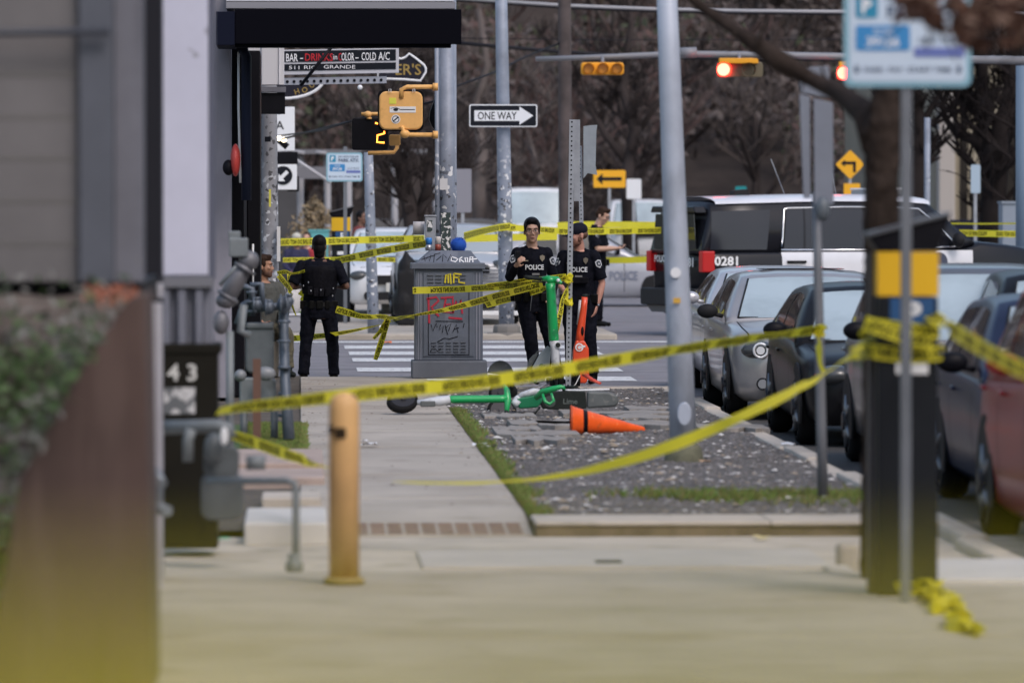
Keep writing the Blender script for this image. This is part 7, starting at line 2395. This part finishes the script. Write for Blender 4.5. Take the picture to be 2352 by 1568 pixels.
# bearded officer in cap
def ex2(g, D, ln):
    police_kit()(g, D, ln)
    mb = MB(); a, b = D['wrr'], D['elr']; p = a.lerp(b, .04); mb.tube([p + (a - b).normalized() * .014, p - (a - b).normalized() * .014], .031, 14); w_ = mb.build('watch', black, g)
    mb = MB(); mb.ell(p + V(.02, -.026, 0), (.012, .008, .012)); mb.build('dial', galv, w_)
TW = .94
person('bearded officer wearing a dark cap and wristwatch behind the post', at_person(1331, 63.2, -.04), R(-14),
       dict(head=V(-.01, -.05, 1.655), shr=V(.17, -.01, 1.42), elr=V(.255, .02, 1.12), wrr=V(.205, -.04, .87), pnr=V(-1, 0, 0), cr=.35, shl=V(-.185, .01, 1.42), ell=V(-.27, .0, 1.16), wrl=V(-.14, -.2, 1.05), knl=V(-.09, -.02, .5), anl=V(-.09, .02, .09), knr=V(.12, -.02, .5), anr=V(.15, .02, .09)),
       skin_r, hair_rd, sleeve='short', cap=mat('cap_navy', (.012, .013, .022), .8), beard=mat('beard_ginger', (.16, .07, .045), .8), glasses=True, extra=ex2, hyaw=R(-58), hpitch=R(8))
# officer seen in profile with a phone
def ex3(g, D, ln):
    police_kit(txt=False, back=True)(g, D, ln)
    mb = MB(); w_ = D['wrl'].lerp(D['wrr'], .5) + V(0, -.1, .03); mb.box(w_.x - .04, w_.x + .04, w_.y - .09, w_.y + .04, w_.z, w_.z + .012); mb.build('phone', black, g, bev=.003)
TW = 1.0
person('officer in profile with glasses looking down at his phone', at_person(1373, 89.3, .05), R(72),
       dict(head=V(0, -.07, 1.64), ell=V(-.22, -.06, 1.15), wrl=V(-.08, -.30, 1.16), elr=V(.22, -.06, 1.15), wrr=V(.08, -.30, 1.16), pnl=V(0, 0, 1), pnr=V(0, 0, 1), cl=.7, cr=.7, knl=V(-.10, -.04, .5), knr=V(.10, .02, .5)),
       skin_l, hair_br, sleeve='short', sc_=1.06, hairstyle='fade', glasses=True, extra=ex3, hpitch=R(22), hyaw=R(0))
# officer seen from behind
def ex4(g, D, ln):
    police_kit(txt=False, vest=True, back=True)(g, D, ln)
    for a, b in ((-.02, 1.13), (.1, 1.12), (-.17, 1.15), (.19, 1.18), (-.16, 1.06), (.13, 1.22)):
        mb = MB(); mb.ell((a, .19 if abs(a) < .15 else .12, b), (.008, .006, .012), 8, 6); mb.build('buckle', galv, g)
TW = 1.13
person('dark uniformed officer standing with his back to the camera', at_person(733, 66.2, -.125), R(180),
       dict(head=V(0, -.0, 1.655), shl=V(-.215, .01, 1.42), shr=V(.215, .01, 1.42), ell=V(-.33, .05, 1.17), elr=V(.33, .05, 1.17), wrl=V(-.2, -.16, 1.17), wrr=V(.2, -.16, 1.17), hil=V(-.11, 0, .93), hir=V(.11, 0, .93), knl=V(-.16, -.01, .50), knr=V(.16, -.01, .50), anl=V(-.175, .02, .09), anr=V(.19, .02, .09)),
       skin_d, hair_b, sleeve='short', sc_=.965, hairstyle='nape', extra=ex4, vox=.011)
TW = 1.0
# seated man
def sit(hx=0.0):
    return dict(hil=V(-.10, 0, .92), hir=V(.10, 0, .92), knl=V(-.13, -.42, .90), knr=V(.13, -.42, .90), anl=V(-.13, -.44, .49), anr=V(.13, -.44, .49), ell=V(-.24, -.05, 1.16), elr=V(.24, -.05, 1.16), wrl=V(-.12, -.28, 1.02), wrr=V(.12, -.28, 1.02))
mb = MB(); px_ = XX(608, 65.6); mb.box(px_ - .2, px_ + .16, 65.4, 65.8, -.02, .385); tag(mb.build('stone_ledge', concrete, bev=.02), 'low concrete ledge on which the man in the hoodie sits', 'ledge')
person('seated man in a grey hoodie looking sideways past the meters', (XX(604, 65.6), 65.6, -.42), R(22), sit(), skin_m, hair_br, outfit='hoodie', sleeve='long', hairstyle='fade', hyaw=R(62), beard=mat('stubble', (.12, .06, .04), .8))

# bystanders far behind
def by(label, x, Y, z, rz, J, skin, hair, top, bot, **k):
    return person(label, at_person(x, Y, z), R(rz), J, skin, hair, outfit=(mat('cloth_' + label.split()[0], top, .85, var=.2, scale=8), mat('trou_' + label.split()[0], bot, .85)), vox=.016, **k)
def bench(label, x, Y, w_=.5):
    p = XX(x, Y); mb = MB(); mb.box(p - w_ / 2, p + w_ / 2, Y - .2, Y + .2, .40, .45); mb.box(p - w_ / 2 + .03, p - w_ / 2 + .07, Y - .18, Y + .18, .05, .40); mb.box(p + w_ / 2 - .07, p + w_ / 2 - .03, Y - .18, Y + .18, .05, .40)
    tag(mb.build('bench', woodp), label, 'bench')
bench('bench under the bystander in the red shirt', 705, 113)
bench('bench under the bystander in the white cap', 681, 112)
by('red shirted bystander sitting behind the standing officer', 705, 113, -.38, -10, sit(), skin_l, hair_br, (.28, .02, .03), (.03, .03, .06), sleeve='short')
by('navy dressed bystander with a white cap sitting behind the tapes', 681, 112, -.38, 5, sit(), skin_d, hair_b, (.02, .02, .06), (.02, .02, .03), sleeve='long', cap=mat('cap_white', (.5, .48, .42), .8))
by('green trousered bystander walking beyond the slim pole', 829, 112, .05, 60, dict(knl=V(-.1, -.12, .5), anl=V(-.1, -.14, .1), anr=V(.1, .18, .12)), skin_d, hair_b, (.14, .03, .03), (.02, .06, .06), sleeve='short')
mb = MB(); c0 = P(733, 534, 114); mb.box(c0.x - .2, c0.x + .2, 114, 114.3, c0.z - .12, c0.z + .02); mb.box(c0.x - .22, c0.x + .22, 113.98, 114.32, c0.z + .022, c0.z + .06); mb.box(c0.x - .18, c0.x - .14, 114, 114.3, .05, c0.z - .12); mb.box(c0.x + .14, c0.x + .18, 114, 114.3, .05, c0.z - .12); tag(mb.build('teal_cooler', mat('cooler_teal', (.1, .35, .38), .6)), 'teal cooler box on a stand behind the standing officer', 'cooler')
# ------------------------------------------------------------------ trees one can tell apart
barkn = mat('bark_near', (.035, .026, .022), .95, var=.35, scale=6, bump=.7, bscale=25)
deadleaf = [mat('dead_leaf', (.08, .034, .018), .85), mat('dead_leaf_dark', (.035, .016, .01), .85), mat('dead_leaf_pale', (.16, .10, .07), .85)]
Yt = 29.6
t = thing('street_tree', 'dark tree rising behind the near kiosk with brown dead leaves', 'tree')
mb = MB()
def N(x, y, Y=Yt): return P(x, y, Y)
b0 = N(2012, 1338); b0.z = -.1
mb.tube([b0 + V(-.0, 0, 0), N(2014, 1200), N(2016, 1000), N(2020, 800), N(2024, 600), N(2024, 420), N(2030, 300), N(2050, 180), N(2085, 60), N(2120, -80)], [.085, .08, .08, .085, .09, .09, .10, .085, .075, .07], 16)
tk = mb.build('trunk', barkn, t)
sb_ = tk.modifiers.new('s', 'SUBSURF'); sb_.levels = 3; sb_.render_levels = 4; sb_.subdivision_type = 'SIMPLE'
bt_ = bpy.data.textures.new('barktex', 'CLOUDS'); bt_.noise_scale = .06; bt_.noise_depth = 3
dm_ = tk.modifiers.new('d', 'DISPLACE'); dm_.texture = bt_; dm_.strength = .04; dm_.texture_coords = 'LOCAL'
mb = MB(); mb.tube([N(2020, 330), N(1990, 262, 30), N(1930, 215, 30.5), N(1860, 180, 31), N(1790, 140, 31), N(1700, 78, 31.2), N(1610, 15, 31.5), N(1560, -30, 31.5)], [.10, .075, .05, .042, .062, .036, .032, .026], 12)
for a_, b_, r_q in (((1900, 200), (1885, 150), .012), ((1850, 176), (1838, 215), .010), ((1740, 106), (1765, 40), .014), ((1690, 70), (1672, 120), .010), ((1950, 228), (1975, 170), .014)):
    mb.tube([N(*a_, 31), N(*b_, 31.1)], [r_q, r_q * .4], 6)
mb.tube([N(1788, 142, 31), N(1775, 100, 31.2), N(1790, 70, 31.3)], [.03, .02, .01], 8); mb.build('branch', barkn, t)
mb = MB(); mb.tube([N(2050, 200), N(2090, 120, 29.6), N(2180, 40, 29.8), N(2300, -60, 30)], [.07, .05, .04, .03], 12); mb.build('branch', barkn, t)
rn = random.Random(31)
mb = MB()
for i in range(60):
    a = N(rn.uniform(2080, 2420), rn.uniform(-60, 70), rn.uniform(20, 26))
    mb.tube([a, a + V(rn.uniform(-.15, .15), rn.uniform(-.2, .2), rn.uniform(-.2, .05))], .004, 4)
mb.build('twig', barkn, t)['kind'] = 'stuff'
mb = MB()
for i in range(7500):
    x = rn.uniform(2060, 2460)
    y = rn.uniform(-120, 175)
    lim = 30 + (x - 2060) * .42 + 40 * noise.noise(V(x * .012, 0, 0)) if x < 2250 else 100 + 35 * noise.noise(V(x * .01, 2, 0))
    if y > lim: continue
    if noise.noise(V(x * .02, y * .02, 4)) < -.12: continue
    leafcard(mb, P(x, y, rn.uniform(20, 26)), rn.uniform(.02, .045), rn, rn.choice((0, 0, 1, 1, 2)))
lf = mb.build('foliage', deadleaf, t); lf['kind'] = 'stuff'


def dark_tree(label, x, yb, Y, h, r0, seed, limbs, m=bark_g, z0=.05, lv=2):
    t = thing('bare_tree', label, 'tree')
    rnd = random.Random(seed)
    base = P(x, yb, Y); base.z = z0
    mb = MB()
    for pts, rr in limbs[:1]:
        pp = [P(a, b, Y) for a, b in pts]; pp[0].z = z0
        mb.tube(pp, rr, 12)
    mb.build('trunk', m, t)
    mb = MB()
    for pts, rr in limbs[1:]:
        mb.tube([P(a, b, Y + rnd.uniform(-.5, .5)) for a, b in pts], rr, 8)
    allp = [(P(a, b, Y), rr[-1]) for pts, rr in limbs for a, b in pts[1:]]
    for p, r in allp:
        for k in range(3):
            d = Vector((rnd.gauss(0, .7), rnd.gauss(0, .5), rnd.uniform(.2, 1))).normalized()
            bare_tree(mb, p, rnd.uniform(.7, 1.5), max(.02, r * .5), rnd, lv, 0, 4, .6, lean=(d.x * 2, d.y))
    mb.build('crown', m, t)
    return t


dk = mat('bark_black', (.022, .018, .018), .95, var=.3, scale=2)
dark_tree('black forked tree in front of the beige building', 2285, 540, 118, 8, .3, 3, [
    ([(2280, 600), (2278, 500), (2285, 420), (2290, 360), (2298, 300), (2318, 230), (2325, 160), (2330, 20)], [.30, .27, .27, .25, .2, .17, .15, .12]),
    ([(2280, 400), (2262, 345), (2235, 320), (2195, 305), (2170, 270), (2160, 240)], [.22, .17, .12, .09, .06, .03]),
    ([(2285, 360), (2258, 290), (2252, 220), (2262, 100), (2255, 0)], [.18, .14, .13, .1, .08]),
    ([(2300, 330), (2335, 280), (2350, 200), (2352, 60)], [.14, .12, .1, .08]),
    ([(2205, 308), (2190, 260), (2200, 220)], [.07, .05, .03])], dk)
dark_tree('second dark trunk at the far edge of the beige building', 2345, 540, 116, 8, .2, 5, [
    ([(2338, 580), (2340, 480), (2345, 380), (2340, 300), (2350, 200), (2360, 60)], [.14, .13, .12, .1, .09, .07]),
    ([(2345, 350), (2370, 300), (2390, 200)], [.08, .06, .04])], dk)
dark_tree('dark leaning tree above the graffiti cabinet', 955, 700, 118, 8, .2, 8, [
    ([(958, 700), (955, 560), (940, 470), (925, 400), (905, 330), (890, 230), (880, 120)], [.24, .2, .17, .14, .12, .1, .06]),
    ([(955, 560), (965, 480), (985, 420), (990, 340), (1000, 220)], [.15, .12, .1, .08, .05]),
    ([(940, 480), (915, 430), (880, 390), (865, 350)], [.1, .08, .06, .03]),
    ([(955, 520), (975, 470), (1010, 440), (1030, 380)], [.1, .07, .05, .03])], bark_g)
dark_tree('crooked tree with a pale trunk beyond the one way sign', 1100, 520, 165, 8, .2, 9, [
    ([(1105, 520), (1100, 430), (1110, 340), (1090, 250), (1120, 150), (1100, 20)], [.22, .2, .17, .14, .1, .08]),
    ([(1110, 340), (1150, 300), (1220, 280), (1270, 240)], [.14, .1, .08, .05])], bark_p)
dark_tree('brown tree standing beyond the yellow arrow plate', 1440, 520, 165, 8, .2, 10, [
    ([(1450, 520), (1440, 400), (1460, 300), (1430, 200), (1450, 60), (1440, -40)], [.25, .2, .18, .15, .1, .08]),
    ([(1445, 380), (1390, 310), (1350, 240), (1330, 160)], [.14, .1, .08, .05]),
    ([(1455, 320), (1500, 250), (1560, 190)], [.12, .08, .05])], bark_g)
dark_tree('tall thin tree beyond the pole of the big parking sign', 2105, 500, 130, 8, .2, 11, [
    ([(2110, 520), (2105, 400), (2112, 300), (2100, 200), (2110, 80)], [.22, .2, .17, .14, .12]),
    ([(2108, 350), (2070, 280), (2040, 210)], [.13, .1, .06]), ([(2108, 300), (2150, 230), (2170, 190)], [.1, .07, .04])], dk)
# dry tan bush behind the far kiosk
mb = MB(); rn = random.Random(77)
for i in range(1400):
    a = rn.uniform(0, 6.28); rr = abs(rn.gauss(0, .28)); zz = rn.uniform(.3, 1) ** .6
    c = Vector((XX(722, 119) + rr * math.cos(a), 119 + rr * math.sin(a), .05 + zz * 2.1 - rr * .9))
    leafcard(mb, c, rn.uniform(.03, .09), rn, rn.choice((0, 1)))
bs_ = mb.build('dry_bush', [mat('straw', (.30, .23, .14), .9), mat('straw_dark', (.17, .13, .085), .9)])
tag(bs_, 'dry straw coloured bush behind the far parking kiosk', 'bush')
# ------------------------------------------------------------------ the rest of the street, beside and behind the camera
brick = mat('street_brick', (.10, .075, .065), .9, var=.2, scale=1)
wall2 = mat('street_render', (.14, .13, .12), .9, var=.15, scale=.6)


def block(label, x0, x1, y0, y1, h, m, facing):
    g = thing('street_building', label, 'building')
    mb = MB(); mb.box(x0, x1, y0, y1, -.2, h); mb.build('wall', m, g)
    n = 0
    if facing == 'y':
        L, base = x1 - x0, x0
    else:
        L, base = y1 - y0, y0
    k = int(L / 3.2)
    for r in range(int(h / 3.3)):
        for i in range(k):
            a = base + (i + .5) * L / k
            z = .9 + r * 3.3
            mb = MB()
            if facing == 'y': mb.box(a - .7, a + .7, y1 + .01, y1 + .05, z, z + 1.6)
            elif facing == '-x': mb.box(x0 - .05, x0 - .01, a - .7, a + .7, z, z + 1.6)
            else: mb.box(x1 + .01, x1 + .05, a - .7, a + .7, z, z + 1.6)
            mb.build('window', MATS['window_dark'], g)
    mb = MB(); mb.box(x0 - .15, x1 + .15, y0 - .15, y1 + .15, h + .003, h + .25); mb.build('roof', greytrim, g)


block('brick building across the street beyond the right edge of the view', 19, 30, -20, 60, 10, brick, '-x')
block('rendered building behind the place where the photographer stands', -14, 17, -42, -30, 11, wall2, 'y')
block('low shop row on the pavement side behind the photographer', -16, -5, -28, 20, 7.5, wall2, 'x')
